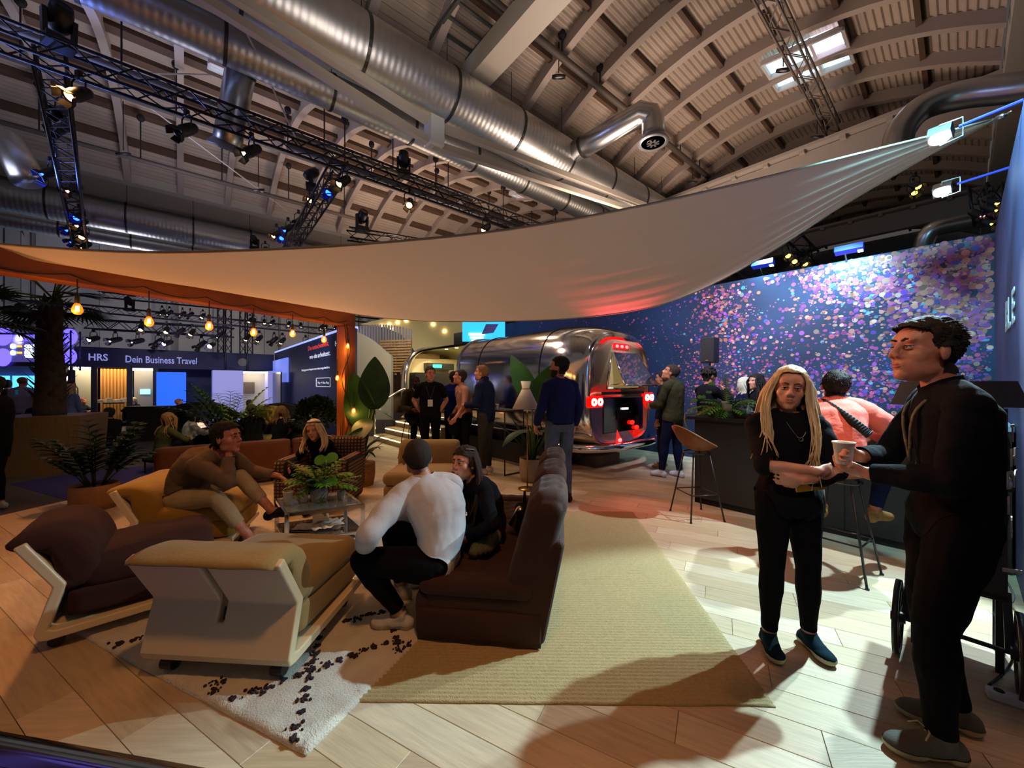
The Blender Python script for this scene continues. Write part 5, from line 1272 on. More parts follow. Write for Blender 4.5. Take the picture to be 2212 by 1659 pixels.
bmp = MB(); bmp.tube(curve([(.5, .03, .47), (.05, -.05, .46), (-.22, -.5, .46), (-.26, -1.15, .46), (-.22, -1.8, .46), (.05, -2.25, .46)], 6), .085, 10, True, .8); bmp.build('bumper', M_chrome, tr_, True)
for y, z in ((.72, .62), (2.10, .70)):
    MB().add([rear(y-.10, z-.10, -.20), rear(y+.10, z-.10, -.20), rear(y-.02, z+.13, -.17), rear(y, z-.02, -.14)], [(0, 1, 2), (0, 3, 1), (1, 3, 2), (2, 3, 0)]).build('red_triangle', M_redh, tr_)
    MB().ell(rear(y+.02, z-.05, -.20), (.02, .05, .035), 10, 6).build('red_lamp_and_glint', mat('tail_hot', 'ff5050'), tr_, True)
for y, z in ((1.35, .82), (1.5, .72)): MB().ell(rear(y, z, -.05), (.02, .07, .04), 10, 6).build('red_lamp_and_glint', M_red, tr_, True)  # glowing spots stand in for red reflections
MB().box((.7, -1.15, .30), (.3, 1.2, .22)).build('chassis_beam', M_black, tr_); MB().box((3.4, -1.15, .33), (5.4, 1.9, .2)).build('chassis', M_black, tr_)
for x in (2.3, 3.1):
    for y in (-.16, -2.14): MB().lathe([(.12, -.1), (.33, -.1), (.35, -.06), (.35, .06), (.33, .1), (.12, .1)], (x, y, .35), 26, Matrix.Rotation(PI/2, 3, 'X'), True).build('wheel', mat('tyre', (.012, .012, .013), .8), tr_, True)
# inside: counter, back board with green display, lamps
MB().box((6.62, -1.15, 1.45), (.05, 1.9, 1.7)).build('bulkhead', mat('trailer_liner', 'e0d2a4'), tr_)
MB().box((6.35, -1.0, 1.25), (.45, 1.7, 1.2)).build('galley_cabinet', mat('galley_dark', (.02, .02, .022), .3), tr_)
MB().box((6.45, -1.1, 2.05), (.28, .9, .20)).build('galley_shelf', mat('galley_dark', (.02, .02, .022)), tr_)
MB().box((6.57, -.75, 2.36), (.03, .85, .14)).build('wooden_board', mat('board_gold', '8a6a2c', .5, var=.5, vs=30), tr_)
MB().box((6.30, -.95, 2.06), (.03, .28, .09)).build('green_display', mat('led_green', '20ff90', .3, emit=7), tr_)
MB().box((5.1, -1.15, .62), (2.7, 2.0, .05)).build('trailer_floor', mat('trailer_floor', '6a5438', .5), tr_)
for k in range(4): MB().lathe([(.001, 0), (.045, 0)], (4.2+.55*k, -1.0, 2.54), 12).build('ceiling_spot', mat('led_warm', 'fff0c8', .3, emit=18, ecol='ffe0a0'), tr_)
mt = tr_.matrix_basis
lamp('trailer_galley_light', 'AREA', TL+V*5.1+U*1.1+Z*2.45, 45, (1, .82, .48), TL+V*5.1+U*.6, 1.6)
lamp('trailer_entry_light', 'POINT', TL+V*5.4-U*.6+Z*2.3, 26, (1, .85, .6), None, .1)
# hand rails of the entrance: chrome loops
for x in (4.0, 6.3):
    MB().tube(curve([(x, .95, .05), (x, .95, .85), (x, .80, 1.0), (x, .2, 1.35), (x, .08, 1.3), (x, .06, .6)], 6), .03, 10).build('hand_rail', mat('rail_lit', 'e8e4d8', .15, 1.0), tr_, True)
# stone block and steps
t = thing('support_block', 'rough concrete block under the rear of the trailer', 'block', TL+U*1.15+V*.55, math.atan2(V.y, V.x))
bevel(MB().box((0, 0, .10), (.5, .75, .2)).build('block', mat('concrete', '5a5248', .9, var=.3, vs=8), t), .01)
t = thing('entrance_steps', 'three pale steps with lit edges up to the trailer opening', 'steps', TL+V*5.05, math.atan2(V.y, V.x))
for k in range(3):
    d = .95-.30*k; z = .17*(k+1)
    s_ = MB().box((0, d/2+.02, z-.085), (2.5, d, .165)).build('step', mat('step_cream', 'b09a70', .5, var=.1), t)
    MB().box((0, d+.026, z-.035), (2.44, .012, .018)).build('edge_light', mat('edge_led', 'fff0d0', .4, emit=7, ecol='ffe8b8'), s_)
# black stage skirt under the trailer side
t = thing('stage_skirt', 'black plinth skirt along the lounge side of the trailer', 'plinth', TL+V*2.1-U*.10, math.atan2(V.y, V.x))
MB().box((0, 0, .20), (3.0, .05, .40)).build('skirt', M_black, t); MB().box((0, .04, .02), (3.0, .03, .04)).build('edge_strip', mat('skirt_edge', '8a7858', .5), t)

# ================================================================ booths and stands in the distance
M_navy = mat('booth_navy', '101a48', .5, var=.25, vs=.6); M_navyw = mat('side_navy', '1c2c58', .5, var=.35, vs=.25)
FL0 = Vector((-15.96, 14.0, 0))
def FL(px, off=0): return onT(FL0+V*off, FL0+V*off+U*8, px)
def FX(px): return (FL(px)-FL0).dot(U)
bo = thing('exhibition_booth', 'navy topped booth with lit glass meeting pods below it', 'booth', FL0, YU)
xR = FX(592)
MB().box((xR/2, .15, 2.52), (xR, .3, .76)).build('fascia', M_navy, bo)
MB().box((xR/2, 1.9, 1.1), (xR, .1, 2.2)).build('rear_wall', M_navy, bo)
M_lett = mat('booth_letters', 'c4c8f0', .5, emit=.45, ecol='a8b0ff')
fw2 = lambda x, z: wallframe((x, -.012, z), (1, 0, 0))
text('lettering', 'HRS', .36, M_lett, fw2(FX(190), 2.40), bo, .01, .006, sx=.80)
text('lettering', 'Dein Business Travel', .38, M_lett, fw2(FX(270), 2.36), bo, .01, .004, sx=.67)
MB().lathe([(.001, 0), (.17, 0), (.18, .01)], (FX(524), -.02, 2.5), 24, Matrix.Rotation(PI/2, 3, 'X')).build('round_badge', mat('badge_grey', '6a6a66', .6), bo)
def pod(p0, p1, m, lab):
    x0, x1 = FX(p0), FX(p1); g = MB().box(((x0+x1)/2, .95, 1.08), (x1-x0-.04, .04, 2.1)).build('pod_wall', m, bo)
    MB().box(((x0+x1)/2, .5, .03), (x1-x0, 1.0, .05)).build('pod_floor', mat('pod_floor', '2a2622', .8), bo)
    return x0, x1
M_podc = mat('pod_cream', 'a6a08a', .6); M_podw = mat('pod_wood', 'b07c3a', .6); M_podg = mat('pod_grey', '8a847a', .6)
for p0, p1, m in ((146, 201, M_podc), (207, 277, M_podw), (283, 334, M_podg)):
    x0, x1 = pod(p0, p1, m, '')
    if m is not M_podw: MB().box(((x0+x1)/2, .1, 2.10), (x1-x0-.05, .2, .09)).build('light_strip', mat('strip_led', 'fff6e0', .3, emit=6, ecol='fff0d0'), bo)
    else:
        k = 0; x = x0+.04
        while x < x1-.04: MB().box((x, .91, 1.1), (.05, .05, 2.1)).build('slat', M_podw, bo); x += .095
        MB().box(((x0+x1)/2, .45, .78), (x1-x0-.3, .5, .05)).build('pod_table', mat('pod_table', '3a2a1a', .5), bo)
        for q in range(4): MB().box(((x0+x1)/2-.35+.22*q, .42, .86+.03*(q % 2)), (.16, .2, .12+.05*(q % 2)), Matrix.Rotation(.3*q, 3, 'Z')).build('table_item', mat('pod_item', 'c8b898', .6), bo)
    l = lamp('pod_light', 'AREA', FL0+U*(x0+x1)*.5+V*.5+Z*2.1, 16 if m is not M_podw else 20, (1, .88, .66) if m is not M_podw else (1, .72, .36), FL0+U*(x0+x1)*.5+V*.6, .8)
for px in (203, 280, 336):
    x = FX(px); MB().box((x, .05, 1.08), (.16, .12, 2.16)).build('pod_post', M_black, bo)
x0, x1 = FX(338), FX(402); MB().box(((x0+x1)/2, -.05, 1.0), (x1-x0, .08, 2.0)).build('blue_panel', mat('panel_blue', '2a70ff', .5, emit=.9, ecol='2468ff'), bo)
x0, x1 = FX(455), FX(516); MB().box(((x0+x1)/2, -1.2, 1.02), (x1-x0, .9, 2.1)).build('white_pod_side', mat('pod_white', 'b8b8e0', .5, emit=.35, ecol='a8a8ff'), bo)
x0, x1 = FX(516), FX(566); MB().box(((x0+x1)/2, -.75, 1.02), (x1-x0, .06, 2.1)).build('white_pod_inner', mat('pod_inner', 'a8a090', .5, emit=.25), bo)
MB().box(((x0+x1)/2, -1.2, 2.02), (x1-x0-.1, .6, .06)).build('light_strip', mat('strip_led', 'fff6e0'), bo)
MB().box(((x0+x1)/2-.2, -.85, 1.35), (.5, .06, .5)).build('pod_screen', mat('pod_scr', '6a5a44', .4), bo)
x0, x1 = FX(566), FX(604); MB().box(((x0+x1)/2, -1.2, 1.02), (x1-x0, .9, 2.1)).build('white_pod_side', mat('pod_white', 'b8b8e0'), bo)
MB().box((FX(310), .9, 1.2), (.3, .03, .2)).build('small_screen', mat('scr_cyan', '70d8ff', .3, emit=3), bo)
# long side wall with German text
SW0 = FL0+U*(xR+.02)-V*.12; SWL = 10.6
sw = thing('booth_side_wall', 'long navy booth wall with red and white German lettering', 'wall panel', SW0, math.atan2(-V.y, -V.x))
MB().box((SWL/2, .1, 1.49), (SWL, .2, 2.98)).build('panel', M_navyw, sw); MB().box((SWL/2, .1, 3.0), (SWL, .24, .06)).build('top_light', mat('top_led', '9aa8ff', .4, emit=1.2), sw)
def SX(px): return (onT(SW0, SW0-V*5, px)-SW0).dot(-V)
M_lr = mat('letter_red', 'd84038', .5, emit=.5); M_lw = mat('letter_white2', 'e8e8f4', .5, emit=.4)
def stext(s, px, py, px1, m, hpx):
    x0 = SX(px); x1 = SX(px1); p = SW0-V*x0; z = H+(CY-py)/F*p.y; pm = SW0-V*((x0+x1)/2); size = hpx/F*pm.y*1.35
    o = text('lettering', s, size, m, Matrix.Identity(4), sw, .004, .0)
    wd = max(v.co.x for v in o.data.vertices) or 1; o.data.transform(Matrix.Translation((x0, -.008, z))@Matrix.Rotation(PI/2, 4, 'X')@Matrix.Diagonal(((x1-x0)/wd, 1, 1, 1)))
stext('Du entscheidest,', 666, 758, 711, M_lr, 11); stext('wo du arbeitest.', 669, 776, 714, M_lw, 11)
stext('Ratingsysteme bequem von unterwegs buchen.', 652, 802, 713, M_lw, 5); stext('HRS', 724, 748, 741, M_lw, 12)
xa, xb = SX(684), SX(714); pz = H+(CY-826)/F*(SW0-V*xa).y
MB().tube([(xa, -.01, pz-.13), (xb, -.01, pz-.13), (xb, -.01, pz+.13), (xa, -.01, pz+.13), (xa, -.01, pz-.13)], .012, 5).build('pay_frame', M_lw, sw); stext('Pay + flex Pay', 687, 829, 711, M_lw, 5)
x0, x1 = SX(588), SX(624); MB().box(((x0+x1)/2, -.04, 2.1), (x1-x0, .06, 1.0)).build('pale_poster', mat('poster_blue', '8a9cf0', .5, emit=.6, ecol='7a90ff'), sw)
x0, x1 = SX(600), SX(626); MB().box(((x0+x1)/2, -.3, 1.0), (x1-x0, .05, 2.0)).build('glass_door', mat('door_teal', '20303c', .2), sw)
x0, x1 = SX(726), SX(733)
# white gabled stand, slatted gallery, cream canopy
gs = thing('gabled_stand', 'white gabled stand wall beside the timber post', 'stand', (0, 0, 0)); Yg = 11.5
def gp(px, py, Y=Yg): return P(px, py, Y)
q = [gp(755, 912), gp(845, 912), gp(845, 770), gp(800, 732), gp(755, 708)]
MB().add(q+[x+Vector((0, .2, 0)) for x in q], [(4, 3, 2, 1, 0), (5, 6, 7, 8, 9)]+[(i, (i+1) % 5, 5+(i+1) % 5, 5+i) for i in range(5)]).build('gable_wall', mat('stand_white', 'a8a498', .6), gs)
MB().box(gp(800, 925, 11.3), (1.4, .2, .5)).build('grey_base', mat('base_grey', '5a565a', .6), gs)
ga = thing('slatted_gallery', 'white slatted balustrade with timber lattice beyond the gabled stand', 'gallery', (0, 0, 0))
for k in range(22):
    px = 762+6*k; top = 705-4+.004*(px-820)**2*.6; b_ = gp(px, 762, 13); a_ = gp(px, min(top, 755), 13); MB().bar(b_, a_, .05, .05).build('slat', mat('slat_white', '8c88a0', .5), ga)
for k in range(12):
    MB().bar(gp(822, 737+6*k, 12.6), gp(888, 735+6*k, 12.6), .05, .055).build('lattice_board', mat('lattice_wood', 'b08c5c', .6, var=.2), ga)
for px in (824, 855, 886): MB().bar(gp(px, 735, 12.65), gp(px, 810, 12.65), .06, .06).build('lattice_post', mat('lattice_wood', 'b08c5c'), ga)
MB().box(P(835, 830, 13.6), (2.2, .1, 2.0)).build('lattice_panel', mat('lattice_back', '6a5232', .7), ga)
cp = thing('cream_canopy', 'big cream canopy fascia with small round downlights beyond the trailer', 'canopy', (0, 0, 0))
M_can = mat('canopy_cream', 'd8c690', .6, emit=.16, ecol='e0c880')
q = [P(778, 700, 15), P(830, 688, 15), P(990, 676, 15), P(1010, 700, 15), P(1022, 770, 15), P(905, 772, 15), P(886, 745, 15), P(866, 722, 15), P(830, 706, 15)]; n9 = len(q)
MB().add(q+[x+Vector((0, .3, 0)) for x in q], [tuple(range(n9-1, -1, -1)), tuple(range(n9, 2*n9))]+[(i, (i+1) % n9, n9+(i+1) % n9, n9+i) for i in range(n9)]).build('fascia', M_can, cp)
for px, py in ((824, 704), (840, 700), (858, 696), (877, 692), (846, 710), (935, 700), (960, 715)): MB().ell(P(px, py, 14.95), (.06, .03, .035), 10, 6).build('downlight', mat('led_warm', 'fff0c8'), cp, True)
# cyan event screen over the trailer
es = thing('event_screen', 'glowing cyan screen with white text block over the trailer roof', 'screen', (0, 0, 0)); Ys = 12.2
MB().box(P(1045, 712, Ys), (1.35, .08, .75)).build('display', mat('scr_blue', '38b8f0', .3, emit=1.5, ecol='30b0f0'), es)
for k in range(3): MB().box(P(1030, 722+7*k, Ys-.06), (.5-.08*k, .02, .07)).build('text_line', mat('scr_white', 'e8ffff', .3, emit=3), es)
MB().add([P(1040, 722, Ys-.3), P(1066, 719, Ys-.3), P(1077, 700, Ys-.25), P(1050, 700, Ys-.25)], [(0, 1, 2, 3), (3, 2, 1, 0)]).build('tilted_panel', mat('panel_violet', '8088c0', .4), es)
MB().bar(P(1045, 735, Ys), P(1045, 829, Ys+.05), .1, .1).build('mast', M_black, es)
# purple event screen in its truss portal, lit panes below
ps = thing('event_display', 'purple event screen with round emblems and white text beyond the palm', 'screen', (0, 0, 0)); Yp = 12.0
MB().box(P(60, 748, Yp), (2.75, .08, .98)).build('display', mat('scr_purple', '5a58a0', .4, emit=.55, ecol='5850a8'), ps)
for px, py, r_ in ((6, 726, .30), (6, 772, .28), (150, 728, .26), (150, 770, .24), (20, 768, .06)):
    MB().lathe([(.001, 0), (r_, 0)], P(px, py, Yp-.05), 24, Matrix.Rotation(PI/2, 3, 'X')).build('round_emblem', mat('scr_lilac', '9080f0', .4, emit=1.0, ecol='8070ff'), ps)
MB().box(P(70, 730, Yp-.06), (.95, .02, .2)).build('banner', mat('scr_lilac', '9080f0'), ps)
for k, (a, b_) in enumerate((('CONFER', 'TO A'), ('FREE', 'TICKET'))):
    text('lettering', a, .13, mat('scr_white', 'e8ffff'), wallframe(P(53, 751+14*k, Yp-.06), (1, 0, 0)), ps, .003, .008); text('lettering', b_, .10, mat('scr_white', 'e8ffff'), wallframe(P(53, 758+14*k, Yp-.06), (1, 0, 0)), ps, .003, .006)
    MB().lathe([(.001, 0), (.075, 0)], P(27, 748+14*k, Yp-.06), 18, Matrix.Rotation(PI/2, 3, 'X')).build('tick_mark', mat('scr_white', 'e8ffff'), ps); MB().box(P(42, 748+14*k, Yp-.06), (.14, .02, .06)).build('tag_mark', mat('scr_yellow', 'ffc040', .4, emit=1.5), ps)
MB().bar(P(154, 800, 12.1), P(154, 925, 12.1), .12, .12).build('leg', M_truss, ps); MB().bar(P(-20, 785, 12.1), P(154, 785, 12.1), .2, .2).build('lower_rail', M_truss, ps)
wl = thing('light_wall', 'row of cyan lit panes behind the visitors at the edge of the hall', 'light panel', (0, 0, 0))
for a, b_ in ((-40, 18), (30, 76)): MB().box(P((a+b_)/2, 826, 16), ((b_-a)/F*16, .1, .55)).build('lit_pane', mat('pane_cyan', '60c8f8', .4, emit=1.6, ecol='58c8ff'), wl)
MB().box(P(20, 850, 16.3), (3.5, .2, 2.3)).build('panel', mat('panel_dusk', '4a4a80', .6), wl)
t = thing('flood_lamp', 'bright white violet floodlight shining beside the palm trunk', 'floodlight', P(134, 815, 11.0)); MB().ell((0, 0, 0), (.15, .06, .2), 14, 8).build('lens', mat('flood_lens3', 'ffffff', .3, emit=18, ecol='d0d0ff'), t, True); MB().cyl((0, .08, -.9), (0, .08, 0), .03, seg=8).build('stand', M_black, t); MB().cyl((0, .08, -H-.29), (0, .08, -.9), .03, seg=8).build('stand', M_black, t)
t.location.z = H+.18
# black counter, high backed dark booth seats, small table lamp, olive chair
t = thing('black_counter', 'plain black counter board before the meeting pods', 'counter', (-10.2, 11.2, 0), .15)
MB().box((0, 0, .48), (1.55, .4, .96)).build('board', M_blackmatte, t); MB().box((0, 0, .975), (1.6, .45, .03)).build('top', M_black, t)
def arcseat(p, rz, w_, lab):
    t = thing('booth_seat', lab, 'seat', p, rz, 'high arched dark booth seats'); pr = []
    vs, n = [], 14
    out = [(-w_/2, 0)]+[(-w_/2*math.cos(PI*k/n), .72+.42*math.sin(PI*k/n)) for k in range(n+1)]+[(w_/2, 0)]
    inn = [(w_/2-.16, 0)]+[((w_/2-.16)*math.cos(PI*k/n), .62+.34*math.sin(PI*k/n)) for k in range(n+1)]+[(-w_/2+.16, 0)]
    q = out+inn; N = len(q); vs = [(a, -.15, b) for a, b in q]+[(a, .35, b) for a, b in q]
    m_ = len(out); fs = []
    for i in range(m_-1):
        j, k = i, N-1-i; fs += [(j, j+1, k-1, k), (N+k, N+k-1, N+j+1, N+j), (j, N+j, N+j+1, j+1), (k, k-1, N+k-1, N+k)]
    fs += [(0, N-1, 2*N-1, N), (m_-1, N+m_-1, N+m_, m_)]
    MB().add(vs, fs).build('arch', mat('felt_black', '16141a', .9), t); soft('seat', (w_-.4, .45, .42), .06, mat('felt_black', '16141a'), t, (0, .12, .22), 4)
arcseat((-8.5, 10.4, 0), .25, 1.5, 'dark arched booth seat left of the feathery palm'); arcseat((-6.0, 9.9, 0), .2, 1.3, 'dark arched booth seat before the navy side wall')
tl_ = thing('dome_lamp', 'small dome table lamp glowing behind the feathery palm', 'lamp', P(428, 940, 8.9)); zz = tl_.location.z
MB().lathe([(.001, .30), (.09, .28), (.15, .18), (.145, .18), (.08, .27)], (0, 0, 0), 20).build('shade', mat('dome_white', 'e8d8c8', .4, emit=.8, ecol='ffe0c0'), tl_, True); MB().ell((0, 0, .19), (.11, .11, .03), 12, 6).build('lamp_bulb', mat('lamp_warm2', 'ffe8c0', .3, emit=8, ecol='ffd8a0'), tl_, True); MB().cyl((0, 0, 0), (0, 0, .28), .012, seg=8).build('stem', M_black, tl_)
t = thing('side_table', 'low black table carrying the dome lamp', 'table', (tl_.location.x, tl_.location.y, 0)); MB().box((0, 0, zz-.015), (1.1, .6, .03)).build('tabletop', M_black, t)
for x in (-.5, .5):
    for y in (-.25, .25): MB().cyl((x, y, 0), (x, y, zz-.02), .015, seg=6).build('leg', M_black, t)
cup((tl_.location.x+1.0-.55, tl_.location.y-.2, zz), 'white paper cup beside the feathery palm on the low black table', .12, .045)
t = thing('olive_chair', 'olive upholstered chair behind the man in the flat cap', 'chair', (-5.45, 8.3, 0), .1)
soft('backrest', (.5, .12, .6), .05, mat('olive_cloth', '8a7838', .8), t, (0, .25, .85), 5); soft('seat', (.5, .5, .14), .05, mat('olive_cloth', '8a7838'), t, (0, 0, .45), 5)
for x in (-.2, .2):
    for y in (-.2, .2): MB().cyl((x, y, 0), (x, y, .4), .016, seg=6).build('leg', M_black, t)
# ================================================================ people
SKIN = {'fair': ('d09a80', 'b57a62'), 'pale': ('d8a68e', 'bd846c'), 'tan': ('b8805f', '96603f'), 'brown': ('6a4028', '4a2a18'), 'rosy': ('c98a72', 'a8664e')}
def ik(a, c, l1, l2, pole):
    a, c = Vector(a), Vector(c); d = c-a; L = max(min(d.length, (l1+l2)*.999), abs(l1-l2)+.001); u = d.normalized(); c = a+u*L
    x = (l1*l1-l2*l2+L*L)/(2*L); hh = math.sqrt(max(l1*l1-x*x, 0)); p = Vector(pole); p = p-u*p.dot(u); p = p.normalized() if p.length > 1e-4 else Vector((0, 1, 0))
    return a+u*x+p*hh, c
def cloth(name, c, rough=.9, var=.12, bump=.25, bs=120, sheen=.0, **k):
    m = mat(name, c, rough, var=var, vs=9, bump=bump, bs=bs, sheen=sheen, **k); m.node_tree.nodes['Principled BSDF'].inputs['Specular IOR Level'].default_value = .12; return m
def person(label, at, yaw, h, pose, wear, skin='fair', vox=.012, sex='m', face=False, hair=None, hs=1.06, build=1.0, group=None, extra=None):
    s = h/1.75; root = thing('person', label, 'person', at, math.radians(yaw), group)
    g = lambda k, d: pose.get(k, d)
    pel = Vector(g('pel', (0, 0, .965)))*s; nb = Vector(g('ch', (0, -.01, 1.475)))*s
    sdir = (nb-pel).normalized(); SL = (nb-pel).length; bend = Vector(g('bend', (0, -.015, 0)))*s
    shy = math.radians(g('sh', 0)); px_ = Vector((1, 0, 0)); tilt = g('tilt', 0)
    cx_ = Vector((math.cos(shy), math.sin(shy), tilt)).normalized(); cx_ = (cx_-sdir*cx_.dot(sdir)).normalized()
    sp = lambda t: pel+(nb-pel)*t+bend*4*max(0, t)*max(0, 1-t)
    lat = lambda t: (px_.lerp(cx_, max(0, min(1, t*1.3)))).normalized()
    fw = 1.0 if sex == 'm' else .88; b = build
    rings = [(-.20, .12, .10), (-.12, .158 if sex == 'm' else .165, .115), (0, .160 if sex == 'm' else .17, .118), (.18, .148*b if sex == 'm' else .135*b, .108*b), (.34, .145*b if sex == 'm' else .12*b, .104*b), (.58, .160*fw*b, .116*b), (.80, .172*fw, .112), (.92, .135*fw, .088), (.99, .075, .066), (1.02, .055, .055)]
    mb = MB(); vs, N = [], 18
    for t, rx_, ry_ in rings:
        c = sp(t) if t >= 0 else pel+(Vector((0, 0, -1)).lerp(-sdir, .4)).normalized()*(-t)*SL
        if t < 0: c = pel+(Vector((0, .15, -1)) if g('seated', 0) else -sdir).normalized()*(-t)*SL*(.6 if g('seated', 0) else 1)
        x = lat(t); y = sdir.cross(x)*1.0
        for k in range(N): a = 2*PI*k/N; vs.append(c+x*math.cos(a)*rx_*s+y*math.sin(a)*ry_*s)
    fs = [tuple(range(N-1, -1, -1)), tuple((len(rings)-1)*N+k for k in range(N))]
    for i in range(len(rings)-1):
        for k in range(N): k2 = (k+1) % N; fs.append((i*N+k, i*N+k2, (i+1)*N+k2, (i+1)*N+k))
    mb.add(vs, fs)
    caps = []   # (tag, t0, t1, p0, p1, r0, r1)
    for i in range(len(rings)-1):
        t0, rx0, ry0 = rings[i]; t1, rx1, ry1 = rings[i+1]
        if t1 > 1.0: continue
        for k in (-1, 0, 1): caps.append(('torso', t0, t1, sp(max(t0, 0)) + (-sdir*(-t0)*SL if t0 < 0 else Vector())+lat(t0)*k*(rx0-ry0)*s, sp(max(t1, 0))+(-sdir*(-t1)*SL if t1 < 0 else Vector())+lat(t1)*k*(rx1-ry1)*s, ry0*s, ry1*s))
    # head
    hy, hp, hr = [math.radians(q) for q in g('head', (0, 0, 0))]
    HR = Matrix.Rotation(hy, 3, 'Z')@Matrix.Rotation(hr, 3, 'Y')@Matrix.Rotation(-hp, 3, 'X')
    nd = Vector(g('neck', (0, .035, .155)))*s
    hc = nb+nd; S_ = s*hs*(1 if sex == 'm' else .97)
    def hl(x, y, z): return hc+HR@(Vector((x, y, z))*S_)
    def he(c, r, rot=None): mb.ell(hl(*c), [q*S_ for q in r], 16, 11, HR if rot is None else HR@rot)
    he((0, -.016, .034), (.077, .098, .088)); he((0, .026, -.040), (.060, .064, .078)); he((0, .064, -.094), (.027, .024, .022)); he((0, .03, .045), (.065, .058, .055))
    for q in (-1, 1):
        he((q*.037, .046, -.020), (.028, .030, .034)); he((q*.078, -.008, -.004), (.010, .019, .034), Matrix.Rotation(q*-.25, 3, 'Z')); he((q*.030, .074, .036), (.024, .014, .011)); he((q*.042, .012, -.066), (.017, .042, .028))
        he((q*.0125, .098, -.026), (.0095, .011, .009))
    mb.tube([hl(0, .082, .026), hl(0, .094, .0), hl(0, .108, -.022)], [.010*S_, .011*S_, .0125*S_], 8)
    mb.tube([hl(-.022, .082, -.056), hl(0, .0905, -.054), hl(.022, .082, -.056)], [.005*S_, .0065*S_, .005*S_], 8); mb.tube([hl(-.02, .079, -.066), hl(0, .0875, -.067), hl(.02, .079, -.066)], [.005*S_, .0065*S_, .005*S_], 8)
    caps.append(('head', 0, 1, hl(0, -.012, .05), hl(0, .02, -.06), .088*S_, .062*S_))
    nk = .054 if sex == 'm' else .045
    mb.tube([nb-sdir*.05*s, nb+nd*.35, hl(0, -.028, -.03)], [(nk+.012)*s, nk*s, nk*s], 14); caps.append(('neck', 0, 1, nb+sdir*.01*s, hl(0, -.02, -.06), nk*s, nk*s))
    # arms
    sw_ = (.178 if sex == 'm' else .152)*s*g('shw', 1)
    J = {}
    for i, q in enumerate((1, -1)):
        sh_ = nb-sdir*.075*s+cx_*q*sw_
        w_ = Vector(g('wr', ((.25, .06, .86), (-.25, .06, .86)))[i])*s
        e, w_ = ik(sh_, w_, .285*s, .255*s, g('el', ((.5, -1, 0), (-.5, -1, 0)))[i]); J['sh%d' % i], J['el%d' % i], J['wr%d' % i] = sh_, e, w_
        mb.tube([nb-sdir*.03*s+cx_*q*.04*s, sh_+sdir*.012*s], [.060*s, .052*s], 12); mb.ell(sh_, .058*fw*s, 12, 8)
        mb.tube([sh_, sh_.lerp(e, .4), e], [.053*fw*s, .050*fw*s, .041*fw*s], 12); mb.ell(e, .041*fw*s, 10, 7); mb.tube([e, e.lerp(w_, .3), w_], [.041*fw*s, .043*fw*s, .028*fw*s], 12); mb.ell(w_, .028*fw*s, 8, 6)
        caps.append(('arm%d' % i, 0, 1, sh_, e, .055*s, .042*s)); caps.append(('arm%d' % i, 1, 2, e, w_, .042*s, .029*s))
        hd = g('hand', (None, None))[i] or {}
        fd = Vector(hd.get('d', (w_-e))).normalized(); nm = Vector(hd.get('n', cx_*-q)).normalized(); nm = (nm-fd*nm.dot(fd)).normalized(); la = fd.cross(nm)*(1 if hd.get('flip') else -1)*q
        la = la.normalized(); cu = hd.get('curl', .35); k_ = s*(1 if sex == 'm' else .92)
        R3 = Matrix((la, fd, nm)).transposed(); mb.ell(w_+fd*.052*k_, (.041*k_, .054*k_, .017*k_), 12, 8, R3); mb.ell(w_+fd*.02*k_, (.03*k_, .035*k_, .02*k_), 10, 7, R3)
        for f, (o_, L_) in enumerate(((-.033, .062), (-.0115, .078), (.0105, .084), (.032, .074))):
            p = w_+fd*(.088-abs(o_)*.2)*k_+la*o_*k_; d = (fd+la*o_*1.2).normalized(); pts = [p-d*.02*k_]; ang = 0
            for ph in (.45, .32, .23):
                ang += cu*(1.0 if ph == .45 else 1.15); dd = d*math.cos(ang)+nm*math.sin(ang); pts.append((pts[-1] if len(pts) > 1 else p)+dd*L_*ph*k_)
            mb.tube(pts, [.0088*k_, .0086*k_, .0078*k_, .0066*k_], 8)
        tp = w_+fd*.025*k_+la*.028*k_; td = (fd*.62+la*.62+nm*(.25+cu*.5)).normalized(); td2 = (fd*.85+la*.05+nm*(.35+cu*.6)).normalized()
        mb.tube([tp, tp+td*.038*k_, tp+td*.038*k_+td2*.032*k_, tp+td*.038*k_+td2*.055*k_], [.0125*k_, .0108*k_, .009*k_, .0075*k_], 8)
        caps.append(('hand%d' % i, 0, 1, w_+fd*.012*s, w_+fd*.15*s+nm*.03*s*cu, .03*s, .03*s)); J['hc%d' % i] = w_+fd*.085*k_+nm*.03*k_
    # legs
    for i, q in enumerate((1, -1)):
        hp_ = pel+px_*q*.088*s+Vector((0, .0, -.03*s)); an = Vector(g('an', ((.10, .0, .085), (-.10, .0, .085)))[i])*s
        kn, an = ik(hp_, an, .425*s, .425*s, g('kn', ((.12, 1, 0), (-.12, 1, 0)))[i]); J['hip%d' % i], J['kn%d' % i], J['an%d' % i] = hp_, kn, an
        lw = g('leg', 1.0)
        mb.tube([hp_, hp_.lerp(kn, .35), kn], [.092*s*lw, .083*s*lw, .057*s*lw], 14); mb.ell(kn, .056*s*lw, 10, 7); mb.tube([kn, kn.lerp(an, .32), kn.lerp(an, .8), an], [.055*s*lw, .058*s*lw, .040*s, .037*s], 12); mb.ell(hp_, .092*s*lw, 10, 7)
        caps.append(('leg%d' % i, 0, 1, hp_, kn, .090*s*lw, .057*s*lw)); caps.append(('leg%d' % i, 1, 2, kn, an, .056*s*lw, .038*s))
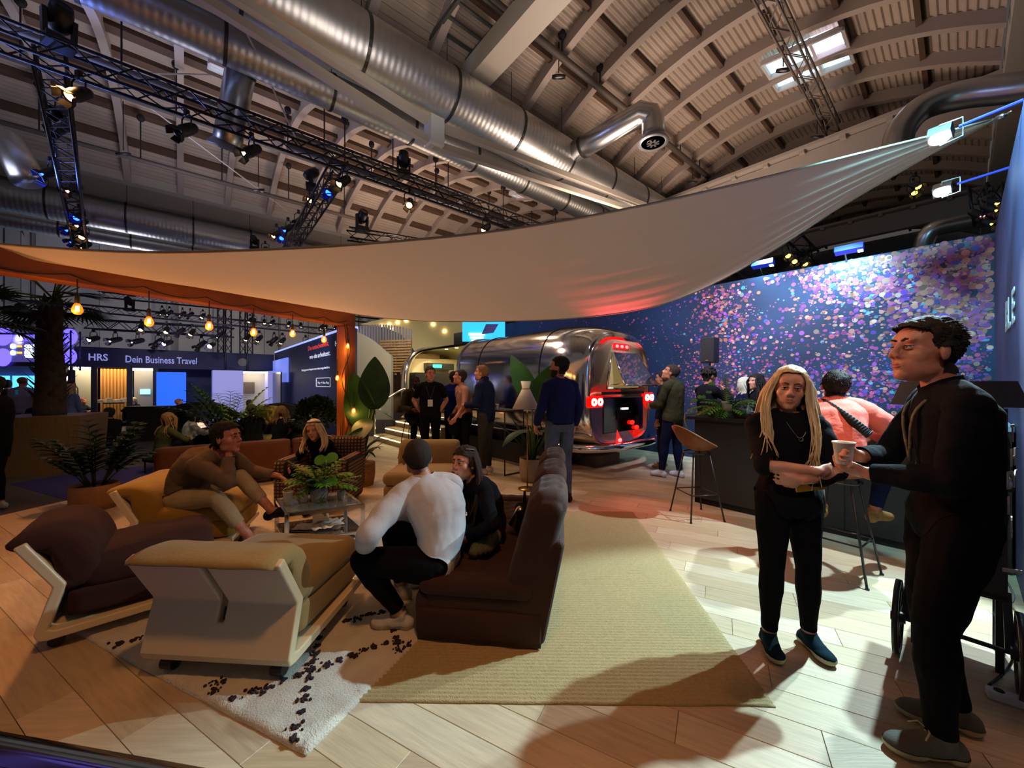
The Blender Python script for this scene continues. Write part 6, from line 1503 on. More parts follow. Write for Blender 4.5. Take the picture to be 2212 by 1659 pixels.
        fy = math.radians(g('ft', (-8, 8))[i]); fd = Matrix.Rotation(fy, 3, 'Z')@Vector((0, 1, g('fp', (0, 0))[i])); fd.normalize(); up = Vector((0, 0, 1)) if abs(fd.z) < .9 else Vector((0, 1, 0)); fx = fd.cross(up).normalized(); fu = fx.cross(fd)
        R3 = Matrix((fx, fd, fu)).transposed(); ft = lambda x, y, z: an+R3@(Vector((x, y, z))*s)
        mb.ell(ft(0, -.035, -.045), (.036*s, .042*s, .040*s), 12, 8, R3); mb.ell(ft(0, .05, -.040), (.040*s, .095*s, .034*s), 14, 9, R3); mb.ell(ft(.0, .115, -.052), (.045*s, .070*s, .030*s), 14, 9, R3); mb.tube([ft(0, -.02, .01), ft(0, .05, -.03), ft(0, .10, -.045)], [.038*s, .036*s, .03*s], 10)
        caps.append(('foot%d' % i, 0, 1, ft(0, -.03, -.05), ft(0, .15, -.052), .04*s, .04*s)); J['fR%d' % i] = R3
    me = bpy.data.meshes.new('body'); me.from_pydata(mb.v, [], mb.f); o = bpy.data.objects.new('body', me); COL.objects.link(o)
    rm = o.modifiers.new('r', 'REMESH'); rm.mode = 'VOXEL'; rm.voxel_size = vox; rm.use_smooth_shade = True
    sm = o.modifiers.new('s', 'SMOOTH'); sm.factor = .5; sm.iterations = 4 if vox < .009 else 2
    dg = bpy.context.evaluated_depsgraph_get(); m2 = bpy.data.meshes.new_from_object(o.evaluated_get(dg)); bpy.data.objects.remove(o); bpy.data.meshes.remove(me)
    m2.name = 'body'; m2.materials.clear(); c1, c2 = SKIN[skin]; m2.materials.append(mat('skin_'+skin, c1, .5, var=.2, vs=14, col2=c2, sss=.0, bump=.06, bs=200))
    m2.polygons.foreach_set('use_smooth', [True]*len(m2.polygons))
    body = link('body', m2, root)
    nv = len(m2.vertices); co = np.empty(nv*3, np.float32); m2.vertices.foreach_get('co', co); co = co.reshape(-1, 3)
    no = np.empty(nv*3, np.float32); m2.vertices.foreach_get('normal', no); no = no.reshape(-1, 3)
    best = np.full(nv, 1e9); tg = np.zeros(nv, int); tt = np.zeros(nv); names = []
    for (tag_, t0, t1, p0, p1, r0, r1) in caps:
        if tag_ not in names: names.append(tag_)
        p0 = np.array(p0); p1 = np.array(p1); d = p1-p0; dd = max(d@d, 1e-9); t = np.clip(((co-p0)@d)/dd, 0, 1)
        ds = np.linalg.norm(co-(p0+t[:, None]*d), axis=1)-(r0+(r1-r0)*t); k = ds < best; best[k] = ds[k]; tg[k] = names.index(tag_); tt[k] = (t0+(t1-t0)*t)[k]
    Hi = np.array(HR.transposed()); Hc = (co-np.array(hc))@Hi.T/S_
    def isn(p): return np.isin(tg, [i for i, n in enumerate(names) if n.startswith(p)])
    A = dict(torso=isn('torso'), arm=isn('arm'), arm0=isn('arm0'), arm1=isn('arm1'), hand=isn('hand'), leg=isn('leg'), foot=isn('foot'), head=isn('head'), neck=isn('neck'), t=tt, H=Hc, z=co[:, 2]/s, co=co, no=no)
    poly = np.empty(len(m2.loops), np.int32); m2.loops.foreach_get('vertex_index', poly); poly = poly.reshape(-1, 4) if len(poly) == 4*len(m2.polygons) else None
    def patch(name, mask, off, m, amp=.004, fr=11., ring=0):
        if poly is None: return None
        fm = mask[poly].sum(axis=1) >= 3
        if not fm.any(): return None
        q = poly[fm]; ids = np.unique(q); re_ = -np.ones(nv, int); re_[ids] = np.arange(len(ids)); q = re_[q]; P_ = co[ids].copy(); Nn = no[ids]
        ed = np.sort(np.concatenate([q[:, [0, 1]], q[:, [1, 2]], q[:, [2, 3]], q[:, [3, 0]]]), axis=1); ue, cn = np.unique(ed, axis=0, return_counts=True); be = ue[cn == 1]
        for _ in range(6):      # fair the border loops
            acc = np.zeros_like(P_); ct = np.zeros(len(P_)); np.add.at(acc, be[:, 0], P_[be[:, 1]]); np.add.at(acc, be[:, 1], P_[be[:, 0]]); np.add.at(ct, be[:, 0], 1); np.add.at(ct, be[:, 1], 1)
            k = ct == 2; P_[k] = P_[k]*.5+acc[k]/ct[k][:, None]*.5
        nz = np.array([noise.noise(Vector((p[0]*fr+at[0], p[1]*fr, p[2]*fr*.7+h*3)))+.5*noise.noise(Vector((p[0]*fr*2.3, p[1]*fr*2.3+5, p[2]*fr*1.6))) for p in P_]) if amp else np.zeros(len(P_))
        of = off if np.isscalar(off) else off[ids]; P2 = P_+Nn*(of+amp*nz)[:, None]
        mm = bpy.data.meshes.new(name); mm.from_pydata(P2.tolist(), [], q.tolist()); mm.materials.append(m); mm.polygons.foreach_set('use_smooth', [True]*len(mm.polygons)); mm.update()
        return link(name, mm, root)
    S0, S1 = isn('foot0') | isn('leg0'), isn('foot1') | isn('leg1')
    for (nm, fn, off, m, *rest) in wear:
        k_ = fn(A)
        if nm in ('shoe', 'sole'):
            for sd in (S0, S1): patch(nm, k_ & sd, off*s, m, *(rest or (.004,)))
        else: patch(nm, k_, off*s, m, *(rest or (.004,)))
    # hair
    if hair:
        kind, hm = hair[0], hair[1]; x, y, z = Hc[:, 0], Hc[:, 1], Hc[:, 2]
        line = np.where(y > .03, .074-.25*np.clip(abs(x)-.03, 0, 1), np.where(y > -.025, .012, -.06)); hm_ = A['head'] & (z > line)
        if kind in ('long', 'bob'): hm_ = A['head'] & (z > np.where(y > .03, (.088 if face == 2 else .070)-.5*np.clip(abs(x)-.035, 0, 1), np.where(y > -.03, -.02, -.09)))
        if kind == 'buzz': of = np.full(nv, .004)
        else: of = .006+.012*np.clip((z-.04)/.06, 0, 1)+(.010*np.clip((y-.03)/.05, 0, 1) if kind == 'quiff' else 0)
        patch('hair', hm_ | (A['neck'] & (y < -.02) & (z > -.078) if kind != 'buzz' else hm_), of*S_, hm, (.001 if kind == 'buzz' else .007)*S_, 38.)
        if vox < .0095 and kind in ('short', 'quiff'):
            idx = np.flatnonzero(hm_); rq_ = random.Random(2); tf = MB()
            for _ in range(420):
                i = idx[rq_.randrange(len(idx))]; p = Vector(co[i])+Vector(no[i])*float(of[i])*S_*.5; lx, ly, lz = Hc[i]
                fl_ = HR@Vector((lx*4, (-.5 if ly < .03 or kind == 'short' else .5), (-.9 if lz < .05 else -.05))).normalized(); d = (fl_*.9+Vector(no[i])*.55+Vector((rq_.gauss(0, .25), rq_.gauss(0, .25), rq_.gauss(0, .25)))).normalized(); L_ = (.017 if lz > .04 else .010)*S_
                tf.tube([p, p+d*L_*.55, p+(d+fl_*.4).normalized()*L_], [.0042*S_, .0034*S_, .0006], 4, False)
            tf.build('hair_tufts', hm, root, True)['kind'] = 'stuff'
        if kind in ('long', 'bob', 'pony'):
            sel = np.flatnonzero(~A['head'] & ~A['hand'])[::5]; cs_, ns_ = co[sel], no[sel]
            def outside(p):
                v = np.array(p); i = int(np.argmin(((cs_-v)**2).sum(axis=1))); d = float((v-cs_[i])@ns_[i])
                return Vector(cs_[i]+ns_[i]*.036)+(Vector(p)-Vector(cs_[i])-Vector(ns_[i])*d) if d < .036 else p
            L = hair[2]; hb_ = MB(); rq_ = random.Random(int(h*1000)); nst = 260 if face == 2 else 110 if face else 40
            for k in range(nst):
                a = rq_.uniform(-hair[3], hair[3]) if len(hair) > 3 else rq_.uniform(-2.25, 2.25) if kind != 'pony' else rq_.uniform(-.6, .6); side = math.sin(a); bk = -math.cos(a)
                top = (side*.052, bk*.062-.012, .098+.012*rq_.random()); vf = 1.18 if face == 2 else 1.0; o1 = (side*.096*vf*(1+.08*rq_.random()), bk*.110-.006+(.03 if bk > 0 else 0), .02); o2 = (side*(.100+.03*rq_.random())*vf*1.08, bk*.112+.0, -.09)
                if face == 2 and bk > -.35: top = (side*.008, .05*max(bk, 0)+.012*rq_.random(), .117); o1 = (side*(.070+.01*rq_.random()), bk*.072+.006, .072+.012*rq_.random()); o2 = (side*(.100+.022*rq_.random()), bk*.085-.012, -.055)
                if kind == 'pony': o1 = (side*.05, -.115, .0); o2 = (side*.04, -.13, -.08)
                q0, q1, q2 = hl(*top), hl(*o1), hl(*o2); le = L*rq_.uniform(.75, 1.1)*s; q3 = q2+Vector((side*.015*s, 0, -le*.55))+HR@Vector((side*.01*s, ((.075 if face == 2 else .035) if bk > -.35 and kind == 'long' and face else -.02)*s, 0)); q4 = q2+Vector((side*.02*s, 0, -le))+HR@Vector((side*-.015*s, ((.135 if face == 2 else .075) if bk > -.35 and kind == 'long' and face else -.02)*s, 0))+Vector((rq_.gauss(0, .012), rq_.gauss(0, .012), 0))
                if kind == 'long': q3, q4 = outside(q3), outside(q4)
                cpts = curve([q0, q1, q2, q3, q4], 4); wv_ = rq_.uniform(0, 6); cpts = [p+HR@Vector((.005*math.sin(j*.6+wv_), .005*math.cos(j*.6+wv_), 0))*(S_ if face == 2 and j > 4 else 0) for j, p in enumerate(cpts)]; hb_.tube(cpts, [(.013 if not face else .0072 if face == 2 else .009)*S_*(1-.75*max(0, (i/len(cpts)-.45)/.55)) for i in range(len(cpts))], 6, True, .7)
            hb_.build('hair_lengths', hm, root, True)
        if kind == 'curly':
            hb_ = MB(); rq_ = random.Random(4)
            for k in range(70): th = rq_.uniform(0, 1.75); ph = rq_.uniform(0, 2*PI); d = Vector((math.sin(th)*math.cos(ph), math.sin(th)*math.sin(ph), math.cos(th))); hb_.ell(hl(d.x*.088, d.y*.105-.018, d.z*.098+.04), .022*S_, 7, 5)
            hb_.build('hair_lengths', hm, root, True)
    if g('beard', None): patch('beard', A['head'] & (Hc[:, 2] < -.028) & (Hc[:, 1] > -.01) & ~((abs(Hc[:, 0]) < .022) & (Hc[:, 2] > -.072) & (Hc[:, 1] > .06) & (Hc[:, 2] < -.050)), .005*S_, g('beard', None), .003, 40.)
    if face:
        for q in (-1, 1):
            e_ = MB().ell(hl(q*.030, .0735, .010), [.0135*S_, .0115*S_, .0085*S_], 14, 9, HR).build('eye', mat('eye_white', 'c8c0b8', .25), root, True)
            MB().ell(hl(q*.030, .0842, .010), [.0056*S_, .0018*S_, .0056*S_], 12, 6, HR).build('iris', mat('iris_dark', '1c140e', .15), e_, True)
            MB().ell(hl(q*.030, .0737, .0158), [.0145*S_, .0125*S_, .0060*S_], 14, 8, HR).build('eyelid', mat('skin_'+skin, c1), root, True)
            MB().ell(hl(q*.030, .0725, .0035), [.0145*S_, .0115*S_, .0042*S_], 14, 8, HR).build('lower_lid', mat('skin_'+skin, c1), root, True)
            MB().tube([hl(q*.016, .083, .012), hl(q*.030, .0868, .0145), hl(q*.044, .0775, .0115)], .0022*S_, 6).build('lash', mat('lash_dark', '15100c', .7), root, True)
            MB().tube([hl(q*.012, .0875, .034), hl(q*.028, .0885, .040), hl(q*.046, .077, .036)], [.0035*S_, .0042*S_, .002*S_], 6).build('eyebrow', hair[1] if hair and face != 2 else mat('brow_brown', '4a3628', .8), root, True)
        lm = mat('lips', 'a8544c', .4); gu = .0045 if face == 2 else 0
        MB().tube([hl(-.026, .079, -.0585+gu*1.6), hl(-.008, .0905, -.0555+gu*.6), hl(0, .0915, -.0565+gu*.6), hl(.008, .0905, -.0555+gu*.6), hl(.026, .079, -.0585+gu*1.6)], [.0015*S_, .0040*S_, .0038*S_, .0040*S_, .0015*S_], 6).build('upper_lip', lm, root, True)
        MB().tube([hl(-.024, .0785, -.0605+gu*1.6), hl(-.01, .0885, -.0655-gu*.7), hl(.01, .0885, -.0655-gu*.7), hl(.024, .0785, -.0605+gu*1.6)], [.0015*S_, .0046*S_, .0046*S_, .0015*S_], 6).build('lower_lip', lm, root, True)
        if face == 2: MB().tube([hl(-.021, .0805, -.0580), hl(0, .0885, -.0600), hl(.021, .0805, -.0580)], [.001*S_, .0042*S_, .001*S_], 6).build('teeth', mat('teeth', 'd8d0c4', .3), root, True)
    if extra: extra(root, dict(J=J, hl=hl, HR=HR, s=s, sp=sp, lat=lat, sdir=sdir, nb=nb, cx=cx_, A=A, patch=patch))
    return root
# garments
def top(sl=1.86, hem=-.06, neck=.975): return lambda A: (A['torso'] & (A['t'] > hem) & (A['t'] < neck)) | (A['arm'] & (A['t'] < sl)) | (A['neck'] & (A['t'] < .08))
def longtop(sl=1.9, leg=.2): return lambda A: A['torso'] | (A['arm'] & (A['t'] < sl)) | (A['leg'] & (A['t'] < leg)) | (A['neck'] & (A['t'] < .25))
def pants(to=1.9, wt=.16): return lambda A: (A['torso'] & (A['t'] < wt)) | (A['leg'] & (A['t'] < to))
def shoes(A): return A['foot'] | (A['leg'] & (A['t'] > 1.955))
def soles(A): return A['foot'] & (A['z'] < A['z'][A['foot']].min()+.036) if A['foot'].any() else A['foot']
def collar(A): return (A['neck'] & (A['t'] < .5))
def cuffs(a, b): return lambda A: A['arm'] & (A['t'] > a) & (A['t'] < b)
H_dk = mat('hair_dark', '140d09', .8, bump=.7, bs=160, grain=(1, 1, .2)); H_bl = mat('hair_blonde', 'd2b88c', .65, var=.35, vs=30, bump=.6, bs=120, grain=(1, 1, .15)); H_br = mat('hair_brown', '2c1a0f', .8, var=.3, vs=30, bump=.7, bs=160, grain=(1, 1, .2)); H_sa = mat('hair_sandy', '7a5030', .75, var=.3, vs=30, bump=.7, bs=160)
C_blk = cloth('cloth_black', (.0045, .0045, .006), .95); C_blk2 = cloth('cloth_ink', (.006, .0065, .010), .95); C_wht = cloth('shirt_white', 'c9ccd2', .8, var=.05, bump=.35, bs=16); C_nav = cloth('cloth_navy', '121a38', .85); C_gry = cloth('trouser_grey', '33302e', .9)
C_oli = cloth('jacket_olive', '3a3a24', .9); C_blu = cloth('sweater_blue', '182a78', .9); C_sh = cloth('shirt_royal', '1c2454', .8); C_jean = cloth('jeans_blue', '5a6880', .9, var=.35); C_bei = cloth('sweater_taupe', '6e5c4a', .95); C_crm = cloth('trouser_cream', 'a99a78', .9); C_cor = cloth('sweater_coral', 'ee7a6a', .9, var=.05, bump=.4, bs=45); C_pnk = cloth('shirt_pink', 'b8887a', .85); C_tea = cloth('shoe_teal', '0b2630', .85); C_snk = cloth('sneaker_white', 'c8c4bc', .6); C_grs = cloth('sneaker_grey', '6a655c', .8, var=.3); C_sole = mat('sole_cream', 'b8a888', .6); C_solb = mat('sole_dark', '1a1512', .6); C_bshoe = cloth('shoe_black', (.012, .011, .012), .5)
def lanyard(m, drop=.32, badge=None, wd=.012):
    def f(root, D):
        s = D['s']; sp, lat = D['sp'], D['lat']; fwd = D['sdir'].cross(D['cx'])*1.0
        if fwd.dot(Vector((0, 1, 0))) < 0: fwd = -fwd
        pt = []
        for q in (-1, 1):
            a = [D['nb']+D['cx']*q*.05*s-fwd*.03*s+D['sdir']*.03*s, D['nb']+D['cx']*q*.075*s+fwd*.05*s-D['sdir']*.02*s, sp(.78)+D['cx']*q*.055*s+fwd*.135*s, sp(1-drop/.5)+fwd*.145*s]
            MB().tube(curve(a, 4), wd*s*.5, 6, True, .5).build('lanyard', m, root, True)
        if badge: MB().box(sp(1-drop/.5)+fwd*.15*s-D['sdir']*.06*s, (.085*s, .006, .12*s), Matrix((D['cx'], fwd, D['sdir'])).transposed()).build('badge_card', badge, root)
    return f
M_card = mat('badge_white', 'c8c0bc', .5); M_lanb = mat('lanyard_black', (.015, .015, .02), .6); M_lant = mat('lanyard_teal', '2898c0', .6, emit=.1)

# --- blonde woman with crossed arms
def ex_blonde(root, D):
    s = D['s']; sp = D['sp']
    MB().tube(curve([D['nb']+Vector((-.06, .04, .02))*s, sp(.84)+Vector((-.04, .128, 0))*s, sp(.74)+Vector((0, .142, 0))*s, sp(.84)+Vector((.04, .128, 0))*s, D['nb']+Vector((.06, .04, .02))*s], 5), .0016, 5).build('necklace', mat('silver', (.8, .8, .8), .2, 1.), root)
    MB().lathe([(.007, -.003), (.013, -.003), (.013, .003), (.007, .003)], sp(.73)+Vector((0, .147, 0))*s, 16, Matrix.Rotation(PI/2, 3, 'X'), True).build('pendant', mat('silver', (.8, .8, .8)), root)
    MB().box(sp(.24)+Vector((-.03, .175, 0))*s, (.15, .006, .10), Matrix.Rotation(.15, 3, 'Y')).build('badge_card', mat('badge_orange', 'd8702c', .5, var=.7, vs=12, col2='e8c020'), root)
    MB().box(sp(.24)+Vector((.02, .176, .045))*s, (.10, .007, .04), Matrix.Rotation(.4, 3, 'Y')).build('badge_top', mat('badge_white', 'c8c0bc'), root)
    c = D['J']['el0']; MB().tube([D['sp'](.2)+Vector((-.20, -.03, -.06))*s, D['sp'](.05)+Vector((-.21, -.02, -.14))*s], [.05, .035], 10, True, .5).build('hip_bag', mat('bag_tan', '4a3c28', .6), root, True)
person('blonde woman in black with folded arms and teal sneakers, laughing in front of the bar', (1.60, 2.23, 0), 174, 1.60,
    dict(ch=(0, -.01, 1.465), sh=-10, head=(-26, 4, -6), neck=(0, .03, .166), wr=((-.03, .235, 1.165), (.045, .225, 1.105)), el=((1, -.1, -.35), (-1, -.1, -.35)), shw=1.12, an=((.125, .02, .085), (-.125, .0, .085)), ft=(-12, 6), leg=1.06,
         hand=(dict(d=(-1, -.35, .02), n=(-.1, -1, 0), curl=.3), dict(d=(1, -.25, -.05), n=(.1, -1, .1), curl=.3))),
    [('trousers', pants(1.93, .2), .007, C_blk, .004), ('cardigan', lambda A: (A['torso'] & (A['t'] > -.14) & (A['t'] < .98)) | (A['arm0'] & (A['t'] < 1.08)) | (A['arm1'] & (A['t'] < 1.72)), .020, C_blk2, .012), ('collar', lambda A: A['neck'] & (A['t'] < .22), .006, C_blk), ('shoe', shoes, .007, C_tea, .002), ('sole', soles, .011, C_sole, 0)],
    'fair', .0065, 'f', 2, ('long', H_bl, .42, 2.2), hs=1.12, extra=ex_blonde)
# --- man with cup
def ex_cup(root, D):
    s = D['s']; p = (D['J']['hc0']+D['J']['hc1'])/2
    c = thing('paper_cup', 'white paper cup held by the dark clothed man at the snack cart', 'cup', (0, 0, 0)); w_ = root_world(root)@(D['J']['hc0'].lerp(D['J']['hc1'], .35)+Vector((0, .012, -.035)))
    c.location = w_; MB().lathe([(.028, 0), (.041, .10), (.043, .10), (.043, .094), (.039, .096), (.026, .004), (.001, .003)], (0, 0, 0), 22).build('body', mat('cup_paper', 'e9e2d6'), c, True)
    return
def root_world(root): return Matrix.Translation(root.location)@root.rotation_euler.to_matrix().to_4x4()
def ex_back(root, D):
    """white block letters running down the back of the sweater"""
    s = D['s']; co = D['A']['co']; M_lt = mat('print_white', 'b8b4b0', .7)
    tm = D['A']['torso']; bk = co[tm]; bn = D['A']['no'][tm]
    for ch, z in (('T', 1.30), ('H', 1.21), ('EY', 1.125), ('I', 1.035), ('BE', .945)):
        zz = z*s; k = (abs(bk[:, 2]-zz) < .03) & (abs(bk[:, 0]+.105) < .015) & (bk[:, 1] < 0)
        if not k.any(): continue
        p = Vector(bk[k].mean(axis=0)); n = Vector(bn[k].mean(axis=0)); n.z = 0; n.normalize(); x_ = Vector((-n.y, n.x, 0))
        text('back_print', ch, .095, M_lt, wallframe(p+n*.026+Vector((0, 0, -.035))-x_*.035, x_), root, .002, .001, sx=.95)
    MB().box(Vector((-.16, -.11, .80))*s, (.004, .05, .014)).build('hem_tag', M_lt, root)
def ex_laces(root, D):
    for i in (1, 0):
        an = D['J']['an%d' % i]; R3 = D['J']['fR%d' % i]; lc = MB()
        for k in range(5):
            y = .045+.022*k; z = .012-.014*k; lc.tube([an+R3@Vector((-.026, y, z-.012))*D['s'], an+R3@Vector((0, y+.008, z+.004))*D['s'], an+R3@Vector((.026, y+.012, z-.012))*D['s']], .0035, 5)
        for q in (-1, 1): lc.tube([an+R3@Vector((0, .045, .02)), an+R3@Vector((q*.03, .06, .03)), an+R3@Vector((q*.045, .085, .008))], .003, 5)
        lc.build('shoe_lace', mat('lace_cream', 'b8a888', .7), root, True)
person('dark haired man in a black sweater holding a cup, in profile before the snack cart', (1.835, 1.63, 0), 64, 1.80,
    dict(pel=(0, -.02, .955), ch=(.01, -.005, 1.46), bend=(0, -.03, 0), sh=-4, head=(19, -6, 0), neck=(-.012, .07, .152), wr=((.02, .27, 1.155), (-.06, .26, 1.095)), el=((1, -.4, -.8), (-.8, -.6, -.6)), an=((.11, -.08, .085), (-.10, .05, .085)), ft=(-2, 14), leg=1.02,
         hand=(dict(d=(-.55, .85, .25), n=(-.7, -.5, -.1), curl=.65), dict(d=(.35, .9, .25), n=(.6, -.4, .55), curl=.55))),
    [('trousers', pants(1.97, .12), .012, C_blk, .008), ('sweater', top(1.92, -.13, 1.0), .014, C_blk2, .007), ('collar', lambda A: A['neck'] & (A['t'] < .08), .010, C_blk2), ('shoe', shoes, .008, C_grs, .002), ('sole', soles, .012, C_sole, 0)],
    'rosy', .0065, 'm', 1, ('quiff', H_dk), hs=1.10, build=.98, extra=lambda r, D: (ex_cup(r, D), ex_back(r, D), ex_laces(r, D), lanyard(mat('lanyard_dotted', '14181c', .6, var=.9, vs=60, col2='5c5a34'), .30, None, .02)(r, D)))
# --- seated man in white shirt
person('man in a white shirt and black trousers seated on the sofa, back turned', (-.47, 2.44, 0), 82, 1.76,
    dict(seated=1, pel=(0, 0, .43), ch=(.085, .125, .875), bend=(0, -.065, 0), sh=-48, head=(-62, -14, 0), neck=(.035, .06, .14), wr=((.16, .40, .55), (-.13, .42, .50)), el=((.8, -.2, -.5), (-1, -.1, .1)), an=((.22, .34, .10), (-.10, .20, .10)), kn=((.2, 1, .6), (-.3, 1, .75)), ft=(-20, 4), leg=1.12,
         hand=(dict(d=(-.5, .7, -.4), n=(-.5, 0, .7), curl=.5), dict(d=(.7, .6, -.2), n=(.3, -.3, .9), curl=.5))),
    [('trousers', pants(1.9, .12), .008, C_blk, .006), ('shirt', lambda A: (A['torso'] & (A['t'] > -.3) & (A['t'] < .985)) | (A['arm'] & (A['t'] < 1.86)), .026, C_wht, .012, 7.5), ('shirt_collar', lambda A: A['neck'] & (A['t'] < .30), .010, C_wht, .002), ('shoe', shoes, .008, C_snk, .002), ('sole', soles, .012, C_sole, 0)],
    'fair', .0075, 'm', False, ('buzz', mat('hair_crop', '2a2018', .8, bump=.5, bs=300)), hs=1.12, build=1.06, extra=lambda r, D: MB().box(D['J']['hc1']+Vector((.02, .03, -.05)), (.075, .012, .15), Matrix.Rotation(.4, 3, 'X')).build('held_phone', mat('phone_silver', 'a09a98', .3), r))
# --- seated dark haired woman
def ex_dk(root, D):
    MB().tube([D['hl'](-.05, .045, .112), D['hl'](-.075, -.02, .105)], .006, 6).build('hair_clip', mat('silver', (.8, .8, .8)), root)
    MB().lathe([(.03, -.002), (.045, -.002), (.045, .002), (.03, .002)], D['sp'](.62)+Vector((.19, -.0, -.02)), 14, Matrix.Rotation(PI/2, 3, 'Y')).build('sleeve_print', mat('print_pink', '9a6a7a', .7), root)
person('dark haired woman in a black sweatshirt seated on the sofa', (-.17, 2.93, 0), 112, 1.62,
    dict(seated=1, pel=(0, 0, .44), ch=(-.03, .15, .87), bend=(0, -.05, 0), sh=12, head=(30, -6, 4), neck=(.0, .07, .135), wr=((-.02, .36, .90), (-.25, .26, .50)), el=((1, .3, -.9), (-1, -.3, 0)), an=((.12, .46, .10), (-.12, .44, .10)), kn=((.1, 1, .8), (-.1, 1, .8)),
         hand=(dict(d=(-.3, -.3, .9), n=(-.4, -.7, .1), curl=.8), None)),
    [('jeans', pants(1.9, .1), .007, cloth('jeans_deep', '1a2a4a', .9), .004), ('sweatshirt', top(1.88, -.1), .018, C_blk2, .010), ('collar', lambda A: A['neck'] & (A['t'] < .2), .010, C_blk2), ('shoe', shoes, .007, C_snk, .002)],
    'pale', .0065, 'f', 1, ('long', H_br, .36, 1.55), hs=1.12, extra=ex_dk)
t = thing('grey_jacket', 'crumpled grey green jacket lying on the sofa between the seated pair', 'jacket', (-.22, 2.66, .37)); mb = MB()
for k in range(4): mb.tube(curve([(-.04+.03*k, -.15+.02*k, .03), (0+.035*k, -.02, .07+.01*k), (.03*k-.01, .12, .05), (.05*k-.04, .20, .03)], 4), [.03, .035, .04, .042, .045, .045, .045, .044, .04, .038, .034, .03, .02], 10)
mb.build('folds', cloth('jacket_sage', '5c5a48', .9), t, True)
t = thing('camera_bag', 'small dark bag with a metal flask leaning on the sofa back beside the woman', 'bag', (.10, 3.02, .37)); soft('bag_body', (.16, .22, .20), .05, C_blk, t, (0, 0, .10), 6); MB().lathe([(.001, 0), (.035, 0), (.035, .14), (.025, .16), (.001, .16)], (-.10, -.06, .06), 16, Matrix.Rotation(.5, 3, 'Y')).build('flask', M_steel, t, True)
MB().tube(curve([(0, -.1, .18), (0, 0, .30), (0, .1, .18)], 5), .01, 6).build('handle', C_blk, t)
# --- man in taupe sweater on the mustard chair
person('man in taupe sweater and cream trousers, fist at his cheek', (-3.02, 3.52, 0), -86, 1.80,
    dict(seated=1, pel=(0, .02, .50), ch=(.05, .33, .875), bend=(0, -.09, .03), sh=4, head=(-4, -4, 0), neck=(.03, .10, .125), wr=((.10, .46, .865), (-.20, .72, .60)), el=((.6, .5, -1), (-.6, 0, -1)), an=((.16, .66, .17), (-.12, .70, .30)), kn=((.5, .6, 1), (-.1, .5, 1)), ft=(-10, 0), fp=(-.15, .2),
         hand=(dict(d=(-.1, -.15, 1), n=(-.6, -.6, 0), curl=1.0), dict(d=(0, .8, -.5), n=(.3, 0, -1), curl=.5))),
    [('trousers', pants(1.68, .12), .010, C_crm, .006), ('sweater', top(1.82, -.1), .020, C_bei, .012), ('collar', lambda A: A['neck'] & (A['t'] < .35), .014, cloth('collar_green', '3c4238', .9)), ('shoe', lambda A: A['foot'] & (A['z'] < 9), .008, C_bshoe, .002)],
    'rosy', .0075, 'm', 1, ('quiff', H_dk), hs=1.12, extra=lambda r, D: [MB().tube([D['J']['wr%d' % i]+Vector((.036*math.cos(a), .036*math.sin(a), -.02)) for a in np.linspace(0, 2*PI, 17)], .008, 6).build('bracelet' if i == 0 else 'watch', M_black, r, True) for i in (0, 1)])
# --- blonde woman in the checked armchair
person('blonde woman in black with sunglasses on her hair, seated behind the bouquet', (-2.47, 4.98, 0), 176, 1.66,
    dict(seated=1, pel=(0, -.02, .46), ch=(0, .10, .86), bend=(0, -.06, 0), sh=0, head=(8, 6, 8), neck=(0, .07, .13), wr=((.22, .34, .52), (-.22, .30, .50)), an=((.13, .44, .09), (-.13, .46, .09)), kn=((.1, 1, 1), (-.1, 1, 1))),
    [('trousers', pants(1.9, .1), .007, C_blk, .004), ('blouse', top(1.86, -.1), .014, C_blk, .008), ('shoe', shoes, .007, C_bshoe, .002)], 'fair', .009, 'f', 1, ('long', H_bl, .16), hs=1.12,
    extra=lambda r, D: MB().tube([D['hl'](-.085, -.02, .085), D['hl'](-.07, .05, .105), D['hl'](-.02, .075, .115), D['hl'](.02, .075, .115), D['hl'](.07, .05, .105), D['hl'](.085, -.02, .085)], .008, 6).build('sunglasses', M_black, r))
# --- standing group by the trailer
person('man in a black t-shirt with a white badge, by the trailer steps', (-1.50, 7.05, 0), 192, 1.82,
    dict(head=(16, 0, 0), wr=((.16, -.14, .95), (-.16, -.14, .95)), el=((1, -.5, 0), (-1, -.5, 0))), [('trousers', pants(1.95), .010, C_blk), ('tshirt', top(.72, -.14), .014, C_blk, .006), ('shoe', shoes, .008, C_bshoe)], 'rosy', .010, 'm', 1, ('short', H_br), build=1.12, extra=lanyard(M_lanb, .28, M_card))
person('bearded man in an olive jacket perched on a bar stool by the trailer steps', (-1.98, 7.75, 0), 214, 1.80,
    dict(seated=1, pel=(0, 0, .88), ch=(0, .08, 1.36), head=(4, -4, 0), neck=(0, .05, .14), wr=((.14, .36, 1.0), (-.05, .34, 1.0)), an=((.14, .34, .30), (-.14, .30, .12)), kn=((.1, 1, .3), (-.1, 1, .3)), beard=H_dk),
    [('trousers', pants(1.8, .1), .008, C_blk), ('tshirt', lambda A: A['torso'] & (A['t'] < .99), .008, C_wht), ('jacket', lambda A: ((A['torso'] & (A['t'] > -.1) & (A['t'] < .985) & ~((abs(A['co'][:, 0]) < .05) & (A['co'][:, 1] > .12))) | (A['arm'] & (A['t'] < 1.9))), .018, C_oli, .008), ('shoe', shoes, .008, C_snk)], 'brown', .010, 'm', False, ('buzz', H_dk))
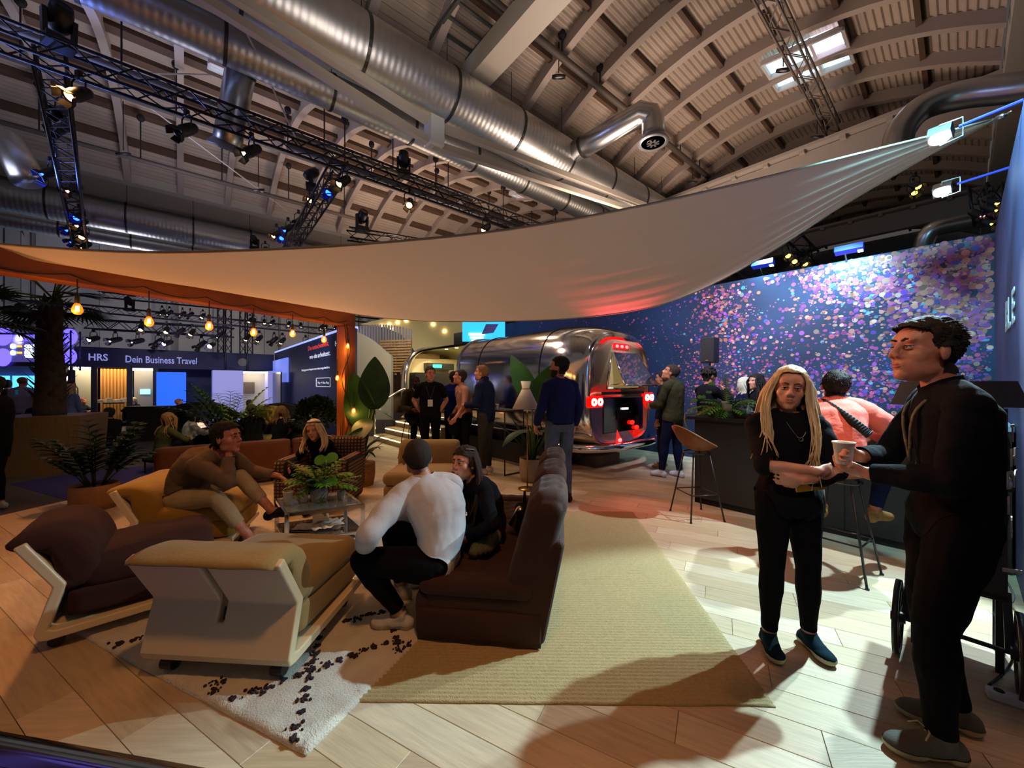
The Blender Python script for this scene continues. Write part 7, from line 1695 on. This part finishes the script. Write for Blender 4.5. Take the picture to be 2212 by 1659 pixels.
person('man in a bright blue sweater seen from behind between the men at the trailer', (-1.18, 7.75, 0), 8, 1.76,
    dict(head=(10, -5, 0), wr=((.2, .22, 1.0), (-.2, .22, 1.0))), [('trousers', pants(1.95), .010, C_blk), ('sweater', top(1.9, -.12), .016, C_blu, .008), ('shoe', shoes, .008, C_bshoe)], 'rosy', .012, 'm', False, ('short', H_br))
person('man in a pale pink shirt with a black bag at his hip, by the trailer', (-.86, 7.0, 0), 118, 1.78,
    dict(ch=(0, .06, 1.46), head=(-20, -12, 0), wr=((.22, .16, .92), (-.24, .26, .92))), [('trousers', pants(1.95), .010, C_blk), ('shirt', top(1.1, -.12), .014, C_pnk, .008), ('shoe', shoes, .008, C_bshoe)], 'rosy', .010, 'm', False, ('short', H_br), extra=lambda r, D: (lanyard(M_lanb, .2)(r, D), soft('shoulder_bag', (.34, .16, .40), .07, C_blk, r, (.16, .14, .78), 6)))
person('sandy haired man in a hooded navy jacket and grey trousers, turned to the pink shirt', (-.44, 6.55, 0), 68, 1.84,
    dict(ch=(0, .03, 1.47), head=(16, -10, 0), neck=(0, .06, .145), wr=((.12, .30, 1.08), (-.16, .30, 1.10))), [('trousers', pants(1.95), .010, C_gry), ('jacket', top(1.9, -.16), .022, C_nav, .012), ('hood', lambda A: A['neck'] | (A['torso'] & (A['t'] > .92)), .034, C_nav, .014), ('shoe', shoes, .008, C_snk)], 'rosy', .010, 'm', False, ('quiff', H_sa), extra=lambda r, D: MB().box(D['sp'](.72)+Vector((.215, -.01, 0))*D['s'], (.006, .06, .09)).build('sleeve_patch', M_card, r))
person('bearded man in dark blue shirt and jeans before the trailer', (.62, 4.98, 0), 22, 1.86,
    dict(head=(44, -4, 0), wr=((.27, .10, .90), (-.24, .16, .92)), beard=H_dk, an=((.10, -.02, .085), (-.12, .06, .085))), [('jeans', pants(1.96, .10), .010, C_jean, .006), ('shirt', top(1.9, -.02), .016, C_sh, .008), ('belt', lambda A: A['torso'] & (A['t'] > -.035) & (A['t'] < .03), .018, C_blk, 0), ('collar', lambda A: A['neck'] & (A['t'] < .4), .009, C_sh, .001), ('shoe', shoes, .008, cloth('shoe_brown', '3a2418', .6))], 'rosy', .0085, 'm', 1, ('short', H_dk), hs=1.06, build=1.1)
# --- people at the bar
person('man in a long olive jacket looking at his phone by the bar end', (2.62, 6.25, 0), 36, 1.84,
    dict(head=(34, -24, 0), neck=(0, .06, .14), wr=((.10, .30, 1.12), (-.10, .32, 1.10)), an=((.1, -.05, .085), (-.12, .12, .085))), [('trousers', pants(1.94), .012, C_nav), ('jacket', longtop(1.9, .12), .022, C_oli, .010), ('shoe', shoes, .009, cloth('sneaker_bright', 'd8dce0', .5))], 'tan', .010, 'm', False, ('short', H_br))
person('person in dark clothes standing behind the man in the long olive jacket', (2.75, 7.0, 0), 60, 1.74, {}, [('coat', longtop(1.9, .3), .02, C_blk2), ('trousers', pants(1.95), .01, C_blk)], 'tan', .016, 'm', False, ('short', H_dk))
person('person with dark curly hair drinking behind the bar plant', (3.08, 6.05, 0), -80, 1.76, dict(head=(0, 8, 0), wr=((.0, .30, 1.42), (-.1, .3, 1.0)), el=((1, 0, -1), (-1, 0, -1))), [('top', longtop(1.9, .1), .015, C_blk2), ('trousers', pants(1.95), .01, C_blk)], 'rosy', .011, 'm', False, ('curly', H_dk), extra=lambda r, D: MB().lathe([(.001, 0), (.028, 0), (.028, .14), (.011, .19), (.011, .23), (.001, .23)], D['J']['hc0']+Vector((0, .03, -.02)), 14, Matrix.Rotation(-2.1, 3, 'X')).build('held_bottle', mat('amber_bottle', '7a4a2a', .2), r, True))
person('woman with pale blonde hair and white collar beyond the bar counter', (3.66, 6.05, 0), 262, 1.62, dict(head=(0, -14, 0)), [('jacket', longtop(1.9, .1), .015, C_nav), ('collar', lambda A: A['neck'] & (A['t'] < .5), .012, C_wht)], 'pale', .012, 'f', False, ('bob', mat('hair_platinum', 'c8c8b0', .5, bump=.5, bs=120), .10))
person('woman with long dark hair in black beyond the bar counter, facing the blonde', (3.62, 5.66, 0), 84, 1.66, dict(head=(6, -4, 0), wr=((.1, .3, 1.05), (-.12, .28, 1.08))), [('top', longtop(1.9, .1), .013, C_blk2)], 'fair', .010, 'f', False, ('long', H_dk, .28))
def ex_coral(root, D):
    s = D['s']; sp = D['sp']
    pts = [D['nb']+Vector((-.13, .05, .00))*s, D['nb']+Vector((-.07, -.085, .005))*s, sp(.86)+Vector((.03, -.145, 0))*s, sp(.66)+Vector((.13, -.142, 0))*s, sp(.5)+Vector((.19, -.08, 0))*s]
    st = MB(); c = curve(pts, 6)
    for a, b in zip(c[:-1], c[1:]): st.bar(a, b+(b-a)*.15, .012, .062)
    st.build('bag_strap', mat('strap_dark', '10181c', .5), root, True)
person('man in a coral sweater with a dark shoulder strap on the bar stool, back turned', (2.67, 3.13, 0), -44, 1.78,
    dict(seated=1, pel=(0, 0, .885), ch=(-.03, .12, 1.335), bend=(0, -.06, 0), sh=14, head=(12, -14, 6), neck=(-.01, .05, .135), wr=((.2, .45, 1.06), (-.2, .45, 1.08)), el=((1, 0, -.5), (-1, 0, -.5)), an=((.2, .34, .44), (-.14, .30, .42)), kn=((.5, 1, .2), (-.2, 1, .2)), ft=(-30, 8)),
    [('trousers', pants(1.9, .05), .008, C_nav), ('sweater', top(1.88, .03), .030, C_cor, .014, 8.), ('hem_band', lambda A: A['torso'] & (A['t'] > .0) & (A['t'] < .09), .033, cloth('coral_rib', 'd86a58', .9), .004), ('cuff', cuffs(1.80, 1.93), .022, cloth('coral_rib', 'd86a58', .9), .002), ('collar', lambda A: A['neck'] & (A['t'] < .42), .010, mat('collar_teal', '2c6a74', .7)), ('shoe', shoes, .008, cloth('sneaker_tan', '8a6a3c', .7))], 'rosy', .0085, 'm', False, ('short', H_dk), hs=1.08, extra=ex_coral)
# --- visitors on the far side
person('visitor in a black coat cut by the picture edge beside the wooden planter', (-6.63, 4.92, 0), 120, 1.72, dict(an=((.1, 0, .085), (-.1, .1, .085))), [('coat', longtop(1.9, .6), .03, C_blk), ('trousers', pants(1.95), .012, C_blk), ('shoe', shoes, .009, C_snk)], 'rosy', .016, 'm', False, ('short', H_dk))
person('visitor in a pale shirt with a turquoise lanyard seen from behind at the lit panes', (-12.75, 10.0, 0), 20, 1.80, {}, [('shirt', top(.8, -.14), .018, cloth('shirt_lilac', '8a80a0', .8)), ('trousers', pants(1.95), .012, C_nav), ('lanyard_band', lambda A: A['neck'] & (A['t'] < .3), .012, M_lant, 0)], 'rosy', .018, 'm', False, ('buzz', H_sa), build=1.2, extra=lambda r, D: MB().box((0, -.16, 1.40), (.05, .012, .16)).build('lanyard_tail', M_lant, r))
person('visitor with dark hair half hidden at the picture edge before the lit panes', (-13.4, 10.2, 0), 60, 1.72, {}, [('top', longtop(1.9, .1), .018, C_gry), ('trousers', pants(1.95), .012, C_blk)], 'rosy', .018, 'm', False, ('short', H_dk))
person('visitor with dark hair turned sideways near the palm trunk', (-12.2, 10.6, 0), -60, 1.70, {}, [('top', longtop(1.9, .1), .018, C_blk2), ('trousers', pants(1.95), .012, C_blk)], 'rosy', .018, 'm', False, ('short', H_dk))
person('visitor in light blue beyond the palm trunk at the violet floodlight', (-11.5, 10.0, 0), 10, 1.62, {}, [('top', longtop(1.9, .1), .018, cloth('top_sky', '6a7ab0', .8)), ('trousers', pants(1.95), .012, C_nav)], 'rosy', .018, 'f', False, ('bob', H_bl, .1))
def sit(z=.46, lean=.06): return dict(seated=1, pel=(0, 0, z), ch=(0, lean, z+.47), head=(0, -8, 0), wr=((.12, .36, z+.24), (-.12, .36, z+.24)), el=((1, 0, -.5), (-1, 0, -.5)), an=((.12, .42, .09), (-.12, .42, .09)), kn=((.1, 1, 1), (-.1, 1, 1)))
def seat_for(p, yaw, z, lab):
    t = thing('dark_stool', lab, 'stool', (p[0], p[1], 0), math.radians(yaw), 'dark seats of the booth visitors'); soft('seat', (.42, .42, .08), .03, C_blk2, t, (0, 0, z-.04), 3)
    for x in (-.17, .17):
        for y in (-.17, .17): MB().cyl((x, y, 0), (x, y, z-.07), .014, seg=6).build('leg', M_black, t)
VIS = [('red haired man in a suit seated in the cream meeting pod', 172, 862, 14.6, -80, 'm', cloth('suit_slate', '2a3038', .9), 'rosy', ('short', mat('hair_red', '8a4a28', .6)), 1.02),
       ('blonde woman in black seated in the grey meeting pod', 293, 868, 15.3, 80, 'f', C_blk2, 'fair', ('bob', H_bl, .12), .98),
       ('red haired visitor before the blue panel', 378, 872, 13.6, -60, 'm', cloth('shirt_violet', '4a4a90', .9), 'rosy', ('short', mat('hair_red', '8a4a28')), .98),
       ('visitor in a white sweater with dark bobbed hair at the dome lamp', 405, 890, 8.2, -40, 'f', C_wht, 'tan', ('bob', H_dk, .10), .98),
       ('visitor with long light brown hair in an olive top behind the leather benches', 350, 905, 7.1, -20, 'f', C_oli, 'tan', ('long', H_sa, .2), .92),
       ('man in a black flat cap bending over the low table', 520, 888, 8.3, 80, 'm', C_blk, 'rosy', ('short', H_dk), 1.0),
       ('blonde woman in a white blouse working at a laptop before the navy wall', 668, 866, 10.2, 70, 'f', cloth('blouse_white', 'c8bcb0', .8, var=.5), 'fair', ('bob', H_bl, .12), 1.0),
       ('visitor whose light brown hair shows over the middle leather bench', 603, 928, 7.4, 10, 'f', C_blk2, 'fair', ('long', H_sa, .15), .80),
       ('visitor with short brown hair before the glass door of the booth', 536, 866, 11.6, 15, 'm', C_wht, 'rosy', ('short', H_br), 1.0),
       ('dark clothed man with brown hair at the low table before the white pod', 548, 915, 7.9, 60, 'm', C_blk, 'rosy', ('short', H_br), .8),
       ('visitor in dark clothes bending over behind the round wooden tub', 245, 905, 8.6, 90, 'm', C_blk2, 'tan', ('short', H_dk), .9)]
for lab, px, py, Y, yw, sx, top_m, sk, hr, hz_ in VIS:
    p = P(px, py, Y); z = max(.36, min(.8, p.z-.60)); ps_ = sit(z/ (1.7/1.75), .08)
    if 'cap' in lab: ps_['head'] = (0, -30, 0); ps_['ch'] = (0, .18, ps_['pel'][2]+.42)
    ex = None
    if 'cap' in lab: ex = lambda r, D: (MB().ell(D['hl'](0, .0, .085), [.10, .125, .05], 14, 8, D['HR']).build('flat_cap', C_blk2, r, True), MB().box(D['hl'](0, .12, .07), (.14, .08, .012), D['HR']).build('cap_peak', C_blk2, r))
    if 'laptop' in lab: ex = lambda r, D: (MB().box((0, .48, z+.22), (.32, .22, .015)).build('laptop_base', M_steel, r), MB().box((0, .60, z+.33), (.32, .015, .22), Matrix.Rotation(-.3, 3, 'X')).build('laptop_lid', mat('laptop_lid', '8a6a50', .4), r))
    person(lab, (p.x, p.y, 0), yw, 1.70, ps_, [('trousers', pants(1.95), .01, C_blk), ('top', top(1.88, -.12), .016, top_m, .008), ('shoe', shoes, .008, C_bshoe)], sk, .016 if Y > 9 else .013, sx, False, hr, extra=ex)
    seat_for(p, yw, z-.075, 'dark seat under the '+lab.split(' before ')[0].split(' behind ')[0].split(' at ')[0].split(' over ')[0])
